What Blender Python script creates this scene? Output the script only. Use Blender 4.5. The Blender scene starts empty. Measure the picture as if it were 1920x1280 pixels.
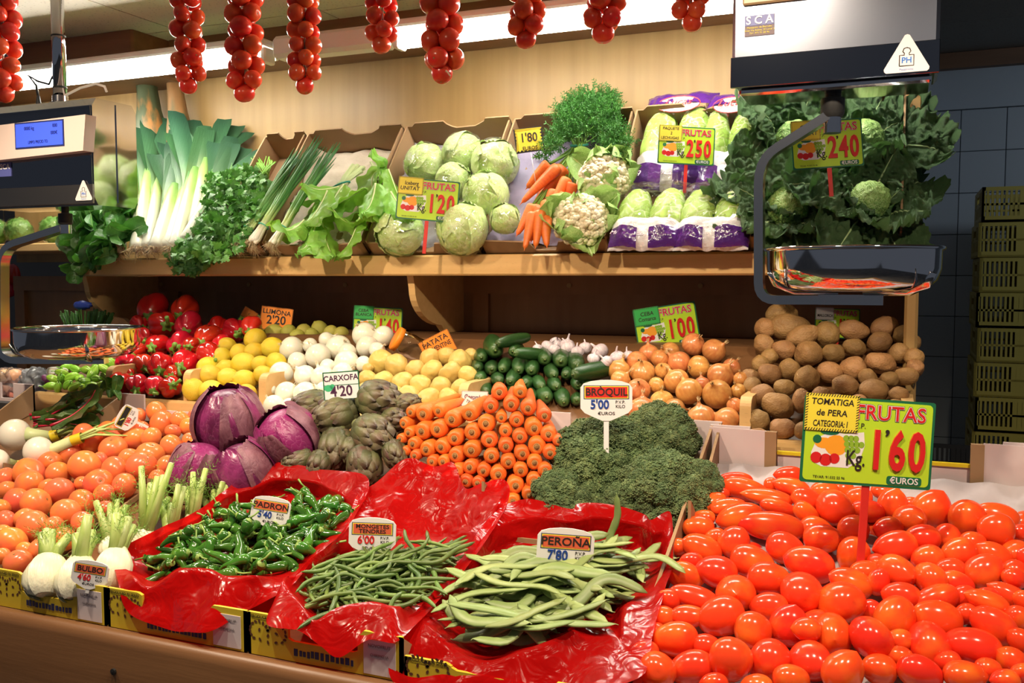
import bpy, math, random
import numpy as np
from mathutils import Vector, Matrix, noise

random.seed(7)
rnd = random.uniform
SC = bpy.context.scene
COL = SC.collection

# ------------------------------------------------------------------ camera
F = 1750.0                       # focal length in pixels of the 1920x1280 frame
YAW = math.radians(22.8)
PIT = math.atan(118 / F)
CAM = Vector((0, 0, 1.55))
fwd = Vector((-math.sin(YAW) * math.cos(PIT), math.cos(YAW) * math.cos(PIT), -math.sin(PIT)))
rgt = Vector((math.cos(YAW), math.sin(YAW), 0))
upv = rgt.cross(fwd)
cd = bpy.data.cameras.new('camera')
cd.lens = 36 * F / 1920
cd.clip_start = .05
cam = bpy.data.objects.new('camera', cd)
COL.objects.link(cam)
cam.matrix_world = Matrix.Translation(CAM) @ Matrix((rgt, upv, -fwd)).transposed().to_4x4()
SC.camera = cam

# ------------------------------------------------------------------ light
SC.view_settings.view_transform = 'Standard'
SC.view_settings.look = 'None'
SC.view_settings.gamma = 1
SC.view_settings.use_curve_mapping = False
SC.view_settings.exposure = 0.0
W = bpy.data.worlds.new('world')
SC.world = W
W.use_nodes = True
W.node_tree.nodes['Background'].inputs[0].default_value = (.74, .82, 1, 1)
W.node_tree.nodes['Background'].inputs[1].default_value = .09
TUBE = 60.0                       # emission of the shelf's strip lights
SPOT = 63.0                      # watts of each warm ceiling spot


def lamp(loc, target, watts, col, size=.03, ang=100, blend=.7):
    d = bpy.data.lights.new('ceiling_or_fill_spot', 'SPOT')
    d.energy = watts
    d.color = col
    d.shadow_soft_size = size
    d.spot_size = math.radians(ang)
    d.spot_blend = blend
    o = bpy.data.objects.new('ceiling_or_fill_light', d)
    COL.objects.link(o)
    o.location = loc
    o.rotation_euler = (Vector(target) - Vector(loc)).to_track_quat('-Z', 'Y').to_euler()
    return o


WARM = (1, .80, .58)
SPOTS = [((-2.0, 1.02, 2.38), (-1.9, 1.7, 1.1), 1.35), ((-1.15, 1.02, 2.38), (-1.15, 1.7, 1.1), 1.05),
         ((-.35, 1.02, 2.38), (-.4, 1.7, 1.1), 1.05), ((.45, 1.02, 2.38), (.15, 1.6, 1.1), 1.0)]
for a, b, k in SPOTS:
    lamp(a, b, SPOT * k, WARM)
lamp((1.3, 2.6, 2.5), (1.0, 4.6, 1.2), 26, (.75, .88, 1), .25, 130, 1.)      # unseen cool fill lamp, added to brighten the tiled wall


# ------------------------------------------------------------------ pixel -> place
def ray(x, y):
    return fwd * F + rgt * (x - 960) - upv * (y - 640)


def onY(x, y, Y):
    d = ray(x, y); t = Y / d.y
    return CAM + d * t, t


def onH(x, y, H, up=0.0):
    """where the pixel's ray meets a heap's sloping face H = (Y0, Z0, slope)"""
    d = ray(x, y)
    t = (H[1] + up - CAM.z - H[2] * H[0]) / (d.z - H[2] * d.y)
    return CAM + d * t, t


FRONT = (1.3, .93, .33)      # produce on the front counter
LOW = (2.1, 1.22, .55)       # produce on the lower shelf
TRAY = (2.47, 1.66, 1.2)     # produce in the tilted trays of the upper shelf


# ------------------------------------------------------------------ materials
MATS = {}


def mat(name, col, rough=.5, hue=0., val=0., c2=None, nscale=5., namt=(.4, .65), stretch=(1, 1, 1), bump=0., bscale=20.,
        metal=0., sss=0., sssr=.01, coat=0., spec=.5, emit=0., grad=None, spots=None, aniso=0., trans=0., alpha=1., detail=4.):
    if name in MATS:
        return MATS[name]
    m = bpy.data.materials.new(name)
    MATS[name] = m
    m.use_nodes = True
    nt = m.node_tree
    N, L = nt.nodes, nt.links
    b = N['Principled BSDF']

    def node(t, **kw):
        n = N.new(t)
        for k, v in kw.items():
            setattr(n, k, v)
        return n
    rgba = lambda c: (c[0], c[1], c[2], 1)
    b.inputs['Base Color'].default_value = rgba(col)
    b.inputs['Roughness'].default_value = rough
    b.inputs['Metallic'].default_value = metal
    b.inputs['Specular IOR Level'].default_value = spec
    b.inputs['Coat Weight'].default_value = coat
    b.inputs['Coat Roughness'].default_value = .08
    b.inputs['Anisotropic'].default_value = aniso
    b.inputs['Transmission Weight'].default_value = trans
    b.inputs['Alpha'].default_value = alpha
    if sss:
        b.inputs['Subsurface Weight'].default_value = sss
        b.inputs['Subsurface Scale'].default_value = sssr
        b.inputs['Subsurface Radius'].default_value = (1, .5, .3)
    if emit:
        b.inputs['Emission Color'].default_value = rgba(col)
        b.inputs['Emission Strength'].default_value = emit
    tc = node('ShaderNodeTexCoord')
    mp = node('ShaderNodeMapping')
    L.new(tc.outputs['Object'], mp.inputs[0])
    mp.inputs['Scale'].default_value = stretch
    oi = None
    out = None

    def mixc(a, bcol, fac):
        x = node('ShaderNodeMix', data_type='RGBA')
        L.new(fac, x.inputs[0])
        if isinstance(a, tuple): x.inputs[6].default_value = a
        else: L.new(a, x.inputs[6])
        if isinstance(bcol, tuple): x.inputs[7].default_value = bcol
        else: L.new(bcol, x.inputs[7])
        return x.outputs[2]

    def ramp(src, lo, hi):
        r = node('ShaderNodeMapRange')
        L.new(src, r.inputs[0])
        r.inputs[1].default_value = lo; r.inputs[2].default_value = hi
        return r.outputs[0]
    out = rgba(col)
    if hue or val or c2:
        oi = node('ShaderNodeObjectInfo')
    if grad:                     # (axis, [(pos, colour)...]) along the object's own axis
        sp = node('ShaderNodeSeparateXYZ')
        L.new(tc.outputs['Object'], sp.inputs[0])
        cr = node('ShaderNodeValToRGB')
        els = cr.color_ramp.elements
        lo, hi = grad[1][0][0], grad[1][-1][0]
        for i, (p, c) in enumerate(grad[1]):
            e = els[i] if i < 2 else els.new(.5)
            e.position = (p - lo) / (hi - lo); e.color = rgba(c)
        for i, (p, c) in enumerate(grad[1]):
            els[i].position = (p - lo) / (hi - lo); els[i].color = rgba(c)
        L.new(ramp(sp.outputs['XYZ'.index(grad[0])], lo, hi), cr.inputs[0])
        out = cr.outputs[0]
    if c2:
        nz = node('ShaderNodeTexNoise', noise_dimensions='4D')
        L.new(mp.outputs[0], nz.inputs['Vector'])
        mw = node('ShaderNodeMath', operation='MULTIPLY'); mw.inputs[1].default_value = 37.
        L.new(oi.outputs['Random'], mw.inputs[0]); L.new(mw.outputs[0], nz.inputs['W'])
        nz.inputs['Scale'].default_value = nscale
        nz.inputs['Detail'].default_value = detail
        out = mixc(out, rgba(c2), ramp(nz.outputs[0], *namt))
    if spots:                    # (colour, scale, size)
        vo = node('ShaderNodeTexVoronoi')
        L.new(mp.outputs[0], vo.inputs['Vector'])
        vo.inputs['Scale'].default_value = spots[1]
        out = mixc(out, rgba(spots[0]), ramp(vo.outputs['Distance'], spots[2], spots[2] * .5))
    if hue or val:
        hs = node('ShaderNodeHueSaturation')
        if isinstance(out, tuple): hs.inputs['Color'].default_value = out
        else: L.new(out, hs.inputs['Color'])
        for k, amt, base in (('Hue', hue, .5), ('Value', val, 1.)):
            if amt:
                r = node('ShaderNodeMapRange')
                if k == 'Hue': L.new(oi.outputs['Random'], r.inputs[0])
                else:
                    fr = node('ShaderNodeMath', operation='FRACT'); mm = node('ShaderNodeMath', operation='MULTIPLY')
                    mm.inputs[1].default_value = 17.3
                    L.new(oi.outputs['Random'], mm.inputs[0]); L.new(mm.outputs[0], fr.inputs[0]); L.new(fr.outputs[0], r.inputs[0])
                r.inputs[3].default_value = base - amt; r.inputs[4].default_value = base + amt
                L.new(r.outputs[0], hs.inputs[k])
        out = hs.outputs[0]
    if not isinstance(out, tuple):
        L.new(out, b.inputs['Base Color'])
        if emit: L.new(out, b.inputs['Emission Color'])
    if bump:
        nz = node('ShaderNodeTexNoise')
        L.new(mp.outputs[0], nz.inputs['Vector'])
        nz.inputs['Scale'].default_value = bscale
        nz.inputs['Detail'].default_value = 5
        bp = node('ShaderNodeBump')
        bp.inputs['Strength'].default_value = bump
        bp.inputs['Distance'].default_value = .02
        L.new(nz.outputs[0], bp.inputs['Height'])
        L.new(bp.outputs[0], b.inputs['Normal'])
    return m


def film(name, tint, body=None, fac=.12, gloss=.08, bump=.6, bscale=30., fres=1.):
    """thin clear plastic: mostly see-through, sharp highlights on its creases"""
    if name in MATS: return MATS[name]
    m = bpy.data.materials.new(name); MATS[name] = m
    m.use_nodes = True
    nt = m.node_tree; N, L = nt.nodes, nt.links
    N.remove(N['Principled BSDF'])
    tr = N.new('ShaderNodeBsdfTransparent'); tr.inputs[0].default_value = (*tint, 1)
    gl = N.new('ShaderNodeBsdfGlossy'); gl.inputs['Roughness'].default_value = gloss
    gl.inputs[0].default_value = (1, 1, 1, 1)
    lw = N.new('ShaderNodeFresnel'); lw.inputs[0].default_value = 1.4
    tc = N.new('ShaderNodeTexCoord'); nz = N.new('ShaderNodeTexNoise')
    nz.inputs['Scale'].default_value = bscale; nz.inputs['Detail'].default_value = 2
    nz.inputs['Distortion'].default_value = 1.2
    bp = N.new('ShaderNodeBump'); bp.inputs['Strength'].default_value = bump; bp.inputs['Distance'].default_value = .05
    L.new(tc.outputs['Object'], nz.inputs[0]); L.new(nz.outputs[0], bp.inputs['Height'])
    L.new(bp.outputs[0], gl.inputs['Normal']); L.new(bp.outputs[0], lw.inputs['Normal'])
    base = tr
    if body:
        df = N.new('ShaderNodeBsdfDiffuse'); df.inputs[0].default_value = (*body, 1)
        tl = N.new('ShaderNodeBsdfTranslucent'); tl.inputs[0].default_value = (*body, 1)
        L.new(bp.outputs[0], df.inputs['Normal'])
        m1 = N.new('ShaderNodeMixShader'); m1.inputs[0].default_value = .38
        L.new(df.outputs[0], m1.inputs[1]); L.new(tl.outputs[0], m1.inputs[2])
        m2 = N.new('ShaderNodeMixShader'); m2.inputs[0].default_value = fac
        L.new(tr.outputs[0], m2.inputs[1]); L.new(m1.outputs[0], m2.inputs[2])
        base = m2
    mx = N.new('ShaderNodeMixShader')
    fm = N.new('ShaderNodeMath'); fm.operation = 'MULTIPLY'; fm.inputs[1].default_value = fres; L.new(lw.outputs[0], fm.inputs[0])
    L.new(fm.outputs[0], mx.inputs[0]); L.new(base.outputs[0], mx.inputs[1]); L.new(gl.outputs[0], mx.inputs[2])
    L.new(mx.outputs[0], N['Material Output'].inputs[0])
    return m


# ------------------------------------------------------------------ meshes
class MB:
    """collects shapes, built as one mesh"""
    def __init__(s):
        s.v = []; s.f = []; s.mi = []; s.n = 0

    def add(s, V, Fc, m=0, M=None):
        V = np.asarray(V, float).reshape(-1, 3)
        if M is not None:
            A = np.array(M)
            V = V @ A[:3, :3].T + A[:3, 3]
        s.v.append(V)
        k = s.n
        s.f.extend([tuple(i + k for i in q) for q in Fc])
        s.mi.extend([m] * len(Fc))
        s.n += len(V)
        return s

    def grid(s, P, m=0, closeu=False, M=None):
        """P: (nu, nv, 3) array"""
        nu, nv = P.shape[:2]
        Fc = []
        for i in range(nu - (0 if closeu else 1)):
            a = i * nv; b = ((i + 1) % nu) * nv
            for j in range(nv - 1):
                Fc.append((a + j, b + j, b + j + 1, a + j + 1))
        return s.add(P.reshape(-1, 3), Fc, m, M)

    def lathe(s, prof, n=16, m=0, M=None, rad=None):
        """prof [(r,z)]; rad(theta, z) multiplies the radius"""
        th = np.linspace(0, 2 * np.pi, n, endpoint=False)
        P = np.zeros((n, len(prof), 3))
        for j, (r, z) in enumerate(prof):
            k = np.array([rad(t, z) for t in th]) if rad else 1.
            P[:, j, 0] = r * k * np.cos(th); P[:, j, 1] = r * k * np.sin(th); P[:, j, 2] = z
        return s.grid(P, m, True, M)

    def tube(s, path, radii, n=8, m=0, flat=(1, 1), caps=True, up=None, M=None):
        P = [Vector(p) for p in path]
        if not hasattr(radii, '__len__'): radii = [radii] * len(P)
        ref = Vector(up) if up else Vector((.31, .22, .93))
        out = np.zeros((n, len(P), 3))
        for j, p in enumerate(P):
            d = (P[min(j + 1, len(P) - 1)] - P[max(j - 1, 0)]).normalized()
            a = d.cross(ref)
            if a.length < 1e-3: a = d.cross(Vector((1, 0, 0)))
            a.normalize(); b = a.cross(d)
            for i in range(n):
                t = 2 * math.pi * i / n
                out[i, j] = p + (a * math.cos(t) * flat[0] + b * math.sin(t) * flat[1]) * radii[j]
        k = s.n
        s.grid(out, m, True, M)
        if caps:
            L = len(P)
            s.f.append(tuple(k + i * L for i in reversed(range(n)))); s.mi.append(m)
            s.f.append(tuple(k + i * L + L - 1 for i in range(n))); s.mi.append(m)
        return s

    def box(s, lo, hi, m=0, M=None, bev=0.):
        x0, y0, z0 = lo; x1, y1, z1 = hi
        if bev <= 0:
            V = [(x0, y0, z0), (x1, y0, z0), (x1, y1, z0), (x0, y1, z0), (x0, y0, z1), (x1, y0, z1), (x1, y1, z1), (x0, y1, z1)]
            return s.add(V, [(3, 2, 1, 0), (4, 5, 6, 7), (0, 1, 5, 4), (1, 2, 6, 5), (2, 3, 7, 6), (3, 0, 4, 7)], m, M)
        b = bev
        V = []
        for sx, xx in ((-1, x0), (1, x1)):
            for sy, yy in ((-1, y0), (1, y1)):
                for sz, zz in ((-1, z0), (1, z1)):
                    V += [(xx, yy - sy * b, zz - sz * b), (xx - sx * b, yy, zz - sz * b), (xx - sx * b, yy - sy * b, zz)]
        import bmesh
        bm = bmesh.new()
        for v in V: bm.verts.new(v)
        r = bmesh.ops.convex_hull(bm, input=bm.verts[:])
        bm.verts.index_update(); bm.faces.ensure_lookup_table()
        vs = [tuple(v.co) for v in bm.verts]
        Fc = [tuple(v.index for v in f.verts) for f in bm.faces]
        bm.free()
        return s.add(vs, Fc, m, M)

    def prism(s, poly, h0, h1, m=0, M=None):
        """polygon in local xy extruded along z"""
        n = len(poly)
        V = [(x, y, h0) for x, y in poly] + [(x, y, h1) for x, y in poly]
        Fc = [tuple(reversed(range(n))), tuple(range(n, 2 * n))] + [(i, (i + 1) % n, n + (i + 1) % n, n + i) for i in range(n)]
        return s.add(V, Fc, m, M)

    def ico(s, c, r, sub=1, m=0, jit=0.):
        V, Fc = ICO[sub]
        A = V * r
        if jit: A = A * (1 + jit * (np.random.rand(len(V), 1) - .5))
        return s.add(A + np.array(c), Fc, m)

    def mesh(s, name, mats, smooth=True):
        me = bpy.data.meshes.new(name)
        V = np.concatenate(s.v) if s.v else np.zeros((0, 3))
        me.from_pydata(V.tolist(), [], s.f)
        for m in (mats if isinstance(mats, (list, tuple)) else [mats]):
            me.materials.append(m)
        me.polygons.foreach_set('material_index', s.mi)
        me.polygons.foreach_set('use_smooth', [bool(smooth)] * len(s.f))
        me.update()
        return me


def _ico():
    import bmesh
    out = {}
    for k in (0, 1, 2, 3, 4, 5):
        bm = bmesh.new()
        bmesh.ops.create_icosphere(bm, subdivisions=max(k, 1), radius=1)
        bm.verts.index_update()
        out[k] = (np.array([v.co[:] for v in bm.verts]), [tuple(v.index for v in f.verts) for f in bm.faces])
        bm.free()
    return out


ICO = _ico()
np.random.seed(3)


def sharp(me, ang=40):
    """smooth shading, but hard edges stay hard"""
    try:
        me.set_sharp_from_angle(angle=math.radians(ang))
    except Exception:
        pass
    return me


# ------------------------------------------------------------------ objects
def tag(o, label=None, cat=None, group=None, kind=None):
    if label: o['label'] = label
    if cat: o['category'] = cat
    if group: o['group'] = group
    if kind: o['kind'] = kind
    return o


def O(name, me, parent=None, M=None, **kw):
    o = bpy.data.objects.new(name, me)
    COL.objects.link(o)
    if parent: o.parent = parent
    if M is not None: o.matrix_basis = M
    return tag(o, **kw)


def E(name, M, label, cat, group=None):
    o = O(name, None, None, M, label=label, cat=cat, group=group)
    o.empty_display_size = .02
    return o


def TM(pos, axis, roll=0., scale=1.):
    """matrix taking local z to axis, at pos"""
    z = Vector(axis).normalized()
    x = Vector((0, 0, 1)).cross(z)
    if x.length < 1e-3: x = Vector((1, 0, 0))
    x.normalize(); y = z.cross(x)
    R = Matrix((x, y, z)).transposed().to_4x4() @ Matrix.Rotation(roll, 4, 'Z')
    S = Matrix.Diagonal((scale, scale, scale, 1)) if not hasattr(scale, '__len__') else Matrix.Diagonal((*scale, 1))
    return Matrix.Translation(pos) @ R @ S


def TV(pos, roll=0., yaw=0., tilt=0., scale=1.):
    """matrix of an upright board that turns its face (local z) towards the viewer: local x right, y up"""
    R = Matrix((rgt, upv, -fwd)).transposed().to_4x4()
    return (Matrix.Translation(pos) @ R @ Matrix.Rotation(math.radians(yaw), 4, 'Y') @ Matrix.Rotation(math.radians(tilt), 4, 'X')
            @ Matrix.Rotation(math.radians(roll), 4, 'Z') @ Matrix.Scale(scale, 4))


def imgdir(ang, k=0.):
    """direction lying in the picture plane at ang degrees (0 = right, 90 = up), leaning k towards the viewer"""
    a = math.radians(ang)
    return (rgt * math.cos(a) + upv * math.sin(a) - fwd * k).normalized()


def inst(kind, name, M, **kw):
    """kind: [(part name, mesh), ...]; the first mesh is the thing itself, the rest its parts"""
    o = O(name, kind[0][1], None, M, **kw)
    for pn, me in kind[1:]:
        O(pn, me, o)
    return o


ORD = ['', 'first', 'second', 'third', 'fourth', 'fifth', 'sixth', 'seventh', 'eighth', 'ninth', 'tenth', 'eleventh', 'twelfth',
       'thirteenth', 'fourteenth', 'fifteenth', 'sixteenth', 'seventeenth', 'eighteenth', 'nineteenth', 'twentieth',
       '21st', '22nd', '23rd', '24th', '25th', '26th', '27th', '28th', '29th', '30th']


def rowlabels(pts, band):
    """pts: [(px, py)] -> 'third from left in second row from bottom' for each"""
    idx = sorted(range(len(pts)), key=lambda i: -pts[i][1])
    rows = []; cur = []; y0 = None
    for i in idx:
        if y0 is None or y0 - pts[i][1] > band:
            cur = []; rows.append(cur); y0 = pts[i][1]
        cur.append(i)
    out = [''] * len(pts)
    for r, row in enumerate(rows):
        row.sort(key=lambda i: pts[i][0])
        for c, i in enumerate(row):
            if c < len(row) / 2: w = 'left'
            else: w, c = 'right', len(row) - 1 - c
            out[i] = '%s from %s in %s row from bottom' % (ORD[c + 1], w, ORD[r + 1])
    return out


def relax(P, R, n=90, lat=.25, keep=.93):
    """push touching things apart, mostly along the line of sight"""
    P = np.array([p[:] for p in P]); R = np.array(R) * keep
    C0 = np.array(CAM[:])
    for _ in range(n):
        D = P[:, None] - P[None]
        d = np.linalg.norm(D, axis=2) + 1e-9
        ov = (R[:, None] + R[None]) - d
        np.fill_diagonal(ov, 0)
        ov = np.clip(ov, 0, None)
        push = (D / d[..., None] * ov[..., None]).sum(1) * .35
        v = P - C0; v /= np.linalg.norm(v, axis=1)[:, None]
        al = (push * v).sum(1)[:, None] * v
        P = P + al + (push - al) * lat
    return [Vector(p) for p in P]


def crop(ox, oy, k, L):
    """positions read off an enlarged crop -> frame pixels; sizes are divided too"""
    return [(ox + q[0] / k, oy + q[1] / k) + tuple(v / k for v in q[2:3]) + tuple(q[3:]) for q in L]


def text(s, size, m, parent, x=0, y=0, z=0, name='lettering', align='CENTER', bold=0., sx=1., rot=0., shear=0., ext=.02):
    c = bpy.data.curves.new('t', 'FONT')
    c.body = s; c.size = size; c.align_x = align; c.align_y = 'CENTER'
    c.offset = bold * size; c.extrude = ext * size; c.shear = shear; c.resolution_u = 3
    o = bpy.data.objects.new('t', c)
    me = bpy.data.meshes.new_from_object(o)
    bpy.data.objects.remove(o); bpy.data.curves.remove(c)
    me.materials.clear(); me.materials.append(m)
    return O(name, me, parent, Matrix.Translation((x, y, z)) @ Matrix.Rotation(math.radians(rot), 4, 'Z') @ Matrix.Diagonal((sx, 1, 1, 1)))


def fbm(p, s=1., o=3):
    return noise.fractal(Vector(p) * s, 1., 2., o)
# ================================================================== the setting
def st(name, mb, m, smooth=False, parent=None, M=None, kind='structure'):
    o = O(name, mb.mesh(name, m, smooth), parent, M)
    if not parent: o['kind'] = kind
    return o


wood = mat('pale_beech_panel', (.43, .275, .10), .42, c2=(.36, .22, .075), nscale=3., namt=(.35, .7), stretch=(9, 9, .45), bump=.02, detail=6)
wood_edge = mat('beech_edge', (.74, .48, .20), .33, c2=(.66, .41, .16), nscale=4., namt=(.4, .7), stretch=(.6, 8, 8), spots=((.52, .30, .12), 60, .16))
wood_shaded = mat('shaded_beech_panel', (.34, .165, .06), .45, c2=(.28, .13, .045), nscale=3., namt=(.35, .7), stretch=(8, 8, .5))  # same beech, with the shade below the shelf put into its colour
wood_front = mat('worn_counter_wood', (.20, .095, .038), .38, c2=(.15, .068, .026), nscale=2.5, namt=(.35, .7), stretch=(.7, 9, 9), bump=.03)
wood_dark = mat('dark_cornice_wood', (.23, .11, .05), .5, c2=(.17, .08, .035), nscale=3., stretch=(.6, 6, 6))
tile_m = mat('pale_wall_tile', (.52, .58, .64), .25, val=.06)
grout = mat('dark_grout', (.22, .24, .26), .8)
ceil_m = mat('ceiling_panel', (.62, .58, .48), .7, spots=((.42, .39, .32), 70, .25))
ceil_gap = mat('ceiling_gap', (.2, .18, .14), .8)
floor_m = mat('grey_floor', (.16, .15, .14), .5, c2=(.1, .1, .1), nscale=3)
steel = mat('brushed_steel', (.60, .59, .58), .16, metal=1., bump=.01, bscale=60, stretch=(1, 1, 30))
steel_h = mat('scale_housing_steel', (.46, .50, .60), .24, metal=1., bump=.01, bscale=60, stretch=(1, 1, 30))  # blue in the base colour stands in for the hall's reflection
chrome = mat('polished_steel', (.72, .72, .74), .06, metal=1.)
card_m = mat('brown_cardboard', (.34, .21, .105), .75, c2=(.27, .16, .075), nscale=5)
blk = mat('black_print', (.012, .012, .012), .5)
white_m = mat('white_plastic', (.80, .80, .80), .3)

YW = 2.85
XL = onY(35, 600, YW)[0].x
b = MB().box((-7, -2.5, -.02), (3.5, 6, 0)); st('floor', b, floor_m)
b = MB().box((XL, YW, 1.618), (.03, YW + .03, 2.62)); st('wall_back_upper', b, wood)
wl = MB().box((XL, YW, .2), (.03, YW + .03, 1.56)); wl = st('wall_back_lower', wl, wood_shaded)
x_ = onY(905, 560, YW)[0].x
for xx in (x_, onY(330, 560, YW)[0].x, XL + .03):
    O('batten', MB().box((xx - .028, YW - .018, 1.1), (xx + .028, YW, 1.5)).mesh('batten', wood_shaded, False), wl)
O('rail', MB().box((XL, YW - .02, 1.5), (.0, YW, 1.56)).mesh('rail', wood_shaded, False), wl)
for k in range(7):
    xx = -.15 - k * .42
    O('peg', MB().lathe([(.0001, 0), (.008, 0), (.008, .006), (.0001, .006)], 8, M=Matrix.Translation((xx, YW - .02, 1.528)) @ Matrix.Rotation(math.pi / 2, 4, 'X')).mesh('peg', wood, False), wl)
b = MB().box((.0, 2.38, .2), (.03, YW, 1.62), bev=.006).box((.0, 2.66, 1.61), (.03, YW, 2.62), bev=.006); st('wall_right_end', b, wood)
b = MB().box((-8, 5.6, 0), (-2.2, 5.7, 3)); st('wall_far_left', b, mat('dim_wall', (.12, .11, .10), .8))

# tiled wall to the right, tile by tile
YT = 4.8
wt = st('wall_right_tiled', MB().box((-.6, YT, 0), (3.4, YT + .1, 2.7)), grout)
tx0, tz0, tw, th = .2167, 1.752, .187, .189
tme = MB().box((.0015, -.012, .0015), (tw - .0015, 0, th - .0015), bev=.002).mesh('tile', tile_m, False)
for i in range(-2, 9):
    for j in range(-8, 3):
        O('tile', tme, wt, Matrix.Translation((tx0 + i * tw, YT, tz0 + j * th)))
b = MB().box((-.6, YT - .03, 2.32), (3.4, YT, 2.336)).box((-.6, YT - .012, 2.336), (3.4, YT, 2.5)); st('trim_1', b, tile_m)
b = MB().box((-.6, YT - .06, 2.5), (3.4, YT, 2.57)); st('trim_2', b, wood_dark)

# ceilings
ZC = 2.42
cl = st('ceiling', MB().box((-7, .2, ZC), (.04, 3.6, ZC + .2)), ceil_gap)
cme = MB().box((.003, .003, -.008), (.597, .597, .004)).mesh('ceiling_panel', ceil_m, False)
for i in range(9):
    for j in range(5):
        O('ceiling_panel', cme, cl, Matrix.Translation((-5.36 + i * .6, .2 + j * .6, ZC)))
cr = st('ceiling_right', MB().box((.04, .2, 2.58), (3.4, 6, 2.7)), ceil_gap)
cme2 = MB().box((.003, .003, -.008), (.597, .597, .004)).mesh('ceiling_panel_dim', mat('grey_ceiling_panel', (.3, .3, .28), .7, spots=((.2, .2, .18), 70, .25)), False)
for i in range(5):
    for j in range(4):
        O('ceiling_panel', cme2, cr, Matrix.Translation((.05 + i * .6, 2.4 + j * .6, 2.58)))
xb = onY(235, 60, 2.5)[0].x
b = MB().box((-5.5, 2.53, 2.275), (xb, YW + .2, ZC - .001), bev=.008)
st('trim_bulkhead', b, wood_dark)
b = MB().box((xb, 2.70, 2.30), (.0, YW, ZC - .001), bev=.006); st('trim_cornice', b, wood_dark)

# the upper shelf with its brackets
def thing_mesh(name, mb, m, label, cat, smooth=False, group=None, M=None):
    return O(name, mb.mesh(name, m, smooth), None, M, label=label, cat=cat, group=group)


xs0 = onY(135, 487, 2.45)[0].x
sh = thing_mesh('wall_shelf', MB().box((xs0, 2.46, 1.566), (0, YW, 1.614)), wood, 'long pale wooden upper shelf carrying leafy vegetables and tilted trays', 'shelf')
O('front_edge', MB().box((xs0, 2.44, 1.558), (0, 2.47, 1.619), bev=.006).mesh('front_edge', wood_edge, True), sh)
sharp(sh.children[0].data)
pts = [(2.48, 1.558), (2.49, 1.52)] + [(2.49 + .2 * (1 - math.cos(a)), 1.52 - .12 * math.sin(a)) for a in np.linspace(.15, 1.45, 9)] + [(2.70, 1.375), (YW - .022, 1.375), (YW - .022, 1.558)]
bme = MB().prism(pts, -.011, .011, M=Matrix(((0, 0, 1, 0), (1, 0, 0, 0), (0, 1, 0, 0), (0, 0, 0, 1)))).mesh('bracket', wood_edge, False)
for px in (775, 166):
    O('bracket', bme, sh, Matrix.Translation((onY(px, 525, 2.5)[0].x, 0, 0)))
# short shelf further left
xl1 = onY(133, 465, 2.6)[0].x
ls = thing_mesh('side_shelf', MB().box((-4.2, 2.58, 1.652), (xl1, YW, 1.684), bev=.004), wood_edge, 'short wooden shelf at far left under bagged salads', 'shelf')

# lower shelf: sloping bed, lip and dividers
X0L = onY(74, 738, 2.1)[0].x
ang = math.atan(LOW[2])
pf = [(2.105, 1.13), (2.105, 1.184), (2.45, 1.374), (YW - .03, 1.374), (YW - .03, 1.34), (2.47, 1.34)]
b = MB().prism(pf, X0L, 0., M=Matrix(((0, 0, 1, 0), (1, 0, 0, 0), (0, 1, 0, 0), (0, 0, 0, 1))))
bed_m = mat('dark_shelf_bed', (.17, .08, .03), .5, c2=(.13, .06, .022), nscale=3., stretch=(.6, 8, 8))
lo = thing_mesh('display_shelf', b, bed_m, 'sloping wooden lower shelf divided into bins for peppers, lemons, onions and potatoes', 'shelf')
O('lip', MB().box((X0L, 2.075, 1.08), (.0, 2.1, 1.2), bev=.006).mesh('lip', wood_edge, True), lo)
sharp(lo.children[0].data)
dp = [(2.1, 1.12), (2.1, 1.262)] + [(2.1 + .025 * (1 - math.cos(a)), 1.262 + .025 * math.sin(a)) for a in np.linspace(.2, 1.57, 6)] + [(2.3, 1.287), (2.3, 1.12)]
YZ = Matrix(((0, 0, 1, 0), (1, 0, 0, 0), (0, 1, 0, 0), (0, 0, 0, 1)))
dme = MB().prism(dp, -.0125, .0125, M=YZ).mesh('divider', wood_edge, False)
for px in (205, 350, 492, 868, 1398, 1702):
    O('divider', dme, lo, Matrix.Translation((onY(px, 730, 2.1)[0].x, 0, 0)))
O('skirt', MB().box((X0L, 2.1, .8), (.0, 2.12, 1.09)).mesh('skirt', wood_shaded, False), lo)

# the front counter
ct = thing_mesh('market_counter', MB().add([(-2.9, 1.29, .885), (.34, 1.29, .885), (.34, 2.07, 1.142), (-2.9, 2.07, 1.142), (-2.9, 1.29, .1), (.34, 1.29, .1), (.34, 2.07, .1), (-2.9, 2.07, .1)],
                [(0, 1, 2, 3), (7, 6, 5, 4), (0, 4, 5, 1), (1, 5, 6, 2), (2, 6, 7, 3), (3, 7, 4, 0)]), wood_front,
                'brown wooden front counter sloping up towards the shelves', 'counter')
prof = [(1.265, .72), (1.265, .875), (1.268, .886), (1.275, .893), (1.283, .896), (1.291, .893), (1.296, .885), (1.296, .72)]
O('front_board', sharp(MB().prism(prof, -2.9, .34, M=YZ).mesh('front_board', wood_front, True), 50), ct)
O('metal_strip', MB().box((-2.9, 1.235, .69), (.34, 1.29, .72), bev=.004).mesh('metal_strip', steel, False), ct)
O('knob', MB().lathe([(.0001, 0), (.006, 0), (.006, .004), (.0001, .005)], 10, M=Matrix.Translation((onY(214, 1258, 1.265)[0])) @ Matrix.Rotation(math.pi / 2, 4, 'X')).mesh('screw', blk, False), ct)

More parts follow.
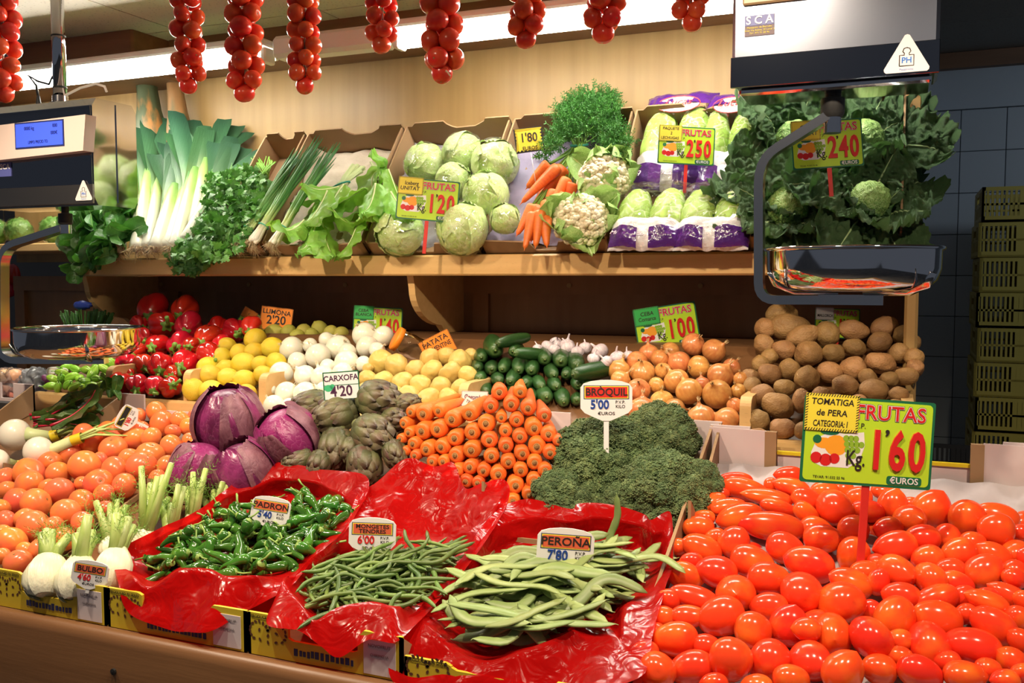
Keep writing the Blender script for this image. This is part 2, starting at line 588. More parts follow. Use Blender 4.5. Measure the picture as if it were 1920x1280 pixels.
# strip lights
tube_m = mat('lit_tube', (1, .95, .84), .5, emit=TUBE)
fix_m = mat('fixture_white', (.75, .73, .68), .4)
for n, (xa, xb_, lab) in enumerate(((onY(-60, 140, 2.45)[0].x, onY(505, 105, 2.45)[0].x, 'glowing white strip light above the leeks, behind left scale'),
                                    (onY(742, 60, 2.45)[0].x, -.02, 'glowing white strip light above iceberg and packed lettuce'))):
    f = thing_mesh('strip_light', MB().box((xa, 2.40, 2.274), (xb_, 2.515, 2.296), bev=.006).box((xa, 2.488, 2.24), (xb_, 2.50, 2.29), bev=.003), fix_m, lab, 'light', group='shelf strip lights')
    O('tube', MB().tube([(xa + .02, 2.455, 2.246), (xb_ - .02, 2.455, 2.246)], .022, 14).mesh('tube', tube_m, True), f)
    for xx in (xa, xb_ - .02):
        O('end_cap', MB().box((xx, 2.428, 2.222), (xx + .02, 2.482, 2.27), bev=.004).mesh('end_cap', fix_m, False), f)
    for xx in (xa + .1, xb_ - .12):
        O('hanger', MB().box((xx, 2.45, 2.3), (xx + .02, 2.46, ZC)).mesh('hanger', fix_m, False), f)
xa, xb_ = onY(505, 105, 2.45)[0].x, onY(742, 60, 2.45)[0].x
thing_mesh('strip_light_housing', MB().box((xa + .02, 2.43, 2.232), (xb_ - .02, 2.50, 2.30), bev=.012), fix_m, 'unlit pale housing between the two glowing strip lights', 'light')

# plastic crates at the right
def crate_mesh(m):
    w, d, h, t = .6, .4, .132, .012
    b = MB()
    b.box((0, 0, 0), (w, d, .008))
    for (ax, ln) in ((0, w), (1, d)):
        for side in (0, 1):
            def put(a0, a1, z0, z1):
                if ax == 0:
                    y = 0 if side == 0 else d - t
                    b.box((a0, y, z0), (a1, y + t, z1))
                else:
                    x = 0 if side == 0 else w - t
                    b.box((x, a0, z0), (x + t, a1, z1))
            put(0, ln, .0, .022); put(0, ln, h - .014, h); put(0, ln, .062, .07)
            n = int(ln / .016)
            for k in range(n + 1):
                a = k * (ln - .007) / n
                c = a + .0035
                if .5 * ln - .06 < c < .5 * ln + .06:
                    put(a, a + .009, .022, .062)
                elif (k // 4) % 3 == 2:
                    put(a, min(a + .017, ln), .022, h - .014)
                else:
                    put(a, a + .008, .022, h - .014)
            put(.5 * ln - .075, .5 * ln - .06, .07, h - .014); put(.5 * ln + .06, .5 * ln + .075, .07, h - .014)
            put(.5 * ln - .06, .5 * ln + .06, .07, .082); put(.5 * ln - .06, .5 * ln + .06, h - .024, h - .014)
    return b.mesh('crate', m, False)


cy = crate_mesh(mat('yellow_crate_plastic', (.50, .40, .07), .45))
ck = crate_mesh(mat('black_crate_plastic', (.02, .02, .022), .5))
xc = onY(1836, 400, 4.0)[0].x
ztop = onY(1836, 350, 4.0)[0].z
for k in range(12):
    z = ztop - .134 * (k + 1)
    O('plastic_crate', cy, None, Matrix.Translation((xc + (.0 if k % 2 else .008), 4.0 + .004 * (k % 3), z)),
      label='yellow plastic crate, %s from top of the tall stack by tiled wall' % ORD[k + 1], cat='crate', group='yellow crates stacked by the tiled wall')
    zb = z
b = MB()
b.box((xc - .02, 3.98, 0), (xc + .64, 4.42, zb)); thing_mesh('crate_dolly', b, blk, 'low dark dolly beneath the yellow crate stack', 'dolly')
for k in range(5):
    O('plastic_crate', ck, None, Matrix.Translation((.08 - .04, 3.3, .82 - .134 * k)),
      label='black plastic crate, %s from top of stack behind the plum tomatoes' % ORD[k + 1], cat='crate', group='black crates behind the plum tomatoes')
thing_mesh('crate_dolly', MB().box((.02, 3.28, 0), (.66, 3.72, .82 - .134 * 4)), blk, 'low dark dolly beneath the black crate stack', 'dolly')
# ================================================================== vegetables (one of each kind)
def superprof(n, a=.5, c=.5, p=1., tip=0., dimple=0., dr=.1):
    out = []
    for k in range(n + 1):
        f = -math.pi / 2 + math.pi * k / n
        r = a * max(math.cos(f), 0) ** p
        z = c * math.sin(f)
        if tip and f < -1.0: z -= tip * ((-1.0 - f) / .57) ** 2
        if dimple: z -= dimple * math.exp(-(r / dr) ** 2) * (1 if f > 0 else .3)
        out.append((max(r, .0008), z))
    return out


tom_m = mat('salad_tomato_skin', (.86, .18, .08), .22, hue=.009, val=.08, c2=(.90, .29, .05), nscale=1.3, namt=(.42, .7), sss=.15, sssr=.1)
scar_m = mat('tomato_scar', (.30, .16, .05), .8)
pear_m = mat('plum_tomato_skin', (.84, .055, .014), .17, hue=.005, val=.06, c2=(.88, .17, .02), nscale=1.2, namt=(.48, .75), sss=.12, sssr=.1)
str_m = mat('hanging_tomato_skin', (.70, .055, .018), .24, hue=.008, val=.14, c2=(.78, .15, .03), nscale=1., namt=(.5, .8), sss=.08, sssr=.08)


def tomato(m, c, seed):
    random.seed(seed)
    a = rnd(0, 6)
    k = rnd(.02, .05)
    b = MB().lathe(superprof(14, .5, c, .95, dimple=.045, dr=.09), 24, rad=lambda t, z: 1 + k * math.cos(2 * t + a) + .012 * math.cos(5 * t))
    b.lathe([(.0005, c - .033), (.03, c - .032), (.045, c - .027), (.035, c - .023), (.0005, c - .026)], 8, 1)
    return b.mesh('tomato', [m, scar_m])


TOM = [[('tomato', tomato(tom_m, c, i))] for i, c in enumerate((.43, .45, .46))]
STR = [tomato(str_m, c, i + 9) for i, c in enumerate((.44, .47))]


def plum(seed, tip):
    random.seed(seed)
    a = rnd(0, 6); k = rnd(.02, .06)
    pr = superprof(16, .5, .5, .86, tip=tip, dimple=.02, dr=.07)
    pr = [(r * (1 + .07 * math.sin(z * 3 + .4)), z) for r, z in pr]
    b = MB().lathe(pr, 22, rad=lambda t, z: 1 + k * math.cos(2 * t + a) + .02 * math.cos(3 * t - a))
    b.lathe([(.0005, .474), (.03, .476), (.045, .480), (.0005, .478)], 7, 1)
    return b.mesh('plum_tomato', [pear_m, scar_m])


PLUM = [[('t', plum(i, tp))] for i, tp in enumerate((.03, .06, .0, .05))]

pep_m = mat('red_pepper_skin', (.58, .010, .010), .14, val=.15, hue=.008, coat=.4)
gpep_m = mat('light_green_pepper_skin', (.26, .50, .045), .22, val=.2, hue=.02)
stem_m = mat('pepper_stem', (.13, .32, .035), .5, val=.2, c2=(.24, .42, .07), nscale=3)


def pepper(seed, m, ln=1.08, lob=4, taper=.35):
    random.seed(seed)
    a = rnd(0, 6); n = 16
    pr = []
    for k in range(n + 1):
        s = k / n
        z = -ln * .5 + ln * s
        r = .5 * (math.sin(math.pi * min(1, s * .62 + .30)) ** .9 if s > 0.02 else .15) * (1 - taper * (1 - s) ** 2)
        if s < .12: r *= math.sqrt(max(s, .004) / .12)
        if s > .86: r *= math.sqrt(max(1 - ((s - .86) / .145) ** 2, .03))
        pr.append((max(r, .002), z))
    pr += [(.10, ln * .5 - .035), (.002, ln * .5 - .075)]
    b1, b2 = rnd(-.08, .08), rnd(-.08, .08)

    def rad(t, z):
        s = (z / ln + .5)
        g = abs(math.sin(lob * .5 * t + a)) ** .55
        return 1 - .36 * (1 - g) * (.35 + .65 * s)
    b = MB().lathe(pr, 40, rad=rad)
    b.v[0][:, 0] += b1 * (b.v[0][:, 2] ** 2); b.v[0][:, 1] += b2 * (b.v[0][:, 2] ** 2)
    body = b.mesh('pepper', m)
    s = MB()
    z0 = ln * .5 - .07
    s.lathe([(.16, z0 + .028), (.12, z0 + .05), (.07, z0 + .06), (.05, z0 + .1)], 20, rad=lambda t, z: 1 + (.28 * math.cos(5 * t + a) if z < z0 + .04 else 0))
    d = rnd(0, 6.28); c = rnd(.10, .28)
    path = [(c * (q / 5) ** 2 * math.cos(d), c * (q / 5) ** 2 * math.sin(d), z0 + .06 + .34 * q / 5) for q in range(6)]
    s.tube(path, [.075, .055, .05, .05, .056, .064], 8)
    return [('pepper', body), ('stem', s.mesh('stem', stem_m))]


PEP = [pepper(i, pep_m, (1.0, 1.12, 1.05, 1.2)[i], (4, 3, 4, 3)[i]) for i in range(4)]
GPEP = [pepper(i + 20, gpep_m, 1.5, 3, .6) for i in range(3)]

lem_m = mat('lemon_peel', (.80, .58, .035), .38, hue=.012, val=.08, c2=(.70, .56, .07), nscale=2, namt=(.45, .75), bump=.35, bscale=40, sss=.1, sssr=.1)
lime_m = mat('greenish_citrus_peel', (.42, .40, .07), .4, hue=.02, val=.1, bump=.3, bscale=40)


def lemon(m, seed):
    random.seed(seed)
    pr = superprof(16, .5, .55, .9)
    pr = [(.0008, -.68), (.055, -.665), (.085, -.62), (.12, -.575), (.20, -.525)] + [q for q in pr if -.5 < q[1] < .53] + [(.09, .55), (.05, .585), (.0008, .59)]
    pr.sort(key=lambda q: q[1])
    k = rnd(.01, .04)
    b = MB().lathe(pr, 24, rad=lambda t, z: 1 + k * math.cos(2 * t))
    return b.mesh('lemon', m)


LEM = [[('l', lemon(lem_m, i))] for i in range(2)]
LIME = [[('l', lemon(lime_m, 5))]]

on_m = mat('brown_onion_skin', (.54, .20, .055), .3, hue=.02, val=.14, c2=(.68, .34, .10), nscale=2.2, namt=(.35, .7), stretch=(4, 4, .6), coat=.15)
won_m = mat('white_onion_skin', (.82, .80, .70), .28, val=.05, c2=(.80, .78, .60), nscale=2, stretch=(5, 5, .6), sss=.15, sssr=.08, coat=.15)
dry_m = mat('dry_onion_fibre', (.50, .33, .15), .9, c2=(.62, .47, .25), nscale=8)
wdry_m = mat('pale_onion_fibre', (.72, .62, .42), .9, c2=(.6, .48, .28), nscale=8)


def onion(m, dm, seed, flat=.46):
    random.seed(seed)
    a = rnd(0, 6)
    pr = [(.0008, -flat - .0)] + [(r, z) for r, z in superprof(18, .5, flat, .92)][1:-3] + [(.13, flat + .005), (.075, flat + .06), (.05, flat + .13), (.042, flat + .19)]
    lean = rnd(-.15, .15)
    b = MB().lathe(pr, 26, rad=lambda t, z: 1 + .012 * math.cos(3 * t + a) + .004 * math.cos(13 * t))
    V = b.v[0]; V[:, 0] += np.clip(V[:, 2] - .3, 0, 1) * lean
    body = b.mesh('onion', m)
    r = MB()
    for k in range(16):
        t = rnd(0, 6.28); L = rnd(.07, .17); e = rnd(.02, .13)
        r.tube([(.03 * math.cos(t), .03 * math.sin(t), -flat + .01), (e * .7 * math.cos(t), e * .7 * math.sin(t), -flat - L * .5), (e * math.cos(t + .3), e * math.sin(t + .3), -flat - L * .8)], [.008, .007, .003], 4)
    n = MB()
    for k in range(7):
        t = rnd(0, 6.28); e = rnd(.02, .10)
        n.tube([(lean * .25 + .03 * math.cos(t), .03 * math.sin(t), flat + .12), (lean * .3 + .05 * math.cos(t), .05 * math.sin(t), flat + .2), (lean * .3 + e * math.cos(t), e * math.sin(t), flat + rnd(.24, .36))], [.022, .016, .004], 5)
    return [('onion', body), ('roots', r.mesh('roots', dm)), ('dry_neck', n.mesh('neck', dm))]


ONI = [onion(on_m, dry_m, i, (.44, .47, .42)[i]) for i in range(3)]
WON = [onion(won_m, wdry_m, i + 5, (.45, .48)[i]) for i in range(2)]
garl_m = mat('garlic_skin', (.72, .66, .70), .45, val=.08, c2=(.55, .45, .52), nscale=4, stretch=(3, 3, .6))


def garlic(seed):
    random.seed(seed)
    pr = superprof(12, .5, .4, .9)[:-2] + [(.13, .38), (.075, .46), (.06, .6), (.05, .75)]
    b = MB().lathe(pr, 36, rad=lambda t, z: 1 - .13 * (1 - abs(math.sin(3.5 * t)) ** .6) * (1 if z < .4 else .2))
    V = b.v[0]; V[:, 0] += np.clip(V[:, 2] - .35, 0, 1) ** 1.5 * rnd(-.7, .7)
    return [('g', b.mesh('garlic', garl_m))]


GARL = [garlic(i) for i in range(3)]

pot_m = mat('earthy_potato_skin', (.36, .20, .07), .6, hue=.01, val=.15, c2=(.25, .13, .048), nscale=3, namt=(.45, .8), spots=((.20, .10, .04), 6, .10), bump=.25, bscale=14)
ypot_m = mat('washed_yellow_potato_skin', (.60, .43, .115), .42, hue=.008, val=.07, c2=(.60, .40, .10), nscale=2.5, namt=(.5, .8), spots=((.40, .27, .09), 4.5, .055), bump=.08, bscale=10)


def potato(seed, m):
    V, Fc = ICO[4]
    A = V.copy()
    off = Vector((seed * 7.1, seed * 3.3, 1.7))
    for i, v in enumerate(V):
        p = Vector(v)
        k = 1 + .13 * noise.noise(p * 1.1 + off) + .05 * noise.noise(p * 2.6 + off)
        for q in range(5):       # shallow eyes
            e = Vector((math.sin(q * 2.4 + seed), math.cos(q * 1.7 + seed * 2), math.sin(q * 3.9 + seed))).normalized()
            k -= .035 * math.exp(-((p - e).length / .13) ** 2)
        A[i] = v * k
    A *= .5
    return [('p', MB().add(A, Fc).mesh('potato', m))]


POT = [potato(i, pot_m) for i in range(4)]
YPOT = [potato(i + 11, ypot_m) for i in range(3)]

cuc_m = mat('dark_cucumber_skin', (.016, .060, .014), .3, val=.2, c2=(.035, .095, .022), nscale=5, namt=(.45, .75), stretch=(2, 2, .5), bump=.1, bscale=12,
            grad=('Z', [(-1.7, (.02, .07, .016)), (1.40, (.018, .066, .015)), (1.62, (.06, .12, .03)), (1.75, (.25, .28, .09))]))


def cuc(seed):
    random.seed(seed)
    L = 1.62
    pr = []
    for k in range(25):
        f = -math.pi / 2 + math.pi * k / 24
        r = .5 * max(math.cos(f), 0) ** .42
        pr.append((max(r, .004), L * math.sin(f)))
    pr = [(r * (1 - .10 * (z / L) ** 2), z) for r, z in pr]
    pr += [(.06, L + .01), (.05, L + .07), (.003, L + .08)]
    b = MB().lathe(pr, 20, rad=lambda t, z: 1 + .02 * math.cos(5 * t + seed))
    V = b.v[0]; V[:, 0] += .05 * V[:, 2] ** 2 * rnd(-1, 1)
    return [('c', b.mesh('cucumber', cuc_m))]


CUC = [cuc(i) for i in range(3)]

car_m = mat('carrot_skin', (.76, .175, .025), .42, hue=.008, val=.12, c2=(.70, .12, .018), nscale=3, stretch=(.6, .6, 5), bump=.12, bscale=7)
crown_m = mat('carrot_crown', (.33, .18, .06), .85, c2=(.20, .10, .03), nscale=8, bump=.4)
ring_m = mat('carrot_shoulder_ring', (.62, .33, .12), .7)


def carrot(seed, L=5.2, crown=True):
    """crown end at z=0, tip at z=L"""
    random.seed(seed)
    pr = [(.10, .06), (.17, .03), (.30, .02), (.40, .07), (.47, .2), (.5, .45)]
    for k in range(1, 12):
        s = k / 11
        pr.append((.5 * (1 - .62 * s ** 1.3) * (1 + .015 * math.sin(k * 5.1 + seed)), .45 + (L - .75) * s))
    pr += [(.11, L - .12), (.05, L - .02), (.012, L + .35)]
    a = rnd(0, 6); c = rnd(-.01, .01)
    b = MB().lathe(pr, 20, rad=lambda t, z: 1 + .025 * math.cos(2 * t + a))
    V = b.v[0]; V[:, 0] += c * V[:, 2] ** 2
    out = [('c', b.mesh('carrot', car_m))]
    if crown:
        s = MB().lathe([(.20, .028), (.165, .02), (.15, .035)], 14, 1)
        s.lathe([(.15, .035), (.12, -.02), (.11, -.07), (.07, -.10), (.0008, -.08)], 12, 0, rad=lambda t, z: 1 + .12 * math.cos(5 * t + a))
        out.append(('crown', s.mesh('crown', [crown_m, ring_m])))
    return out


CAR = [carrot(i, (4.6, 5.2, 4.9, 5.4)[i]) for i in range(4)]


# ------------------------------------------------------------------ leaves
def leaf_pts(L, W, nu, nv, curl=.5, cup=.15, ruffle=.05, freq=4., crinkle=0., cf=8., seed=0, tip=.5, stalk=0., lob=0.):
    """grid of points: base at the origin, growing along z, width along x, outer face towards -y, curling to -y"""
    P = np.zeros((nu, nv, 3))
    off = Vector((seed * 3.7, seed * 1.9, seed * 5.3))
    ph = seed * 1.3
    ang = 0.; y = 0.; z = 0.
    for j in range(nv):
        v = j / (nv - 1)
        if j:
            ang = curl * (v ** 1.4)
            y -= math.sin(ang) * L / (nv - 1); z += math.cos(ang) * L / (nv - 1)
        w = W * .5 * (max(math.sin(math.pi * min(v * (1 - .5 * tip) + .06 + .0 * v, 1)), 0.03) ** .75)
        if v < stalk: w *= .18 + .82 * (v / max(stalk, 1e-3)) ** 2
        if v > .93: w *= 1 - .45 * ((v - .93) / .07) ** 2
        for i in range(nu):
            u = -1 + 2 * i / (nu - 1)
            e = abs(u) ** 2.2 * (.35 + .65 * v)
            ww = w * (1 + lob * math.sin(freq * 4.1 * v * math.pi + ph + u))
            n = cup * W * u * u - ruffle * W * e * math.sin(2 * math.pi * freq * v + ph + (1.2 if u > 0 else 0)) \
                - ruffle * W * (v ** 4) * math.sin(2 * math.pi * freq * .6 * u + ph)
            if crinkle:
                q = Vector((u * ww, v * L, 0)) / W
                n += crinkle * W * (abs(noise.noise(q * cf + off)) * 2 - .5) * (1 - .7 * math.exp(-(u / .12) ** 2))
            P[i, j] = (u * ww, y + n * math.cos(ang), z + n * math.sin(ang))
    return P


def leaf(name, mats, rib=.0, ribw=.10, **kw):
    P = leaf_pts(**kw)
    b = MB().grid(P)
    if rib:
        nu, nv = P.shape[:2]
        mid = P[nu // 2]
        pth = [Vector(mid[j]) + Vector((0, -.002 * 0, 0)) for j in range(0, nv - 1)]
        rr = [rib * (1 - .85 * j / (nv - 1)) for j in range(len(pth))]
        b.tube(pth, rr, 6, 1)
    return b.mesh(name, mats)


def shell_pts(R, A, top, seed, nu=15, nv=13, lift=.05, ruffle=.03, crinkle=0., cf=4., bot=-1.35, open_=0.):
    """a leaf that wraps a round head of radius R: from the base (-z) up to elevation top"""
    P = np.zeros((nu, nv, 3))
    off = Vector((seed * 2.3, seed * 4.1, seed * 1.1))
    for j in range(nv):
        v = j / (nv - 1)
        el = bot + (top - bot) * v
        wv = math.sin(math.pi * min(.16 + v * .78, 1)) ** .7
        for i in range(nu):
            u = -1 + 2 * i / (nu - 1)
            az = u * A * wv / max(math.cos(min(abs(el), 1.2)), .45)
            e = max(abs(u), (v - .6) / .4 if v > .6 else 0)
            r = R * (1.015 + lift * e ** 3 + ruffle * e ** 5 * math.sin(9 * u + 7 * v + seed * 2) + open_ * max(v - .55, 0) ** 2)
            d = Vector((math.cos(el) * math.sin(az), -math.cos(el) * math.cos(az), math.sin(el)))
            if crinkle: r += R * crinkle * (abs(noise.noise(d * cf + off)) * 2 - .4)
            P[i, j] = d * r
    return P


def blob(R, seed, amp, f, sub=4, squash=(1, 1, 1)):
    V, Fc = ICO[sub]
    off = Vector((seed * 5.1, seed, 2.2))
    A = np.array([v * R * (1 + amp * noise.noise(Vector(v) * f + off)) for v in V]) * np.array(squash)
    return MB().add(A, Fc)


def veined(name, col, vein, scale, width, rough=.4, c2=None, sss=.05, hue=.0, val=.06, stretch=(1, 1, 1), bump=.3, vmax=1.):
    """leaf colour crossed by a net of paler veins"""
    m = mat(name, col, rough, hue=hue, val=val, c2=c2, nscale=scale * .4)
    nt = m.node_tree; N, L = nt.nodes, nt.links
    b = N['Principled BSDF']
    vo = N.new('ShaderNodeTexVoronoi'); vo.feature = 'DISTANCE_TO_EDGE'; vo.inputs['Scale'].default_value = scale
    tc = N.new('ShaderNodeTexCoord'); mp = N.new('ShaderNodeMapping'); mp.inputs['Scale'].default_value = stretch
    nz = N.new('ShaderNodeTexNoise'); nz.inputs['Scale'].default_value = scale * .8
    ad = N.new('ShaderNodeMixRGB'); ad.blend_type = 'ADD'; ad.inputs[0].default_value = .35
    L.new(tc.outputs['Object'], mp.inputs[0]); L.new(mp.outputs[0], nz.inputs[0]); L.new(mp.outputs[0], ad.inputs[1]); L.new(nz.outputs['Color'], ad.inputs[2])
    L.new(ad.outputs[0], vo.inputs['Vector'])
    r = N.new('ShaderNodeMapRange'); r.inputs[1].default_value = width; r.inputs[2].default_value = 0; r.inputs[4].default_value = vmax
    L.new(vo.outputs['Distance'], r.inputs[0])
    mx = N.new('ShaderNodeMix'); mx.data_type = 'RGBA'
    L.new(r.outputs[0], mx.inputs[0])
    src = b.inputs['Base Color'].links
    if src: L.new(src[0].from_socket, mx.inputs[6])
    else: mx.inputs[6].default_value = (*col, 1)
    mx.inputs[7].default_value = (*vein, 1)
    L.new(mx.outputs[2], b.inputs['Base Color'])
    if bump:
        bp = N.new('ShaderNodeBump'); bp.inputs['Strength'].default_value = bump; bp.inputs['Distance'].default_value = .01
        L.new(vo.outputs['Distance'], bp.inputs['Height']); L.new(bp.outputs[0], b.inputs['Normal'])
    b.inputs['Subsurface Weight'].default_value = 0
    return m


def wilt(m, col, fac=.3):
    """thin leaf: some light comes through"""
    nt = m.node_tree; N, L = nt.nodes, nt.links
    b = N['Principled BSDF']; out = N['Material Output']
    tl = N.new('ShaderNodeBsdfTranslucent'); tl.inputs[0].default_value = (*col, 1)
    mx = N.new('ShaderNodeMixShader'); mx.inputs[0].default_value = fac
    L.new(b.outputs[0], mx.inputs[1]); L.new(tl.outputs[0], mx.inputs[2]); L.new(mx.outputs[0], out.inputs[0])
    return m


# red cabbage, unit diameter
rc_m = veined('red_cabbage_leaf', (.095, .010, .048), (.34, .10, .22), 8., .03, .3, vmax=.45, c2=(.26, .03, .14), bump=.15, stretch=(1, 1, .6))
rc_o = veined('red_cabbage_outer_leaf', (.14, .04, .068), (.34, .17, .22), 8., .035, .5, vmax=.45, c2=(.30, .13, .17), bump=.2, stretch=(1, 1, .6))
rc_b = veined('red_cabbage_bright_leaf', (.28, .018, .14), (.58, .22, .40), 8., .035, .35, vmax=.45, c2=(.26, .03, .14), bump=.15, stretch=(1, 1, .6))


def red_cabbage(seed, outer, bright=False):
    body = blob(.46, seed, .05, 1.6).mesh('cabbage_head', rc_b if bright else rc_m)
    parts = [('head', body)]
    random.seed(seed)
    for k in range(outer):
        az = k * 6.283 / outer + rnd(-.3, .3)
        P = shell_pts(.47 + .008 * k, rnd(.75, 1.0), rnd(.7, 1.25), seed + k, 19, 17, lift=rnd(.04, .10), ruffle=.035, crinkle=.012, cf=5)
        parts.append(('leaf', MB().grid(P, M=Matrix.Rotation(az, 4, 'Z')).mesh('cabbage_leaf', rc_o if k % 2 else (rc_b if bright else rc_m))))
    return parts


# iceberg lettuce in film, unit diameter
ice_m = veined('iceberg_leaf', (.58, .79, .26), (.78, .88, .54), 5., .05, .35, c2=(.72, .85, .44), bump=.25, stretch=(1, 1, .5))
wrap_m = film('clear_wrap', (.99, .99, .99), fac=.0, gloss=.06, bump=1., bscale=7., fres=.45)


def iceberg(seed):
    body = blob(.45, seed, .09, 2.4).mesh('iceberg_head', ice_m)
    parts = [('h', body)]
    random.seed(seed + 3)
    for k in range(5):
        P = shell_pts(.45 + .006 * k, rnd(.7, 1.), rnd(.5, 1.2), seed + k, 17, 15, lift=rnd(.02, .07), ruffle=.04, crinkle=.03, cf=4)
        parts.append(('leaf', MB().grid(P, M=Matrix.Rotation(k * 1.35, 4, 'Z')).mesh('iceberg_leaf', ice_m)))
    parts.append(('plastic_wrap', blob(.505, seed + 8, .05, 3.5, 4).mesh('wrap', wrap_m)))
    return parts


ICE = [iceberg(i) for i in range(3)]

# savoy cabbage: crinkled leaves
sav_m = wilt(veined('savoy_leaf', (.12, .28, .10), (.25, .42, .17), 75., .10, .5, c2=(.18, .36, .15), bump=1.), (.12, .3, .06), .12)
sav_i = veined('savoy_heart_leaf', (.22, .38, .09), (.42, .55, .22), 26., .06, .5, c2=(.15, .30, .08), bump=.5)
sav_r = mat('savoy_rib', (.35, .48, .22), .5)
SAVL = [leaf('savoy_leaf', [sav_m, sav_r], rib=.0055, L=.20, W=.21, nu=47, nv=47, curl=c, cup=.12, ruffle=.075, freq=2.6, crinkle=.10, cf=12., seed=s, tip=.35) for s, c in enumerate((.5, .95, 1.4, .2))]
SAVH = [blob(.062, s, .05, 4, 5).mesh('savoy_heart', sav_i) for s in (1, 2)]
for me, s in zip(SAVH, (1, 2)):
    for v in me.vertices:
        v.co *= 1 + .05 * (abs(noise.noise(v.co * 70 + Vector((s, 0, 0)))) * 2 - .4)

# lettuce and other soft leaves
let_m = wilt(mat('lettuce_leaf', (.17, .40, .045), .38, hue=.012, val=.18, c2=(.27, .52, .09), nscale=9, namt=(.4, .7), bump=.2, bscale=45), (.35, .65, .06), .3)
let_r = mat('lettuce_rib', (.60, .70, .35), .4)
LETL = [leaf('lettuce_leaf', [let_m, let_r], rib=.005, L=.20, W=.15, nu=17, nv=25, curl=c, cup=.18, ruffle=.09, freq=3.2, crinkle=.02, cf=7., seed=s, tip=.3) for s, c in enumerate((.4, .9, 1.5, 2.1, .1))]
spi_m = wilt(mat('spinach_leaf', (.035, .135, .02), .35, hue=.01, val=.22, c2=(.06, .2, .035), nscale=20, bump=.3, bscale=60), (.1, .35, .03), .15)
spi_r = mat('spinach_rib', (.22, .38, .10), .4)
SPIL = [leaf('spinach_leaf', [spi_m, spi_r], rib=.0018, L=.085, W=.055, nu=7, nv=10, curl=c, cup=.22, ruffle=.05, freq=2, crinkle=.03, cf=5., seed=s, tip=.75) for s, c in enumerate((.3, .9, 1.4))]
chd_m = wilt(mat('chard_leaf', (.06, .14, .025), .45, hue=.02, val=.25, c2=(.15, .11, .04), nscale=14, namt=(.5, .7), bump=.3, bscale=50), (.2, .35, .05), .15)
chd_r = mat('chard_red_stalk', (.42, .012, .04), .3)
CHDL = [leaf('chard_leaf', [chd_m, chd_r], rib=.006, L=.22, W=.075, nu=11, nv=18, curl=c, cup=.28, ruffle=.11, freq=3, crinkle=.05, cf=6., seed=s, tip=.5, stalk=.35) for s, c in enumerate((.3, .8, -.4))]
cau_m = wilt(veined('cauliflower_leaf', (.25, .44, .12), (.55, .68, .35), 26., .05, .42, c2=(.36, .55, .17), bump=.2), (.4, .6, .15), .2)
cau_r = mat('cauliflower_rib', (.62, .72, .42), .4)
CAUL = [leaf('cauliflower_leaf', [cau_m, cau_r], rib=.0055, L=.15, W=.12, nu=17, nv=19, curl=c, cup=.30, ruffle=.05, freq=2.6, crinkle=.015, cf=5., seed=s, tip=.35) for s, c in enumerate((-.7, -.3, .5))]
curd_m = mat('cauliflower_curd', (.80, .74, .54), .6, c2=(.74, .66, .42), nscale=20, bump=.3, bscale=90, sss=.1, sssr=.01)


def curd(seed):
    random.seed(seed); np.random.seed(seed)
    b = MB()
    for k in range(46):              # florets, golden-angle over a dome
        s = (k + .5) / 46
        el = math.acos(1 - s * .92); az = k * 2.39996
        c = Vector((math.sin(el) * math.cos(az), math.sin(el) * math.sin(az), math.cos(el) * .85)) * .058
        for q in range(16):
            d = Vector((rnd(-1, 1), rnd(-1, 1), rnd(-1, 1))).normalized()
            if d.dot(c) < -.01: d = -d
            b.ico(c + d * .0105, rnd(.005, .0075), 2, 0, .15)
    b.ico((0, 0, .0), .056, 3)
    return b.mesh('curd', curd_m)


CURD = [curd(1), curd(2)]

# broccoli
bro_m = mat('broccoli_buds', (.105, .165, .062), .7, hue=.012, val=.14, c2=(.18, .235, .085), nscale=60, namt=(.45, .65), bump=.5, bscale=400)
bro_s = mat('broccoli_stalk', (.20, .33, .10), .5)


def floret(seed):
    random.seed(seed); np.random.seed(seed)
    b = MB()
    b.ico((0, 0, 0), .034, 3, 0)
    for k in range(560):
        s = (k + .5) / 560
        el = math.acos(1 - s * 1.5); az = k * 2.39996
        d = Vector((math.sin(el) * math.cos(az), math.sin(el) * math.sin(az), math.cos(el)))
        r = .0345 + .008 * noise.noise(d * 4.5 + Vector((seed, 0, 0))) + rnd(-.0015, .0015)
        b.ico(d * r, rnd(.0020, .0038), 1, 0, .2)
    return b.mesh('floret', bro_m, True)


FLO = [floret(i) for i in range(3)]

# artichoke bracts
art_m = mat('artichoke_bract', (.155, .17, .065), .45, hue=.015, val=.25, c2=(.12, .042, .038), nscale=25, namt=(.5, .75), bump=.15, bscale=60,
            grad=('Z', [(0, (.065, .07, .03)), (.014, (.11, .115, .045)), (.030, (.125, .10, .05)), (.040, (.035, .02, .012))]))


def bract(L, W, curl):
    nu, nv = 7, 8
    P = np.zeros((nu, nv, 3)); Q = np.zeros((nu, nv, 3))
    y = z = 0.
    for j in range(nv):
        v = j / (nv - 1)
        a = curl * v
        if j: y += math.sin(a) * L / (nv - 1); z += math.cos(a) * L / (nv - 1)
        w = W * .5 * (1.0 if v < .35 else max(math.cos((v - .35) / .65 * 1.5), .05) ** .8)
        for i in range(nu):
            u = -1 + 2 * i / (nu - 1)
            c = .28 * W * u * u
            P[i, j] = (u * w, y + c - .0008, z); Q[i, j] = (u * w * .97, y + c + .0016 * (1 - v * .6), z)
    b = MB().grid(P).grid(Q[::-1])
    rim = np.array([np.vstack([P[:, -1], P[::-1, 0]]), np.vstack([Q[:, -1], Q[::-1, 0]])])
    return b.mesh('bract', art_m)


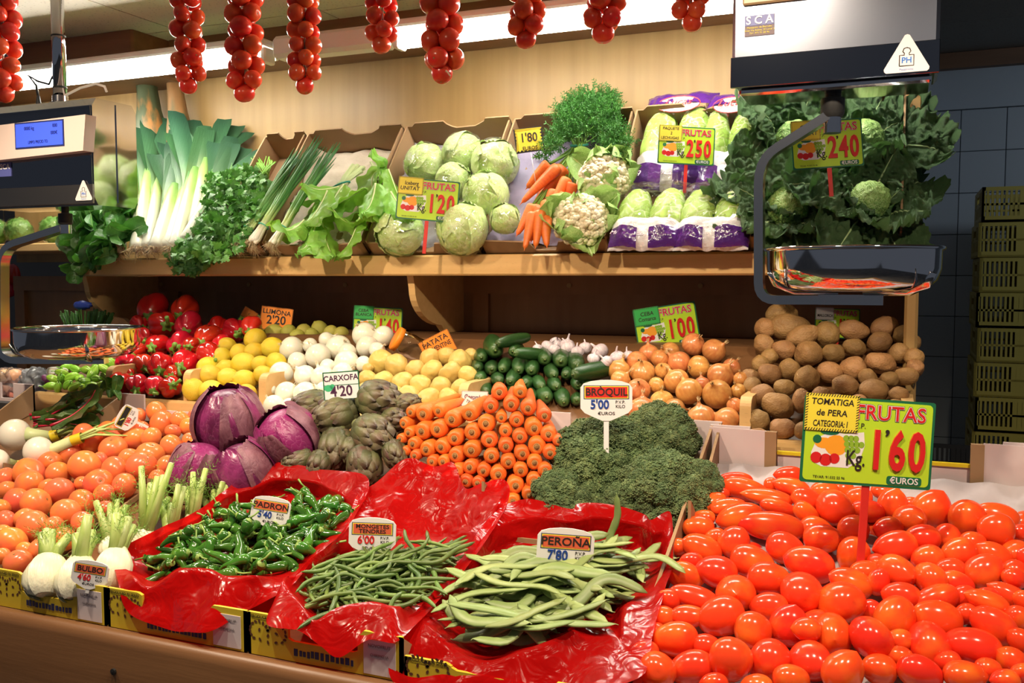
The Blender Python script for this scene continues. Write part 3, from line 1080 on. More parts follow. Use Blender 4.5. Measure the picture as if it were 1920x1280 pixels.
BRACT = [bract(L, W, c) for L, W, c in ((.034, .040, .25), (.041, .044, .40), (.046, .043, .55), (.043, .038, .70), (.036, .032, .85), (.027, .023, 1.0))]
# ================================================================== heaps, placed where the photograph shows each piece
UP = Vector((0, 0, 1))


def rdir():
    return Vector((rnd(-1, 1), rnd(-1, 1), rnd(-1, 1))).normalized()


def pile(kinds, name, data, H, axis, desc, cat, group, up=0., band=None, fix=1., keep=.97, lat=.2, seed=1, scale=None, lo=0., hi=9.):
    random.seed(seed)
    P, R, A = [], [], []
    for q in data:
        d = q[2]
        p, t = onH(q[0], q[1], H, up)
        s = min(max(d * t * fix * 1.09, lo), hi)
        P.append(p); R.append(s / 2)
    P = relax(P, R, lat=lat, keep=keep)
    labs = rowlabels([(q[0], q[1]) for q in data], band or np.median([q[2] for q in data]) * .8)
    out = []
    global VW
    for i, q in enumerate(data):
        VW = (P[i] - CAM).normalized()
        ax = axis(q)
        sc = R[i] * 2
        M = TM(P[i], ax, rnd(0, 6.28), scale(q, sc) if scale else sc)
        out.append(inst(kinds[i % len(kinds)] if len(kinds) < 2 else random.choice(kinds), name, M, label='%s, %s' % (desc, labs[i]), cat=cat, group=group))
    return out


# ---- lower shelf
A1 = (190, 540, 4)
red = crop(*A1, [(390, 160, 215), (625, 160, 180), (460, 280, 200), (655, 285, 190), (285, 270, 120), (320, 370, 130), (420, 435, 165), (605, 425, 195), (810, 375, 190),
                 (980, 330, 180), (185, 560, 145), (280, 470, 130), (310, 580, 145), (455, 580, 175), (635, 560, 190), (780, 510, 165), (150, 710, 165), (270, 730, 155),
                 (395, 735, 140), (515, 740, 155), (1100, 300, 150), (900, 420, 130), (700, 420, 120), (540, 640, 120), (200, 650, 110), (870, 300, 150)])
pile(PEP, 'red_pepper', red, LOW, lambda q: (-VW + rgt * rnd(-.45, .45) + UP * rnd(-.5, .15)), 'glossy red bell pepper', 'pepper', 'red peppers in the lower shelf bin', fix=1.2, seed=4, keep=.85, band=26)
lem = crop(*A1, [(695, 765, 150), (825, 770, 150), (820, 655, 155), (955, 675, 135), (1080, 690, 145), (1090, 790, 130), (985, 765, 110), (800, 590, 140), (940, 600, 115),
                 (1060, 570, 155), (1200, 570, 120), (1310, 560, 140), (1210, 650, 125), (905, 515, 130), (1030, 485, 120), (1150, 475, 125), (1285, 450, 145), (940, 430, 115), (1155, 385, 150)])
pile(LEM, 'lemon', lem, LOW, lambda q: (-VW * rnd(-.3, .9) + rgt * rnd(-1, 1) + UP * rnd(-.5, .4)), 'yellow lemon between peppers and white onions', 'lemon', 'lemons in the lower shelf bin', fix=1.02, seed=3, keep=.95)
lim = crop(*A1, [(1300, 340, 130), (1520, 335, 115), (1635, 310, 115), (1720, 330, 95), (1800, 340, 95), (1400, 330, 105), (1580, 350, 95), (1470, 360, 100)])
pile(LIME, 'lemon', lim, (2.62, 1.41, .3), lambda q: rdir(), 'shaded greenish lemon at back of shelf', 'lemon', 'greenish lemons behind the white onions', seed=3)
won = crop(*A1, [(1430, 455, 165), (1490, 550, 135), (1620, 510, 165), (1775, 455, 170), (1690, 390, 110), (1560, 430, 100), (1890, 470, 125), (1350, 640, 155), (1530, 660, 145), (1660, 665, 155),
                 (1830, 560, 165), (1810, 640, 150), (1400, 790, 155), (1540, 790, 160), (1300, 880, 140), (1420, 890, 120), (1650, 770, 120), (1710, 590, 110), (1250, 760, 110), (1480, 890, 110)])
won += crop(620, 590, 4, [(225, 255, 150), (255, 150, 165), (395, 160, 140), (345, 265, 110), (245, 370, 110)])
pile(WON, 'white_onion', won, LOW, lambda q: (-VW * rnd(-.8, .8) + rgt * rnd(-1, 1) + UP * rnd(-.6, .9)), 'pale papery white onion', 'onion', 'white onions on the lower shelf', fix=1.06, seed=8, keep=.95)
B1 = (620, 590, 4)
yp = crop(*B1, [(380, 365, 175), (495, 385, 165), (635, 415, 140), (765, 425, 155), (905, 440, 155), (975, 355, 165), (745, 335, 140), (870, 310, 125), (1045, 310, 105), (1030, 460, 135),
                (280, 480, 125), (395, 500, 145), (540, 510, 150), (675, 530, 145), (830, 545, 150), (975, 550, 135), (590, 615, 145), (730, 640, 165), (890, 640, 145), (290, 400, 80), (870, 700, 120),
                (250, 570, 110), (480, 590, 110), (620, 690, 120), (740, 715, 110)])
pile(YPOT, 'yellow_potato', yp, LOW, lambda q: rdir(), 'smooth yellow potato', 'potato', 'yellow potatoes on the lower shelf', fix=1.06, seed=5, keep=.88,
     scale=lambda q, s: (s * rnd(.86, .98), s * rnd(.9, 1.), s * rnd(1.0, 1.18)))
cu = crop(*B1, [(1230, 270, 150), (1385, 275, 110), (1130, 325, 105), (1610, 335, 120), (1740, 340, 145), (1850, 360, 140), (1105, 400, 95), (1200, 410, 105), (1300, 395, 100), (1405, 395, 115),
                (1515, 410, 115), (1660, 440, 105), (1775, 450, 100), (1905, 430, 95), (1120, 485, 110), (1255, 495, 105), (1365, 490, 110), (1470, 520, 105), (1570, 525, 100), (1680, 530, 105),
                (1845, 520, 100), (1055, 570, 125), (1160, 580, 105), (1500, 610, 100), (1610, 620, 130), (1745, 630, 120), (1845, 645, 95), (1380, 590, 100), (1270, 590, 100), (1930, 530, 95), (1960, 640, 95), (1990, 440, 100)])
random.seed(6)
labs = rowlabels([(q[0], q[1]) for q in cu], 20)
Pc, Rc = [], []
for q in cu:
    p, t = onH(q[0], q[1], (2.16, 1.235, .75)); Pc.append(p); Rc.append(q[2] * t / 2)
Pc = relax(Pc, Rc, lat=.5, keep=.88)
for i, q in enumerate(cu):
    ax = (-Vector((fwd.x, fwd.y, 0)) + rgt * rnd(-.12, .12) - UP * rnd(-.02, .12)).normalized()
    d = Rc[i] * 2 * 1.05
    inst(random.choice(CUC), 'cucumber', TM(Pc[i] - ax * 1.15 * d, ax, rnd(0, 6), d), label='dark green cucumber seen end-on, ' + labs[i], cat='cucumber', group='cucumbers stacked on the lower shelf')
for (x, y, w, a, lab) in ((1365, 190, 100, 12, 'dark cucumber lying crosswise on top of the cucumber stack'), (1500, 292, 100, -4, 'dark cucumber lying crosswise just under the topmost cucumber'),
                          (1975, 418, 140, 8, 'dark cucumber lying crosswise at the right end beside garlic')):
    q = crop(*B1, [(x, y, w)])[0]
    p, t = onH(q[0], q[1], (2.16, 1.235, .75), .02)
    inst(CUC[0], 'cucumber', TM(p, imgdir(180 + a, .7), 0, q[2] * t * 1.0 * .95), label=lab, cat='cucumber', group='cucumbers stacked on the lower shelf')
C1 = (1040, 560, 4)
ga = crop(*C1, [(340, 400, 130), (90, 350, 110), (170, 400, 95), (230, 370, 95), (480, 440, 110), (540, 430, 85), (20, 380, 90), (290, 450, 90), (390, 470, 90)]) + \
    crop(*B1, [(1620, 240, 95), (1760, 250, 105), (1690, 215, 95), (1560, 250, 70)])
pile(GARL, 'garlic_bulb', ga, (2.45, 1.385, .25), lambda q: (UP + rdir() * .8), 'mauve white garlic bulb behind cucumbers', 'garlic', 'garlic bulbs behind the cucumbers', seed=3)
on = crop(*C1, [(490, 540, 170), (660, 550, 180), (930, 480, 165), (1075, 510, 165), (1245, 580, 195), (905, 620, 185), (810, 540, 120), (495, 610, 150), (640, 680, 170), (800, 770, 170),
                (1015, 690, 190), (1225, 715, 210), (660, 830, 200), (900, 840, 180), (1100, 890, 205), (1290, 910, 185), (760, 650, 120), (1110, 640, 120), (1370, 690, 110), (1350, 800, 115),
                (1320, 520, 135), (1195, 390, 170), (1040, 340, 165), (700, 420, 150), (860, 400, 140), (800, 450, 140), (620, 470, 150), (1030, 1000, 120), (1220, 1005, 150), (1390, 600, 110), (520, 760, 130), (780, 920, 130)])
pile(ONI, 'brown_onion', on, LOW, lambda q: (-VW * rnd(-.5, .6) + rgt * rnd(-.7, .7) + UP * rnd(.0, 1.)), 'papery brown onion', 'onion', 'brown onions on the lower shelf', seed=12, keep=.95, fix=.97)
D1 = (1340, 560, 4)
po = [(570, 220, 235, 1.5, -5), (650, 275, 185, 1.5, 18), (845, 265, 180, 1, 0), (1045, 235, 170, 1.45, -5), (1270, 215, 180, 1.3, 25), (1235, 325, 165, 1.3, 10), (1415, 270, 145, 1, 0),
      (515, 385, 165, 1.2, 0), (705, 410, 195, 1, 0), (890, 405, 150, 1.25, 0), (1050, 365, 145, 1.3, 0), (1240, 480, 185, 1.4, -8), (1390, 410, 150, 1.1, 0), (1490, 440, 140, 1.1, 90),
      (415, 430, 120, 1.1, 0), (410, 560, 165, 1.2, -15), (560, 525, 150, 1.1, 0), (690, 595, 180, 1.1, -20), (860, 550, 175, 1.2, -10), (1040, 525, 190, 1.1, 80), (1430, 580, 150, 1.3, 0),
      (1500, 520, 130, 1, 0), (525, 665, 145, 1.3, 0), (355, 720, 175, 1.2, 20), (980, 650, 170, 1.3, 0), (1190, 690, 195, 1.3, -5), (1380, 715, 130, 1.3, 0), (475, 800, 210, 1.3, -10),
      (650, 770, 150, 1.4, 85), (330, 915, 170, 1, 0), (515, 975, 175, 1.3, -5), (650, 990, 120, 1.2, 90), (270, 600, 145, 1, 0), (285, 660, 140, 1.1, 0), (320, 1025, 130, 1.3, 0), (795, 720, 130, 1.2, 0),
      (370, 340, 150, 1, 0), (380, 220, 150, 1, 0), (500, 115, 180, 1.5, 0), (340, 490, 130, 1, 0), (1480, 330, 130, 1.1, 90), (1080, 770, 120, 1.2, 0), (1320, 600, 130, 1.2, 0), (1150, 590, 130, 1.1, 0),
      (780, 870, 150, 1.2, 0), (900, 780, 150, 1.2, 20), (1200, 830, 150, 1.2, 0), (1350, 820, 150, 1.2, 0)]
po = crop(*D1, po)
pile(POT, 'potato', po, LOW, lambda q: imgdir(q[4] + rnd(-6, 6), rnd(-.2, .2)) if q[3] > 1.02 else (-fwd + rdir() * .4), 'earthy brown potato', 'potato', 'brown potatoes heaped on the lower shelf', seed=21, keep=.86,
     scale=lambda q, s: (s * (.84 if q[3] > 1.15 else .97), s * (.84 if q[3] > 1.15 else .93), s * (1.02 if q[3] < 1.1 else .84 * q[3])))
G1 = (0, 560, 6)
gp = crop(*G1, [(850, 790, 110), (970, 800, 120), (1060, 840, 140), (900, 900, 120), (800, 880, 115), (700, 900, 115), (570, 980, 110), (650, 1000, 100), (760, 970, 110), (840, 990, 110), (930, 1000, 105),
                (1040, 985, 125), (1140, 970, 100), (1240, 720, 130), (1120, 770, 115), (1160, 880, 100), (700, 830, 100), (1080, 900, 105), (980, 930, 110), (600, 900, 100), (1170, 800, 110), (760, 770, 100)])
pile(GPEP, 'green_pepper', gp, LOW, lambda q: (-VW * rnd(-.4, 1) + rgt * rnd(-1, 1) + UP * rnd(-.4, .6)), 'light green pepper behind left scale pan', 'pepper', 'light green peppers behind the left scale pan', seed=2, fix=1., keep=.95)

# ---- front counter
E1 = (0, 760, 4)
to = crop(*E1, [(680, 270, 185), (855, 325, 190), (1010, 255, 185), (1200, 140, 180), (505, 365, 175), (645, 450, 230), (860, 490, 195), (1065, 450, 205), (1150, 360, 190), (1290, 305, 160), (720, 580, 195),
                (910, 610, 185), (460, 510, 180), (240, 500, 215), (225, 590, 195), (470, 630, 205), (285, 725, 215), (100, 730, 195), (625, 725, 185), (490, 810, 210), (270, 905, 235), (60, 870, 160), (90, 1020, 215),
                (140, 1175, 190), (50, 545, 150), (70, 630, 140), (385, 420, 150), (625, 215, 150), (800, 200, 150), (830, 250, 130), (895, 155, 140), (1055, 75, 120), (1150, 50, 140), (1080, 175, 115), (1000, 150, 120),
                (1345, 110, 130), (1400, 160, 125), (1310, 190, 110), (1400, 270, 120), (1455, 80, 100), (1460, 290, 110), (970, 390, 135), (1120, 240, 140), (1250, 450, 140), (530, 290, 120), (740, 410, 120), (580, 600, 110),
                (350, 610, 120), (170, 850, 140), (290, 1080, 160), (10, 1130, 120), (780, 660, 140), (790, 790, 150), (480, 1000, 170), (620, 880, 160), (1180, 540, 120), (30, 760, 130), (400, 900, 140), (200, 1090, 130), (20, 960, 130)])
pile(TOM, 'salad_tomato', to, FRONT, lambda q: (UP * rnd(-.2, 1) + rdir()), 'round orange-red tomato', 'tomato', 'round tomatoes heaped at the left', seed=31, keep=.95, up=.005)
F1, F2, F3, F4 = (1200, 860, 4), (1440, 860, 4), (1200, 960, 4), (1440, 960, 4)
pl = crop(*F1, [(715, 165, 110, 250, 0), (790, 230, 150, 330, -12), (1120, 120, 110, 210, 0), (1140, 215, 130, 260, -15), (960, 290, 110, 350, -8), (985, 195, 90, 110, 0), (1255, 305, 140, 235, -20), (1395, 240, 135, 200, 0),
                (1470, 375, 240, 0, 0), (1040, 370, 115, 270, -15), (1250, 410, 130, 210, -40), (650, 360, 115, 250, 10), (750, 440, 185, 330, 12), (985, 505, 180, 460, -5), (440, 515, 145, 225, 0), (545, 340, 125, 225, 25),
                (460, 680, 185, 290, -25), (700, 625, 195, 225, 60), (570, 590, 120, 160, 20), (1340, 560, 185, 280, -30), (1395, 610, 195, 270, 0), (1600, 540, 190, 225, 90), (1090, 670, 195, 275, -20), (1270, 800, 225, 350, -15),
                (845, 775, 205, 320, -20), (570, 855, 215, 290, -10), (970, 905, 215, 310, -10), (350, 875, 170, 250, -15), (720, 1010, 250, 0, 0), (410, 1040, 155, 350, -15), (975, 1115, 185, 270, 0), (1220, 1005, 262, 0, 0),
                (1505, 1100, 285, 0, 0), (1600, 720, 215, 225, 75), (1605, 930, 180, 310, -20), (180, 1180, 130, 180, 0), (370, 1180, 145, 260, 0), (610, 1190, 245, 345, 20), (210, 1060, 145, 180, 0), (1690, 840, 130, 200, 0), (480, 440, 100, 160, 0), (300, 660, 110, 150, 0), (390, 760, 110, 160, 0), (590, 260, 90, 160, 0)])
pl += crop(*F3, [(270, 950, 220, 320, 10), (870, 890, 220, 260, -10), (1135, 865, 245, 270, 75), (1450, 920, 270, 0, 0), (1735, 945, 262, 0, 0), (375, 1170, 225, 330, 20), (690, 1110, 260, 300, 70), (970, 1110, 265, 285, 50),
                 (1260, 1100, 262, 0, 0), (1510, 1190, 265, 300, 60), (1130, 1250, 200, 260, 0), (110, 900, 130, 180, 0), (160, 1180, 240, 0, 0), (1330, 830, 170, 220, 0), (560, 1290, 150, 200, 0), (880, 1300, 150, 220, 0), (490, 1000, 150, 200, 0), (40, 1050, 150, 200, 0)])
pl += crop(*F2, [(680, 290, 135, 190, 0), (745, 390, 150, 240, -10), (960, 340, 185, 200, 80), (1070, 450, 190, 0, 0), (1250, 390, 230, 245, 60), (1475, 455, 220, 230, 75), (1720, 430, 165, 300, -15), (1705, 545, 205, 250, 0),
                 (1885, 550, 100, 130, 0), (905, 530, 165, 200, 0), (965, 655, 190, 300, 10), (1175, 595, 180, 240, 0), (1340, 600, 170, 200, -40), (1210, 755, 180, 225, 10), (1435, 705, 190, 245, 20), (1690, 745, 190, 265, -40),
                 (1850, 690, 180, 0, 0), (1600, 845, 225, 245, 45), (965, 850, 228, 0, 0), (800, 780, 130, 0, 0), (815, 920, 140, 200, 80), (1190, 900, 205, 0, 0), (1410, 930, 140, 240, -15), (1530, 620, 130, 180, 0),
                 (1870, 850, 160, 200, -40), (1800, 910, 130, 170, -30), (1800, 1010, 165, 300, -30), (880, 240, 120, 200, 0), (540, 230, 120, 180, 0), (1060, 350, 110, 140, 0), (1430, 830, 140, 200, 0), (1950, 760, 160, 220, -30)])
pl += crop(*F4, [(1010, 635, 195, 270, -10), (1270, 660, 190, 340, 20), (950, 790, 265, 310, 70), (1255, 800, 225, 345, -15), (1455, 640, 160, 190, 0), (1650, 680, 150, 300, -20), (1700, 850, 220, 340, -35), (1880, 800, 160, 220, -40),
                 (1190, 985, 285, 0, 0), (1540, 1015, 265, 395, -10), (1800, 1110, 180, 210, -40), (1135, 1200, 220, 320, -20), (1470, 1220, 190, 290, 0), (830, 1180, 205, 245, -10), (980, 1080, 140, 200, -10), (1780, 1260, 140, 200, 0),
                 (1890, 960, 150, 200, -40), (1900, 1200, 130, 160, 0), (750, 740, 140, 170, 60), (1500, 760, 130, 160, 0), (1650, 1180, 150, 190, 0), (1930, 680, 150, 220, -30), (1000, 960, 130, 180, 0), (1680, 640, 120, 180, 0), (1350, 1120, 140, 180, 0), (300, 900, 150, 200, 0)])
for k in range(46):                  # those deeper in the heap, glimpsed between the others
    random.seed(400 + k)
    pl.append((1260 + (k % 9) * 80 + rnd(-25, 25), 985 + (k // 9) * 62 + rnd(-20, 20), 40, 52, rnd(-40, 40)))
random.seed(17)
Pp, Rp = [], []
for i, q in enumerate(pl):
    deep = i >= len(pl) - 46
    p, t = onH(q[0], q[1], FRONT, -.045 if deep else .0)
    Pp.append(p); Rp.append(t)
pl = [(q[0], q[1], q[2] * 1.15, q[3] * 1.06, q[4]) for q in pl]
rr = [min(q[2], 76) * .5 * t for q, t in zip(pl, Rp)]
Pp = relax(Pp, [r * (1.12 if q[3] > q[2] * 1.15 else 1) for r, q in zip(rr, pl)], lat=.1, keep=.95)
labs = rowlabels([(q[0], q[1]) for q in pl], 30)
for i, q in enumerate(pl):
    t = (Pp[i] - CAM).dot(fwd) / F
    w = q[2] * t; L = q[3] * t / 4 * 1.0 if i < len(pl) - 46 else q[3] * t
    if i < len(pl) - 46 and not q[3]:
        ax = (-fwd + rgt * rnd(-.25, .25) + upv * rnd(-.3, .3)) * random.choice((1, -1)); L = w * rnd(1.2, 1.35); w *= .98
    else:
        ax = imgdir(q[4], rnd(.05, .3)) * random.choice((1, 1, -1)); L = max(L, w * 1.1)
    inst(random.choice(PLUM), 'plum_tomato', TM(Pp[i], ax, rnd(0, 6.28), (w, w, L)), label='red plum tomato in big front heap, ' + labs[i], cat='tomato', group='plum tomatoes in the front heap')

H1 = (720, 690, 4)
ca = crop(*H1, [(865, 180, 125), (1020, 180, 110), (800, 285, 120), (955, 270, 130), (1080, 300, 125), (880, 370, 90), (995, 390, 115), (1200, 360, 115), (765, 415, 135), (910, 470, 105), (1130, 445, 140), (1240, 505, 125), (660, 480, 130),
                (790, 540, 130), (1020, 515, 120), (1150, 585, 140), (1245, 635, 115), (640, 340, 135), (500, 390, 140), (290, 350, 140), (410, 320, 110), (205, 330, 95), (390, 455, 140), (280, 485, 140), (150, 415, 95), (180, 490, 90),
                (220, 560, 105), (530, 525, 130), (655, 615, 140), (915, 585, 120), (1040, 640, 120), (1140, 715, 120), (430, 590, 125), (315, 610, 130), (535, 655, 125), (805, 660, 120), (930, 710, 118), (1025, 770, 115), (1125, 845, 120),
                (985, 890, 135), (635, 745, 120), (745, 770, 110), (860, 795, 130), (540, 775, 110), (440, 700, 100), (360, 710, 100), (235, 650, 90), (170, 610, 80), (135, 520, 80), (615, 850, 110), (965, 990, 110), (1090, 950, 115), (1300, 540, 90),
                (1200, 760, 110), (700, 860, 100), (820, 900, 110), (480, 820, 100), (330, 780, 100), (1220, 860, 100), (900, 1060, 100), (780, 1000, 100)])
random.seed(41)
HC = (1.80, 1.075, 2.2)
Pc, Rc = [], []
for q in ca:
    p, t = onH(q[0], q[1], HC); Pc.append(p); Rc.append(q[2] * t / 2)
Pc = relax(Pc, Rc, lat=.6, keep=.95)
labs = rowlabels([(q[0], q[1]) for q in ca], 24)
for i, q in enumerate(ca):
    k = min(max((q[0] - 750) / 190, 0), 1)
    ax = (Vector((fwd.x, fwd.y, 0)).normalized() + rgt * (.55 * (1 - k) + rnd(-.08, .08)) + UP * rnd(-.02, .10)).normalized()
    d = Rc[i] * 2
    inst(random.choice(CAR), 'carrot', TM(Pc[i] - ax * .12 * d, ax, rnd(0, 6.28), (d, d, d * .9)), label='loose carrot in stacked heap, crown outwards, ' + labs[i], cat='carrot', group='loose carrots stacked crowns outwards')

# ---- strings of tomatoes on the rail above
ln_m = mat('jute_string', (.50, .40, .25), .9)
rail = thing_mesh('hanging_rail', MB().tube([(-3.2, 2.0, 2.395), (-.1, 2.0, 2.395)], .008, 10), steel, 'thin steel rail under the ceiling that carries the tomato strings', 'rail', True)
for k in range(4):
    O('rail_hook', MB().tube([(-3.0 + k * .9, 2.0, 2.39), (-3.0 + k * .9, 2.0, ZC - .01)], .004, 6).mesh('rail_hook', steel), rail)
SL = [(8, 192, 66, 'at left edge beside the left scale'), (355, 176, 60, 'third from the left edge of the picture' if 0 else 'hanging before lit strip, next right of left scale'), (461, 192, 68, 'longest, hanging at the end of left strip light'), (572, 176, 60, 'slim, hanging right of the longest string'),
      (717, 100, 62, 'short, hanging above the pale chard box'), (830, 156, 74, 'thick, with a loose string end below'), (987, 92, 68, 'hanging above the orange 1\'80 card'), (1133, 82, 74, 'hanging above the feathery carrot tops'), (1294, 60, 66, 'shortest, beside the right scale')]
for n, (px, bot, wd, lab) in enumerate(SL):
    random.seed(60 + n)
    p, t = onY(px, bot, 2.0)
    d = wd * t * .56
    base = Vector((p.x, 2.0, p.z + d * .45))
    root = E('tomato_string', Matrix.Translation(base), 'string of red tomatoes, ' + lab, 'tomato string', 'tomato strings hanging from the rail')
    top = 2.39 - base.z
    c = MB().tube([(0, 0, -.01), (.002, 0, top * .5), (0, 0, top)], .003, 6)
    if 'loose' in lab: c.tube([(0, 0, -.01), (.02, -.02, .0), (.035, -.03, -.015)], .002, 5)
    O('cord', c.mesh('cord', ln_m), root)
    O('tomato', random.choice(STR), root, TM((rnd(-.004, .004), 0, 0), UP * -1 + rdir() * .3, 0, d))
    z = d * .62; a0 = rnd(0, 6)
    k = 0
    while base.z + z < 2.37:
        nn = 3
        for j in range(nn):
            a = a0 + j * 2.094 + k * 1.047
            dd = d * rnd(.86, 1.04)
            O('tomato', random.choice(STR), root, TM((math.cos(a) * d * .54, math.sin(a) * d * .54, z + rnd(-.004, .004)), Vector((math.cos(a), math.sin(a), rnd(-.4, .3))) * random.choice((1, -1)), rnd(0, 6), dd))
        z += d * .80; k += 1
# ================================================================== leafy things on the upper shelf
def tray(px0, px1, label, back=True, liner=None, cut=0):
    """open cardboard tray tilted against the wall; px0, px1: its front corners in the picture"""
    xa = onY(px0, 468, 2.47)[0].x; xb = onY(px1, 468, 2.47)[0].x
    s = math.atan(1.2)
    M = Matrix.Translation((xa, 2.462, 1.622)) @ Matrix(((1, 0, 0, 0), (0, math.cos(s), -math.sin(s), 0), (0, math.sin(s), math.cos(s), 0), (0, 0, 0, 1)))
    w = xb - xa - .004; L = .455; h = .105; t = .005
    o = E('cardboard_tray', M, label, 'cardboard tray', 'tilted cardboard trays on the upper shelf')
    O('base', MB().box((0, 0, 0), (w, L, t)).mesh('tray_base', card_m, False), o)
    side = [(0, 0), (L, 0), (L, h), (L - .05, h), (.11, h * .92), (.085, h * .66), (0, h * .60)]
    XZ = Matrix(((0, 0, 1, 0), (1, 0, 0, 0), (0, 1, 0, 0), (0, 0, 0, 1)))
    for x in (0, w - t):
        O('side_wall', MB().prism(side, x, x + t, M=XZ).mesh('tray_side', card_m, False), o)
    k = w
    notch = [(0, 0), (k, 0), (k, h * 1.12), (k * .78, h * 1.12), (k * .76, h * 1.02), (k * .70, h * .92), (k * .66, h * .86), (k * .48, h * .84), (k * .44, h * .90), (k * .40, h * 1.0), (k * .38, h * 1.12), (k * .1, h * 1.12), (k * .06, h), (0, h)]
    O('back_wall', MB().prism(notch, 0, t, M=Matrix(((1, 0, 0, 0), (0, 0, -1, L), (0, 1, 0, 0), (0, 0, 0, 1)))).mesh('tray_back', card_m, False), o)
    fr = [(0, 0), (k, 0), (k, h * .5), (k * .9, h * .48), (k * .62, h * .42), (k * .58, h * .1), (k * .42, h * .1), (k * .38, h * .42), (k * .1, h * .48), (0, h * .5)]
    O('front_wall', MB().prism(fr, 0, t, M=Matrix(((1, 0, 0, 0), (0, 0, -1, t), (0, 1, 0, 0), (0, 0, 0, 1)))).mesh('tray_front', card_m, False), o)
    if liner:
        n1, n2 = 26, 40
        P = np.zeros((n1, n2, 3))
        for i in range(n1):
            for j in range(n2):
                u, v = i / (n1 - 1), j / (n2 - 1)
                e = max(0, abs(u - .5) - .40) * 10
                P[i, j] = (.008 + u * (w - .016), .02 + v * (L - .03), .012 + .014 * fbm((u * 5, v * 8, px0), 1.3) + .02 * e * e + .012 * max(0, v - .9) * 10)
        O('liner', MB().grid(P).mesh('liner', liner), o)
    return o


purple_l = mat('mauve_paper_liner', (.34, .30, .44), .7, c2=(.28, .25, .36), nscale=9, bump=.2, bscale=30)
grey_l = mat('grey_paper_liner', (.36, .34, .38), .7, c2=(.3, .28, .32), nscale=9, bump=.2, bscale=30)
cream_l = mat('crumpled_cream_paper', (.70, .62, .50), .75, c2=(.6, .52, .4), nscale=9, bump=.6, bscale=22)
tray(512, 698, 'cardboard tray lined with cream paper holding the chard bunches', liner=cream_l)
tray(703, 908, 'cardboard tray with grey liner holding wrapped iceberg lettuces', liner=grey_l)
tray(914, 1150, 'cardboard tray with mauve liner holding bunched carrots and cauliflowers', liner=purple_l)
tray(1154, 1405, 'cardboard tray holding the purple packs of lettuce hearts')
tray(1409, 1694, 'cardboard tray at right end full of savoy cabbages')
tray(428, 508, 'cardboard tray behind the parsley and spring onions')


def tp(px, py, lift=0.):
    """a point of the tilted trays' face, lift metres out of it"""
    p, t = onH(px, py, TRAY, 0)
    n = Vector((0, -math.sin(math.atan(1.2)), math.cos(math.atan(1.2))))
    v = (p - CAM).normalized()
    return p - v * (lift / max(-v.dot(n), .2)), t


# iceberg lettuces
U1 = (500, 220, 4)
icd = crop(*U1, [(1000, 860, 350), (1470, 830, 380), (1190, 350, 300), (1475, 270, 300), (1710, 345, 350), (1640, 590, 345), (1400, 470, 265), (1790, 760, 220)])
icl = ['wrapped iceberg lettuce at tray front, left of the red stake', 'wrapped iceberg lettuce at tray front, right of the red stake', 'wrapped iceberg lettuce at upper left of its tray',
       'wrapped iceberg lettuce at the very back, topmost in tray', 'wrapped iceberg lettuce at upper right under the 1\'80 card', 'wrapped iceberg lettuce right of the 120 price board',
       'wrapped iceberg lettuce half hidden above the 120 price board', 'wrapped iceberg lettuce wedged low against the tray\'s right wall']
Pi, Ri = [], []
for q in icd:
    p, t = tp(q[0], q[1], .065); Pi.append(p); Ri.append(q[2] * t / 2 * 1.08)
Pi = relax(Pi, Ri, lat=.2, keep=.88)
for i, q in enumerate(icd):
    random.seed(70 + i)
    inst(ICE[i % 3], 'iceberg_lettuce', TM(Pi[i], (-fwd * rnd(.1, .8) + rdir() * .7 + UP * .4), rnd(0, 6), Ri[i] * 2 * .98), label=icl[i], cat='lettuce', group='film-wrapped iceberg lettuces')

# cauliflowers
for (cx, cy, dd, lab, sd) in ((1135, 340, 118, 'cauliflower with green leaves, upper one beside carrot tops', 1), (1090, 418, 122, 'cauliflower with green leaves, lower one at tray front', 2)):
    random.seed(sd + 90)
    p, t = tp(cx, cy, .07)
    k = dd * t / .165
    ax = (-fwd + UP * .45 + rgt * rnd(-.3, .05)).normalized()
    o = E('cauliflower', TM(p, ax, rnd(0, 6), k), lab, 'cauliflower', 'cauliflowers in the mauve-lined tray')
    O('curd', CURD[sd - 1], o)
    O('stump', MB().lathe([(.001, -.075), (.022, -.075), (.026, -.05), (.04, -.02), (.05, 0)], 12).mesh('stump', cau_r), o)
    for j in range(10):
        a = j * 6.283 / 10 + rnd(-.2, .2)
        M = Matrix.Rotation(a, 4, 'Z') @ Matrix.Translation((0, -.028, -.055)) @ Matrix.Rotation(rnd(.5, .85) if j % 2 else rnd(.35, .6), 4, 'X') @ Matrix.Scale(rnd(.65, .85), 4)
        O('leaf', CAUL[j % 3], o, M)

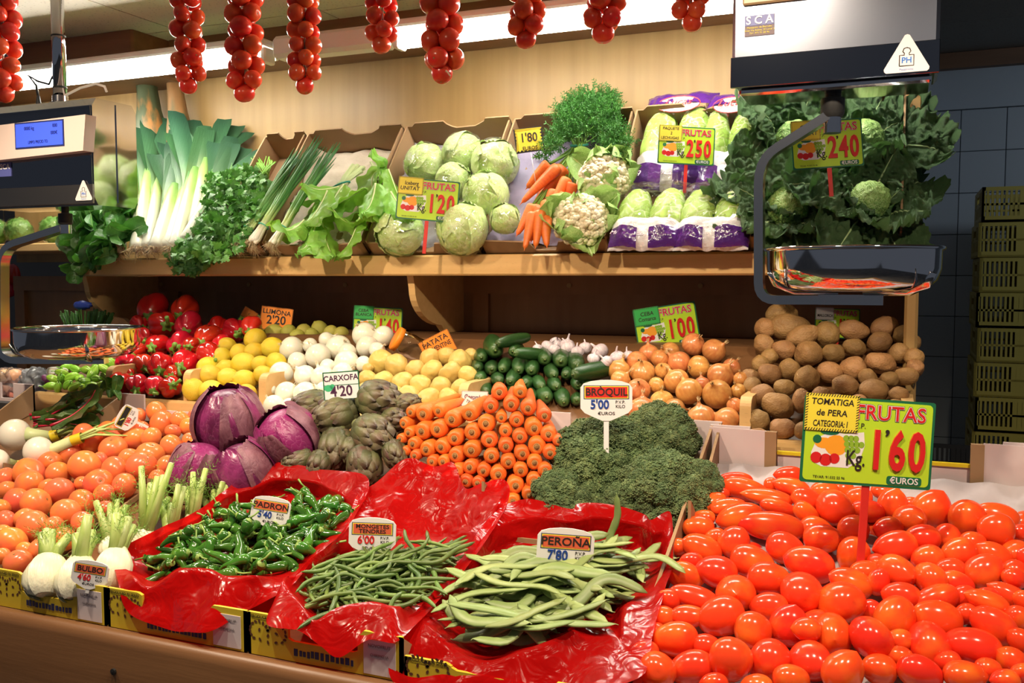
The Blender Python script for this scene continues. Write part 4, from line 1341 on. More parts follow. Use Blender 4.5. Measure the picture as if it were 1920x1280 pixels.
# the bunch of carrots with its tops
p0, t0 = tp(1085, 272, .05)
o = E('carrot_bunch', Matrix.Translation(p0), 'bunch of orange carrots tied under feathery green tops', 'carrots')
V1 = (900, 160, 4)
random.seed(5)
cb = [(520, 590, 330, 760, 95), (590, 610, 290, 880, 95), (630, 620, 400, 890, 125), (655, 700, 535, 910, 95), (700, 740, 640, 890, 100), (400, 900, 270, 1150, 85), (420, 910, 385, 1150, 110), (500, 870, 500, 1120, 90),
      (490, 990, 490, 1230, 95), (640, 810, 550, 960, 80), (400, 960, 340, 1210, 90), (450, 950, 425, 1210, 95), (560, 790, 470, 1000, 95)]
for (x0, y0, x1, y1, w) in cb:
    (a, b_) = crop(*V1, [(x0, y0, 0), (x1, y1, 0)])
    lf = rnd(.045, .08) + (.035 if y0 > 850 else 0)
    pa, t = tp(a[0], a[1], lf + .012); pb, _ = tp(b_[0], b_[1], lf - .01)
    d = w / 4 * t
    L = (pb - pa).length
    cm = O('carrot', CAR[int(rnd(0, 4))][0][1], o, Matrix.Translation(-p0) @ TM(pa, pb - pa, rnd(0, 6), (d, d, L / 5.1)))
st_m = mat('carrot_top_stalk', (.20, .42, .06), .45)
fr_m = wilt(mat('carrot_top_frond', (.030, .14, .018), .5, val=.1, c2=(.06, .22, .035), nscale=30), (.1, .3, .03), .15)
sb = MB()
tie = tp(1086, 272, .055)[0]
for k in range(26):
    e = cb[k % 7]
    q = crop(*V1, [(e[0] + rnd(-20, 20), e[1] - 5, 0)])[0]
    pa = tp(q[0], q[1], .055)[0]
    mid = tie + Vector((rnd(-.02, .02), rnd(-.012, .012), rnd(-.008, .008)))
    tip = tp(rnd(1040, 1160), rnd(190, 250), rnd(.04, .11))[0]
    sb.tube([v - p0 for v in (pa, pa.lerp(mid, .6), mid, mid.lerp(tip, .5) + Vector((0, -.01, .012)), tip)], [.003, .0028, .0025, .002, .0012], 5)
O('stalks', sb.mesh('stalks', st_m), o)
O('tie', MB().tube([tie - p0 + Vector((.026 * math.cos(a), .013 * math.sin(a), .004 * math.sin(a))) for a in np.linspace(0, 6.283, 13)], .004, 6).mesh('tie', mat('green_tie', (.05, .42, .30), .5)), o)


def frond(b, p, d, L, n, size, m=0, w=.0016):
    """a feathery spray of thin leaflets along a short stem"""
    d = d.normalized(); s = d.cross(rdir()).normalized(); u = s.cross(d)
    V, Fc = [], []

    def strip(a, c, w):
        k = len(V); e = (c - a).cross(rdir())
        if e.length < 1e-9: return
        e = e.normalized() * w
        V.extend([a - e, a + e, c + e * .4, c - e * .4]); Fc.append((k, k + 1, k + 2, k + 3))
    end = p + d * L
    strip(p, end, w * .9)
    for k in range(n):
        f = (k + 1) / n
        a = p.lerp(end, f)
        for sg in (-1, 1):
            dd = (d * .8 + (s * math.cos(k) + u * math.sin(k)) * sg).normalized()
            ln = size * (1.15 - .7 * f) * rnd(.7, 1.2)
            c = a + dd * ln
            strip(a, c, w)
            for r_ in range(2):
                h = a.lerp(c, .4 + .3 * r_)
                strip(h, h + (dd + rdir() * .9).normalized() * ln * .45, w * .8)
    b.add([v[:] for v in V], Fc, m)


def inpoly(x, y, poly):
    c = False
    for (x0, y0), (x1, y1) in zip(poly, poly[1:] + poly[:1]):
        if (y0 > y) != (y1 > y) and x < (x1 - x0) * (y - y0) / (y1 - y0) + x0: c = not c
    return c


def scatter(poly, n):
    xs = [p[0] for p in poly]; ys = [p[1] for p in poly]
    out = []
    while len(out) < n:
        x, y = rnd(min(xs), max(xs)), rnd(min(ys), max(ys))
        if inpoly(x, y, poly): out.append((x, y))
    return out


fb = MB()
random.seed(15)
for x, y in scatter([(1050, 210), (1075, 188), (1110, 185), (1125, 195), (1132, 170), (1150, 182), (1160, 215), (1165, 245), (1185, 270), (1180, 290), (1150, 292), (1120, 262), (1095, 250), (1060, 268), (1035, 290), (1010, 300), (1030, 270), (1048, 245)], 1000):
    p, t = tp(x, y, rnd(.0, .13))
    d = Vector((rnd(-.6, .6), rnd(-.6, .1), rnd(-.3, 1)))
    frond(fb, p - p0, d, rnd(.03, .055), 6, .015, w=.0015)
O('foliage', fb.mesh('foliage', fr_m, False), o)['kind'] = 'stuff'

# leeks
leek_m = mat('leek_shaft', (.8, .82, .62), .32, val=.04, coat=.1, grad=('Z', [(0, (.72, .72, .60)), (.14, (.68, .71, .50)), (.24, (.36, .52, .15)), (.34, (.12, .27, .06)), (.6, (.05, .15, .07))]))
leekl_m = wilt(mat('leek_leaf', (.1, .25, .1), .42, val=.18, hue=.015, stretch=(40, 40, 1), bump=.1, bscale=6,
           grad=('Z', [(.16, (.38, .50, .18)), (.26, (.12, .25, .05)), (.36, (.038, .12, .042)), (.6, (.018, .065, .04))])), (.12, .28, .08), .10)
root_m = mat('pale_roots', (.66, .54, .34), .9, c2=(.55, .42, .24), nscale=30)
LK = [(497, 1075, 655, 55, 44), (618, 1075, 825, 110, 44), (700, 1085, 905, 180, 48), (765, 1095, 1010, 300, 48), (860, 1100, 1110, 255, 50), (905, 1090, 1185, 110, 44), (1040, 900, 1280, 95, 40), (985, 1010, 1420, 225, 42), (640, 860, 880, 110, 44)]
LKL = ['leek leaning furthest left, against the scale', 'leek second from left, its pale leaf blade split to the tip', 'leek third from left with darker blue-green leaves', 'leek fourth from left, short-leaved', 'leek in the middle of the row, white shaft bare',
       'leek with tall upright leaves, just left of the parsley', 'leek with the tallest leaf, behind the parsley', 'leek leaning furthest right over the parsley', 'leek behind the second and third leek']
for i, (x0, y0, x1, y1, w) in enumerate(LK):
    random.seed(200 + i)
    a, c = crop(100, 200, 4, [(x0, y0, 0), (x1, y1, 0)])
    pa, t = tp(a[0], a[1], .028 + .02 * (i % 2)); pb, _ = tp(c[0], c[1], .02 + .02 * (i % 2))
    pb.y = min(pb.y, 2.80); pa.z = max(pa.z, 1.648)
    L = (pb - pa).length
    k = L / .58
    o = E('leek', TM(pa, pb - pa, rnd(0, .6), k), LKL[i], 'leek', 'leeks leaning on the upper shelf')
    r = .021 / k * (w / 44)
    O('shaft', MB().lathe([(.001, -.002), (r * .8, 0), (r * 1.08, .012), (r * .98, .05), (r * .95, .2), (r * 1.0, .27), (r * .8, .34)], 18).mesh('shaft', leek_m), o)
    for j in range(7):
        sd = 1 if j % 2 else -1
        h0 = .17 + .018 * j; h1 = .58 - .035 * abs(j - 3) * rnd(.4, 1.3)
        off = sd * (j - .5) * .009 + rnd(-.01, .01); dep = rnd(-.015, .015)
        P = np.zeros((5, 12, 3))
        for q in range(12):
            s = q / 11
            z = h0 + (h1 - h0) * s
            wv = r * (1.15 + .55 * min(1, s * 2)) * (1 if s < .92 else .8)
            for u in range(5):
                uu = (u - 2) / 2
                fold = abs(uu) * wv * .55 * (1 - .5 * s)
                P[u, q] = (uu * wv * (.75 + .25 * s) + off * s ** 1.3 * 3.2, (-1 if j % 3 else 1) * (r * .6 * (1 - s) - fold * .6) + dep * s * 2, z)
        O('leaf', MB().grid(P).mesh('leek_leaf', leekl_m), o)
    rb = MB()
    for q in range(46):
        a_ = rnd(0, 6.28); e = rnd(.01, .042)
        rb.tube([(.012 * math.cos(a_), .012 * math.sin(a_), .002), (e * .6 * math.cos(a_), e * .6 * math.sin(a_), -.012 + rnd(-.005, .008)), (e * math.cos(a_ + rnd(-.5, .5)), e * math.sin(a_), -.016 + rnd(-.012, .012))], [.0009, .0008, .0004], 3)
    O('roots', rb.mesh('roots', root_m), o)

# spring onions
so_m = wilt(mat('spring_onion_leaf', (.04, .18, .05), .35, val=.2, hue=.01, grad=('Z', [(0, (.88, .87, .76)), (.05, (.84, .85, .68)), (.10, (.50, .66, .24)), (.17, (.11, .30, .07)), (.5, (.03, .135, .045))])), (.1, .3, .05), .06)
tie_m = MATS['green_tie']
for n, (bx, by, tx, ty, lab, cnt) in enumerate(((448, 458, 560, 285, 'bunch of spring onions nearest the parsley, roots spilling over', 24), (475, 455, 590, 270, 'middle bunch of spring onions with dark tubular leaves', 24), (512, 458, 622, 275, 'right bunch of spring onions beside the chard leaves', 20))):
    random.seed(300 + n)
    pa, t = tp(bx, by, .09); pb, _ = tp(tx, ty, .15)
    pa.z = max(pa.z, 1.655)
    L = (pb - pa).length; k = L / .46
    o = E('spring_onion_bunch', TM(pa, pb - pa, 0, k), lab, 'spring onions', 'spring onion bunches')
    for j in range(cnt):
        a_ = rnd(0, 6.28); e = rnd(0, .014)
        s0 = Vector((math.cos(a_) * e, math.sin(a_) * e, rnd(-.006, .008)))
        tx_ = rnd(-.055, .055); ty_ = rnd(-.03, .02)
        l = rnd(.36, .5)
        pth = [s0, s0 + Vector((0, 0, .01)), s0 * .8 + Vector((0, 0, .05))] + [s0 * .7 + Vector((tx_ * q * q + .012 * math.sin(q * 3 + j), ty_ * q, .07 + (l - .07) * q)) for q in (.25, .5, .75, 1.)]
        O('stalk', MB().tube(pth, [.008, .011, .0085, .0075, .0075, .0055, .001], 7).mesh('stalk', so_m), o)
    O('tie', MB().tube([(.021 * math.cos(a_), .021 * math.sin(a_), .075) for a_ in np.linspace(0, 6.283, 13)], .0025, 5).mesh('tie', tie_m), o)
    rb = MB()
    for q in range(110):
        a_ = rnd(0, 6.28); e = rnd(.01, .05); z0 = rnd(-.004, .004)
        rb.tube([(.014 * math.cos(a_), .014 * math.sin(a_), z0), (e * .6 * math.cos(a_ + .4), e * .6 * math.sin(a_), -.014 + rnd(-.01, .008)), (e * math.cos(a_ + rnd(-.7, .7)), e * math.sin(a_) - .01, -.022 + rnd(-.022, .012))], [.0007, .0006, .0003], 3)
    O('roots', rb.mesh('roots', root_m), o)

# parsley
par_m = wilt(mat('parsley_leaf', (.045, .18, .025), .4, val=.12, hue=.012, c2=(.12, .32, .06), nscale=25), (.12, .38, .04), .18)


def leaflet(b, p, n, d, s):
    """a small lobed leaf: three toothed lobes"""
    d = (d - n * d.dot(n)).normalized(); x = d.cross(n)
    pts = [(0, 0), (.28, .12), (.62, .05), (.55, .30), (.80, .48), (.46, .52), (.40, .72), (.16, .70), (.22, .95), (0, 1.05), (-.22, .95), (-.16, .70), (-.40, .72), (-.46, .52), (-.80, .48), (-.55, .30), (-.62, .05), (-.28, .12)]
    V = [(p + x * (a * s) + d * (c * s) - n * (.25 * s * (a * a + .25 * c))) for a, c in pts] + [p + d * (.42 * s)]
    k = len(pts)
    b.add([v[:] for v in V], [(i, (i + 1) % k, k) for i in range(k)])


def bunch(name, label, cat, base, poly, n, m, size, stalk_m, lift=(.02, .1), stalks=24, face=.7, hang=0.):
    p0, _ = tp(*base, .04)
    o = E(name, Matrix.Translation(p0), label, cat)
    b = MB(); s = MB()
    for i, (x, y) in enumerate(scatter(poly, n)):
        p, t = tp(x, y, rnd(*lift))
        nrm = (-fwd * face + rdir() * .8 + UP * .4).normalized()
        leaflet(b, p - p0, nrm, rdir() + UP * rnd(-.8, .5), size * rnd(.7, 1.25))
        if i % max(n // stalks, 1) == 0:
            q = p - p0
            s.tube([(0, 0, 0), q * .5 + Vector((0, .02, 0)), q], [.0022, .0016, .001], 5)
    O('stalks', s.mesh('stalks', stalk_m), o)
    O('foliage', b.mesh('foliage', m, False), o)['kind'] = 'stuff'
    return o


random.seed(81)
bunch('parsley_bunch', 'bushy bunch of bright green parsley hanging over the shelf edge', 'parsley', (505, 320), [(388, 345), (402, 322), (440, 313), (480, 318), (505, 345), (490, 385), (470, 425), (455, 462), (420, 480), (400, 488), (365, 484), (325, 478), (335, 455), (368, 430), (380, 395)], 1250, par_m, .023, st_m, (.03, .13))
random.seed(82)
b = MB(); p0, _ = onY(400, 470, 2.42)
o = [c for c in bpy.data.objects if c.name.startswith('parsley_bunch')][0]
for x, y in scatter([(310, 470), (400, 462), (410, 480), (385, 500), (360, 516), (345, 500), (330, 512), (318, 490)], 170):
    p, t = onY(x, y, 2.43 - rnd(0, .03))
    leaflet(b, p - o.location, (-fwd + rdir() * .7).normalized(), UP * -1 + rdir() * .6, .019 * rnd(.7, 1.2))
O('hanging_sprigs', b.mesh('sprigs', par_m, False), o)['kind'] = 'stuff'
sb = MB()
for k in range(26):
    c_, _ = tp(497 + rnd(-8, 8), 322 + rnd(-6, 6), .06)
    e_ = tp(470 + rnd(0, 50), 296 + rnd(-4, 10), .07)[0]
    sb.tube([c_ - o.location, e_ - o.location], [.0022, .0018], 5)
O('cut_stalks', sb.mesh('cut_stalks', st_m), o)

# spinach: every leaf a part
random.seed(83)
p0, _ = tp(215, 400, .05)
o = E('spinach_bunch', Matrix.Translation(p0), 'dark green spinach bunch at left end of upper shelf', 'spinach')
for x, y in scatter([(150, 400), (190, 385), (245, 392), (250, 420), (235, 445), (205, 470), (180, 492), (150, 480), (135, 465), (138, 430)], 120):
    p, t = tp(x, y, rnd(.0, .10))
    d = (UP * rnd(-.6, .7) + rgt * rnd(-.9, .5) - fwd * rnd(.2, .8))
    O('leaf', SPIL[int(rnd(0, 3))], o, Matrix.Translation(-p0) @ TM(p - d.normalized() * .04, d, rnd(0, 6.28), rnd(.8, 1.25)))
for (x, y, a_) in ((138, 498, 200), (145, 508, 265), (160, 492, 230), (185, 488, 250)):
    p, _ = onY(x, y, 2.425)
    O('leaf', SPIL[0], o, Matrix.Translation(-p0) @ TM(p - imgdir(a_) * .04, imgdir(a_, .2), rnd(0, 6), 1.0))

# chard-like lettuce bunches: pale stems up, soft leaves down
for n, (stem, ties, leaves, lab) in enumerate((
        ((672, 312), (638, 348), [(585, 400, 255), (565, 430, 235), (600, 430, 270), (620, 390, 275), (580, 375, 200), (610, 450, 285), (585, 455, 262), (640, 420, 300), (548, 440, 235), (625, 375, 240), (600, 390, 250), (600, 360, 200)],
         'bunch of pale-stemmed chard, leaves drooping, beside spring onions'),
        ((715, 310), (712, 330), [(690, 360, 265), (670, 400, 250), (720, 370, 280), (700, 420, 262), (740, 350, 290), (665, 440, 255), (735, 410, 285), (720, 330, 60), (690, 345, 120), (655, 370, 215), (750, 390, 300), (700, 380, 265)],
         'bunch of ruffled green lettuce leaves left of the iceberg board'))):
    random.seed(500 + n)
    p0, _ = tp(*ties, .05)
    o = E('leafy_bunch', Matrix.Translation(p0), lab, 'leaf vegetable', 'loose leaf bunches')
    sb = MB()
    for k in range(11):
        e = tp(stem[0] + rnd(-22, 16), stem[1] + rnd(-6, 10), rnd(.03, .06))[0] - p0
        l = leaves[k % len(leaves)]
        q = tp(l[0], l[1], .05)[0] - p0
        sb.tube([e, e * .4 + Vector((rnd(-.006, .006), 0, .0)), q * .25], [.008, .007, .005], 7, flat=(1, .6))
    O('stems', sb.mesh('stems', let_r), o)
    if n == 0:
        O('tie', MB().tube([(.034 * math.cos(a_), .02 * math.sin(a_), .012 * math.cos(a_)) for a_ in np.linspace(0, 6.283, 13)], .003, 6).mesh('tie', tie_m), o)
    for k, (x, y, a_) in enumerate(leaves):
        p, t = tp(x, y, .03 + .010 * k)
        d = imgdir(a_, rnd(.15, .45))
        O('leaf', LETL[k % 5], o, Matrix.Translation(-p0) @ TM(p - d * .06, d, math.pi + rnd(-.7, .7), rnd(.58, .72)))

# packs of lettuce hearts
heart_m = wilt(veined('lettuce_heart_leaf', (.50, .70, .16), (.80, .86, .55), 9., .06, .4, c2=(.36, .58, .10), bump=.25, stretch=(1.6, 1.6, .35)), (.6, .8, .2), .15)
bag_m = film('clear_bag', (.99, .99, .99), fac=.0, gloss=.05, bump=.9, bscale=26., fres=.5)
pur_m = mat('purple_bag_print', (.075, .018, .17), .18, coat=.5, bump=.5, bscale=25)
wht_m = mat('white_bag_print', (.80, .80, .82), .2, coat=.5, bump=.5, bscale=25)
redp = mat('red_print', (.55, .05, .05), .4)
pinkp = mat('pale_pink_print', (.75, .6, .68), .4)


def pillow(w, h, d, u0, u1, v0, v1, off=0., n=25):
    P = np.zeros((n, n, 3))
    for i in range(n):
        for j in range(n):
            u = u0 + (u1 - u0) * i / (n - 1); v = v0 + (v1 - v0) * j / (n - 1)
            pr = (max(1 - abs(2 * u - 1) ** 2.6, 0) ** .5) * (max(1 - abs(2 * v - 1) ** 3.2, 0) ** .5)
            cr = .006 * fbm((u * 6, v * 6, w * 9), 1.5)
            P[i, j] = ((u - .5) * w, (v - .5) * h, d * pr * (1 + .1 * math.sin(9 * u)) + cr + off)
    return P


PK = [(1268, 268, 128, 172, 'purple-banded pack of lettuce hearts, back row left, behind 250 board'), (1368, 270, 105, 172, 'purple-banded pack of lettuce hearts, back row right, next to savoy'),
      (1222, 408, 128, 122, 'purple-banded pack of lettuce hearts, front row left'), (1342, 408, 126, 122, 'purple-banded pack of lettuce hearts, front row right')]
for n, (cx, cy, wp, hp, lab) in enumerate(PK):
    random.seed(600 + n)
    pa, t = tp(cx, cy, .03 if n < 2 else .055)
    w, h = wp * t * 1.06, hp * t * 1.32
    s_ = math.atan(1.2) + (.12 if n < 2 else 0)
    M = Matrix.Translation(pa) @ Matrix(((1, 0, 0, 0), (0, math.cos(s_), -math.sin(s_), 0), (0, math.sin(s_), math.cos(s_), 0), (0, 0, 0, 1)))
    o = E('lettuce_pack', M, lab, 'packed lettuce', 'packs of lettuce hearts')
    for sd in (-1, 1):
        hb = MB()
        V, Fc = ICO[4]
        A = np.array([v * (1 + .07 * noise.noise(Vector(v) * 2.6 + Vector((n, sd, 0)))) for v in V]) * np.array([w * .235, h * .40, .038])
        hb.add(A + np.array([sd * w * .23, (-.03 if n > 1 else -.06) * h, .012]), Fc)
        hh = O('lettuce_heart', hb.mesh('lettuce_heart', heart_m), o)
        for j in range(3):
            P = shell_pts(1, .55, 1.2, n * 7 + j, 11, 15, lift=.05, ruffle=.06, bot=-1.1)
            R = Matrix.Translation((sd * w * .23, (-.03 if n > 1 else -.06) * h, .012)) @ Matrix.Diagonal((w * .235, h * .42, .040, 1)) @ Matrix.Rotation(-math.pi / 2, 4, 'X') @ Matrix.Rotation(math.pi + (j - 1) * .8, 4, 'Z')
            O('leaf', MB().grid(P, M=R).mesh('heart_leaf', heart_m), hh)
    O('film', MB().grid(pillow(w, h, .055, 0, 1, 0, 1)).mesh('film', bag_m), o)
    # printed bands are part of the bag
    if n < 2:
        O('purple_band', MB().grid(pillow(w, h, .055, .0, 1, .80, 1, .0015)).mesh('band', pur_m), o)
        ov = MB().add([(0, h * .30, .05)] + [(.30 * w * math.cos(a_), h * .30 + h * .085 * math.sin(a_), .044) for a_ in np.linspace(0, 6.283, 24)], [(0, k + 1, (k + 1) % 24 + 1) for k in range(24)])
        e = O('label_oval', ov.mesh('oval', wht_m), o)
        O('oval_rim', MB().tube([(.30 * w * math.cos(a_), h * .30 + h * .085 * math.sin(a_), .045) for a_ in np.linspace(0, 6.283, 24)], .0016, 5).mesh('rim', redp), o)
        text('Lucas', h * .10, redp, o, 0, h * .30, .053, shear=.35)
    b = MB(); P = pillow(w, h, .055, 0, 1, 0, .30, .0012, 31)
    O('white_band', b.grid(P[:, :]).mesh('white_band', wht_m), o)
    for sd in (0, 1):
        u0, u1 = ((0, .42), (.58, 1))[sd]
        P = pillow(w, h, .055, u0, u1, .02, .22, .0028, 17)
        for i in range(17):
            f = (i / 16 if sd == 0 else 1 - i / 16)
            P[i, :, 1] -= f * h * .06
            P[i, :, 1] = P[i, :, 1] * 1.0
        O('purple_corner', MB().grid(P).mesh('purple_corner', pur_m), o)
    text('Miquel Lucas' if n % 2 == 0 else 'Lucas', h * .075, pinkp, o, (-.22 if n % 2 == 0 else .26) * w, -h * .38, .040, shear=.3, rot=-4)

# savoy cabbages
SV = [(1478, 388, 150, 'savoy cabbage, front left, under the bent scale arm'), (1630, 378, 150, 'savoy cabbage, front right, above the scale pan'), (1490, 262, 140, 'savoy cabbage, back left, behind scale arm'), (1618, 262, 150, 'savoy cabbage, back right, leaves spilling past the shelf end'), (1570, 330, 110, 'savoy cabbage in the middle, behind the red stake')]
for n, (cx, cy, dd, lab) in enumerate(SV):
    random.seed(700 + n)
    p, t = tp(cx, cy, .065 if n != 4 else .03)
    k = dd * t / .25
    ax = (-fwd * .9 + UP * .55 + rgt * rnd(-.3, .2)).normalized()
    o = E('savoy_cabbage', TM(p, ax, rnd(0, 6), k), lab, 'cabbage', 'savoy cabbages in the end tray')
    O('heart', SAVH[n % 2], o, Matrix.Translation((0, 0, .0)))
    for j in range(13):
        ring = 0 if j < 4 else (1 if j < 8 else 2)
        a_ = j * 2.39996 + rnd(-.2, .2)
        tilt = (.22, .55, 1.0)[ring] + rnd(-.1, .15)
        M = Matrix.Rotation(a_, 4, 'Z') @ Matrix.Translation((0, -.034 - .008 * ring, -.055 + .01 * ring)) @ Matrix.Rotation(tilt, 4, 'X') @ Matrix.Scale((.62, .85, 1.0)[ring] * rnd(.9, 1.1), 4)
        O('leaf', SAVL[(3, 0, 1)[ring] if j % 3 else 2], o, M)
# ================================================================== front counter: heads, beans, boxes
def hp(px, py, H=FRONT, up=0.):
    return onH(px, py, H, up)


MID = (1.80, 1.10, 1.0)
# red cabbages
for n, (cx, cy, dd, lab, br) in enumerate(((430, 792, 132, 'large dark red cabbage on top of the others', 0), (372, 882, 112, 'bright magenta red cabbage at lower left, half shaded', 1),
                                           (462, 885, 118, 'dull purple red cabbage at lower right behind red film', 0), (540, 822, 118, 'pinkish red cabbage behind, next to the artichokes', 1))):
    random.seed(800 + n)
    p, t = hp(cx, cy, MID, .02)
    d = dd * t
    inst(red_cabbage(n + 1, 6, br), 'red_cabbage', TM(p, (UP * .9 - fwd * rnd(.1, .6) + rgt * rnd(-.5, .5)), rnd(0, 6), d * 1.04), label=lab, cat='cabbage', group='red cabbages on the counter')

# artichokes
AR = crop(320, 690, 4, [(1250, 340, 290, 205), (1560, 240, 300, -10), (1530, 490, 300, -25), (1240, 610, 275, 265), (1000, 500, 275, 195), (1450, 720, 260, 280), (1060, 275, 230, 190), (1680, 640, 190, 300), (1750, 300, 190, 20), (960, 690, 200, 200), (1380, 580, 160, 250), (1130, 700, 180, 250), (1650, 400, 180, 0)])
AL = ['artichoke in front of the 4\'20 card, tip pointing left', 'artichoke at the top right, tip pointing right', 'artichoke right of centre, open tip facing out', 'artichoke at centre front, tip pointing down',
      'artichoke at far left beside red cabbage', 'artichoke at the very front above red film', 'artichoke at upper left behind the 4\'20 card', 'small dark artichoke beside the carrots',
      'artichoke at the back right under yellow potatoes', 'artichoke lowest at left, behind red film', 'artichoke wedged in the middle of the heap', 'artichoke low in front, left of centre', 'artichoke at the back behind two others']
ast_m = mat('artichoke_stem', (.22, .24, .10), .6)
Pa, Ra = [], []
for q in AR:
    p, t = hp(q[0], q[1], MID, .01); Pa.append(p); Ra.append(q[2] * t / 2)
Pa = relax(Pa, Ra, lat=.2, keep=.85)
core_me = MB().lathe([(.001, -.04), (.02, -.04), (.036, -.02), (.038, .0), (.03, .025), (.015, .043), (.001, .048)], 12).mesh('core', art_m)
for i, q in enumerate(AR):
    random.seed(820 + i)
    k = Ra[i] * 2 / .082
    ax = imgdir(q[3], rnd(.5, .9))
    o = E('artichoke', TM(Pa[i], ax, rnd(0, 6), k), AL[i], 'artichoke', 'artichokes on the counter')
    O('core', core_me, o)
    O('stem', MB().tube([(0, 0, -.035), (0, 0, -.065)], [.011, .010], 10).mesh('stem', ast_m), o)
    rows = [(-.038, .030, 8, 0), (-.030, .037, 9, 1), (-.018, .040, 9, 2), (-.005, .038, 9, 3), (.008, .033, 8, 3), (.020, .026, 7, 4), (.029, .019, 6, 5), (.036, .012, 5, 5)]
    for r_, (z, rad, n, bi) in enumerate(rows):
        for j in range(n):
            a_ = (j + .5 * (r_ % 2)) * 6.283 / n + rnd(-.06, .06)
            M = Matrix.Rotation(a_, 4, 'Z') @ Matrix.Translation((0, -rad, z)) @ Matrix.Rotation(rnd(.10, .32) + .06 * (r_ < 5), 4, 'X')
            O('bract', BRACT[bi], o, M)

# broccoli
BR = [(1128, 862, 205, 'broccoli head, largest, under the 5\'00 tag'), (1238, 818, 150, 'broccoli head at upper right below the brown onions'), (1252, 925, 190, 'broccoli head at lower right beside plum tomatoes'),
      (1072, 935, 150, 'broccoli head at lower left next to the carrots'), (1305, 905, 110, 'small broccoli head squeezed against the plum tomatoes'), (1180, 950, 120, 'broccoli head low in the middle behind red film')]
for n, (cx, cy, dd, lab) in enumerate(BR):
    random.seed(840 + n)
    p, t = hp(cx, cy, (1.80, 1.09, .75), .0)
    d = dd * t
    ax = (-fwd * .9 + UP * .8 + rgt * rnd(-.3, .3)).normalized()
    o = E('broccoli', TM(p - ax * d * .05, ax, rnd(0, 6), d / .23), lab, 'broccoli', 'broccoli heads on the counter')
    O('stalk', MB().lathe([(.001, -.10), (.026, -.10), (.028, -.05), (.05, -.01), (.085, .02), (.001, .03)], 14).mesh('stalk', bro_s), o)
    m_ = 32
    for j in range(m_):
        s = (j + .5) / m_
        el = math.acos(1 - s * 1.05); az = j * 2.39996
        dv = Vector((math.sin(el) * math.cos(az), math.sin(el) * math.sin(az), math.cos(el)))
        O('floret', FLO[j % 3], o, TM(Vector((dv.x * .088, dv.y * .088, dv.z * .062 - .005)), dv + Vector((0, 0, .25)), rnd(0, 6), rnd(.62, .95)))

# padron peppers
pad_m = mat('padron_pepper_skin', (.030, .12, .012), .16, hue=.012, val=.3, c2=(.065, .19, .02), nscale=2, namt=(.45, .75), coat=.4)
pst_m = mat('padron_stem', (.22, .36, .07), .5)


def padron(seed):
    random.seed(seed)
    bend = rnd(.05, .22) * random.choice((-1, 1))
    pth, rr = [], []
    for k in range(15):
        s = k / 14
        pth.append((bend * math.sin(s * 2.4) + .03 * math.sin(s * 9 + seed), .05 * math.sin(s * 5 + seed), .5 - s))
        rr.append(.17 * (min(1, s * 7 + .35)) ** .5 * (1 - .72 * max(0, s - .25) / .75) * (1 + .06 * math.sin(s * 13 + seed)) if s < .99 else .012)
    b = MB().tube(pth, rr, 12, flat=(1, .82))
    V = b.v[0]
    s = MB().lathe([(.11, .485), (.10, .505), (.05, .53), (.028, .55)], 9, M=Matrix.Translation((pth[0][0], pth[0][1], 0)))
    d = rnd(-.2, .2)
    s.tube([(pth[0][0], 0, .54), (pth[0][0] + d * .4, .04, .66), (pth[0][0] + d, .05, .82)], [.027, .024, .03], 6)
    return [('p', b.mesh('padron', pad_m)), ('stem', s.mesh('stem', pst_m))]


PAD = [padron(i) for i in range(5)]
random.seed(85)
pd = scatter([(290, 1085), (300, 1040), (350, 1005), (420, 965), (480, 945), (560, 925), (640, 955), (625, 985), (570, 1045), (520, 1070), (470, 1085), (420, 1070), (380, 1080), (340, 1060)], 130)
pd = [(x, y, 30) for x, y in pd]
Pp, Rp = [], []
for k, (x, y, d) in enumerate(pd):
    p, t = hp(x, y, FRONT, rnd(-.035, .012) if k < 60 else .012); Pp.append(p); Rp.append(.0155)
Pp = relax(Pp, Rp, lat=.5, keep=1.)
labs = rowlabels(pd, 16)
for i, q in enumerate(pd):
    ax = (rgt * rnd(-1, 1) + Vector((0, 1, .33)) * rnd(-.6, .6) + UP * rnd(-.25, .35)).normalized()
    inst(random.choice(PAD), 'padron_pepper', TM(Pp[i], ax, rnd(0, 6.28), rnd(.064, .080)), label='small green frying pepper, ' + labs[i], cat='pepper', group='small green frying peppers in the red-lined box')

# green beans and flat beans
gb_m = mat('green_bean_skin', (.085, .155, .032), .36, hue=.015, val=.35, c2=(.16, .24, .055), nscale=3, namt=(.4, .7))
fbn_m = mat('flat_bean_skin', (.21, .29, .09), .42, hue=.012, val=.25, c2=(.30, .38, .14), nscale=3, namt=(.4, .7))


def bean(seed, m, r, flat, amp):
    random.seed(seed)
    c = rnd(-amp, amp); c2 = rnd(-amp * .4, amp * .4)
    pth, rr = [], []
    n = 16
    for k in range(n + 1):
        s = k / n * 2 - 1
        pth.append((c * (s * s - .3) + c2 * math.sin(s * 4), .02 * math.sin(s * 3 + seed), s * .5))
        e = max(1 - abs(s) ** 5, 0) ** .55
        rr.append(r * max(e, .10) * (1 + .07 * math.sin(k * 1.9 + seed)))
    pth.append((pth[-1][0] + .012, pth[-1][1], .53)); rr.append(r * .08)
    return [('b', MB().tube(pth, rr, 8, flat=flat, up=(0, 1, .02)).mesh('bean', m))]


GB = [bean(i, gb_m, .036, (1, 1), .16) for i in range(8)]
FB = [bean(i + 30, fbn_m, .068, (1, .32), .20) for i in range(8)]


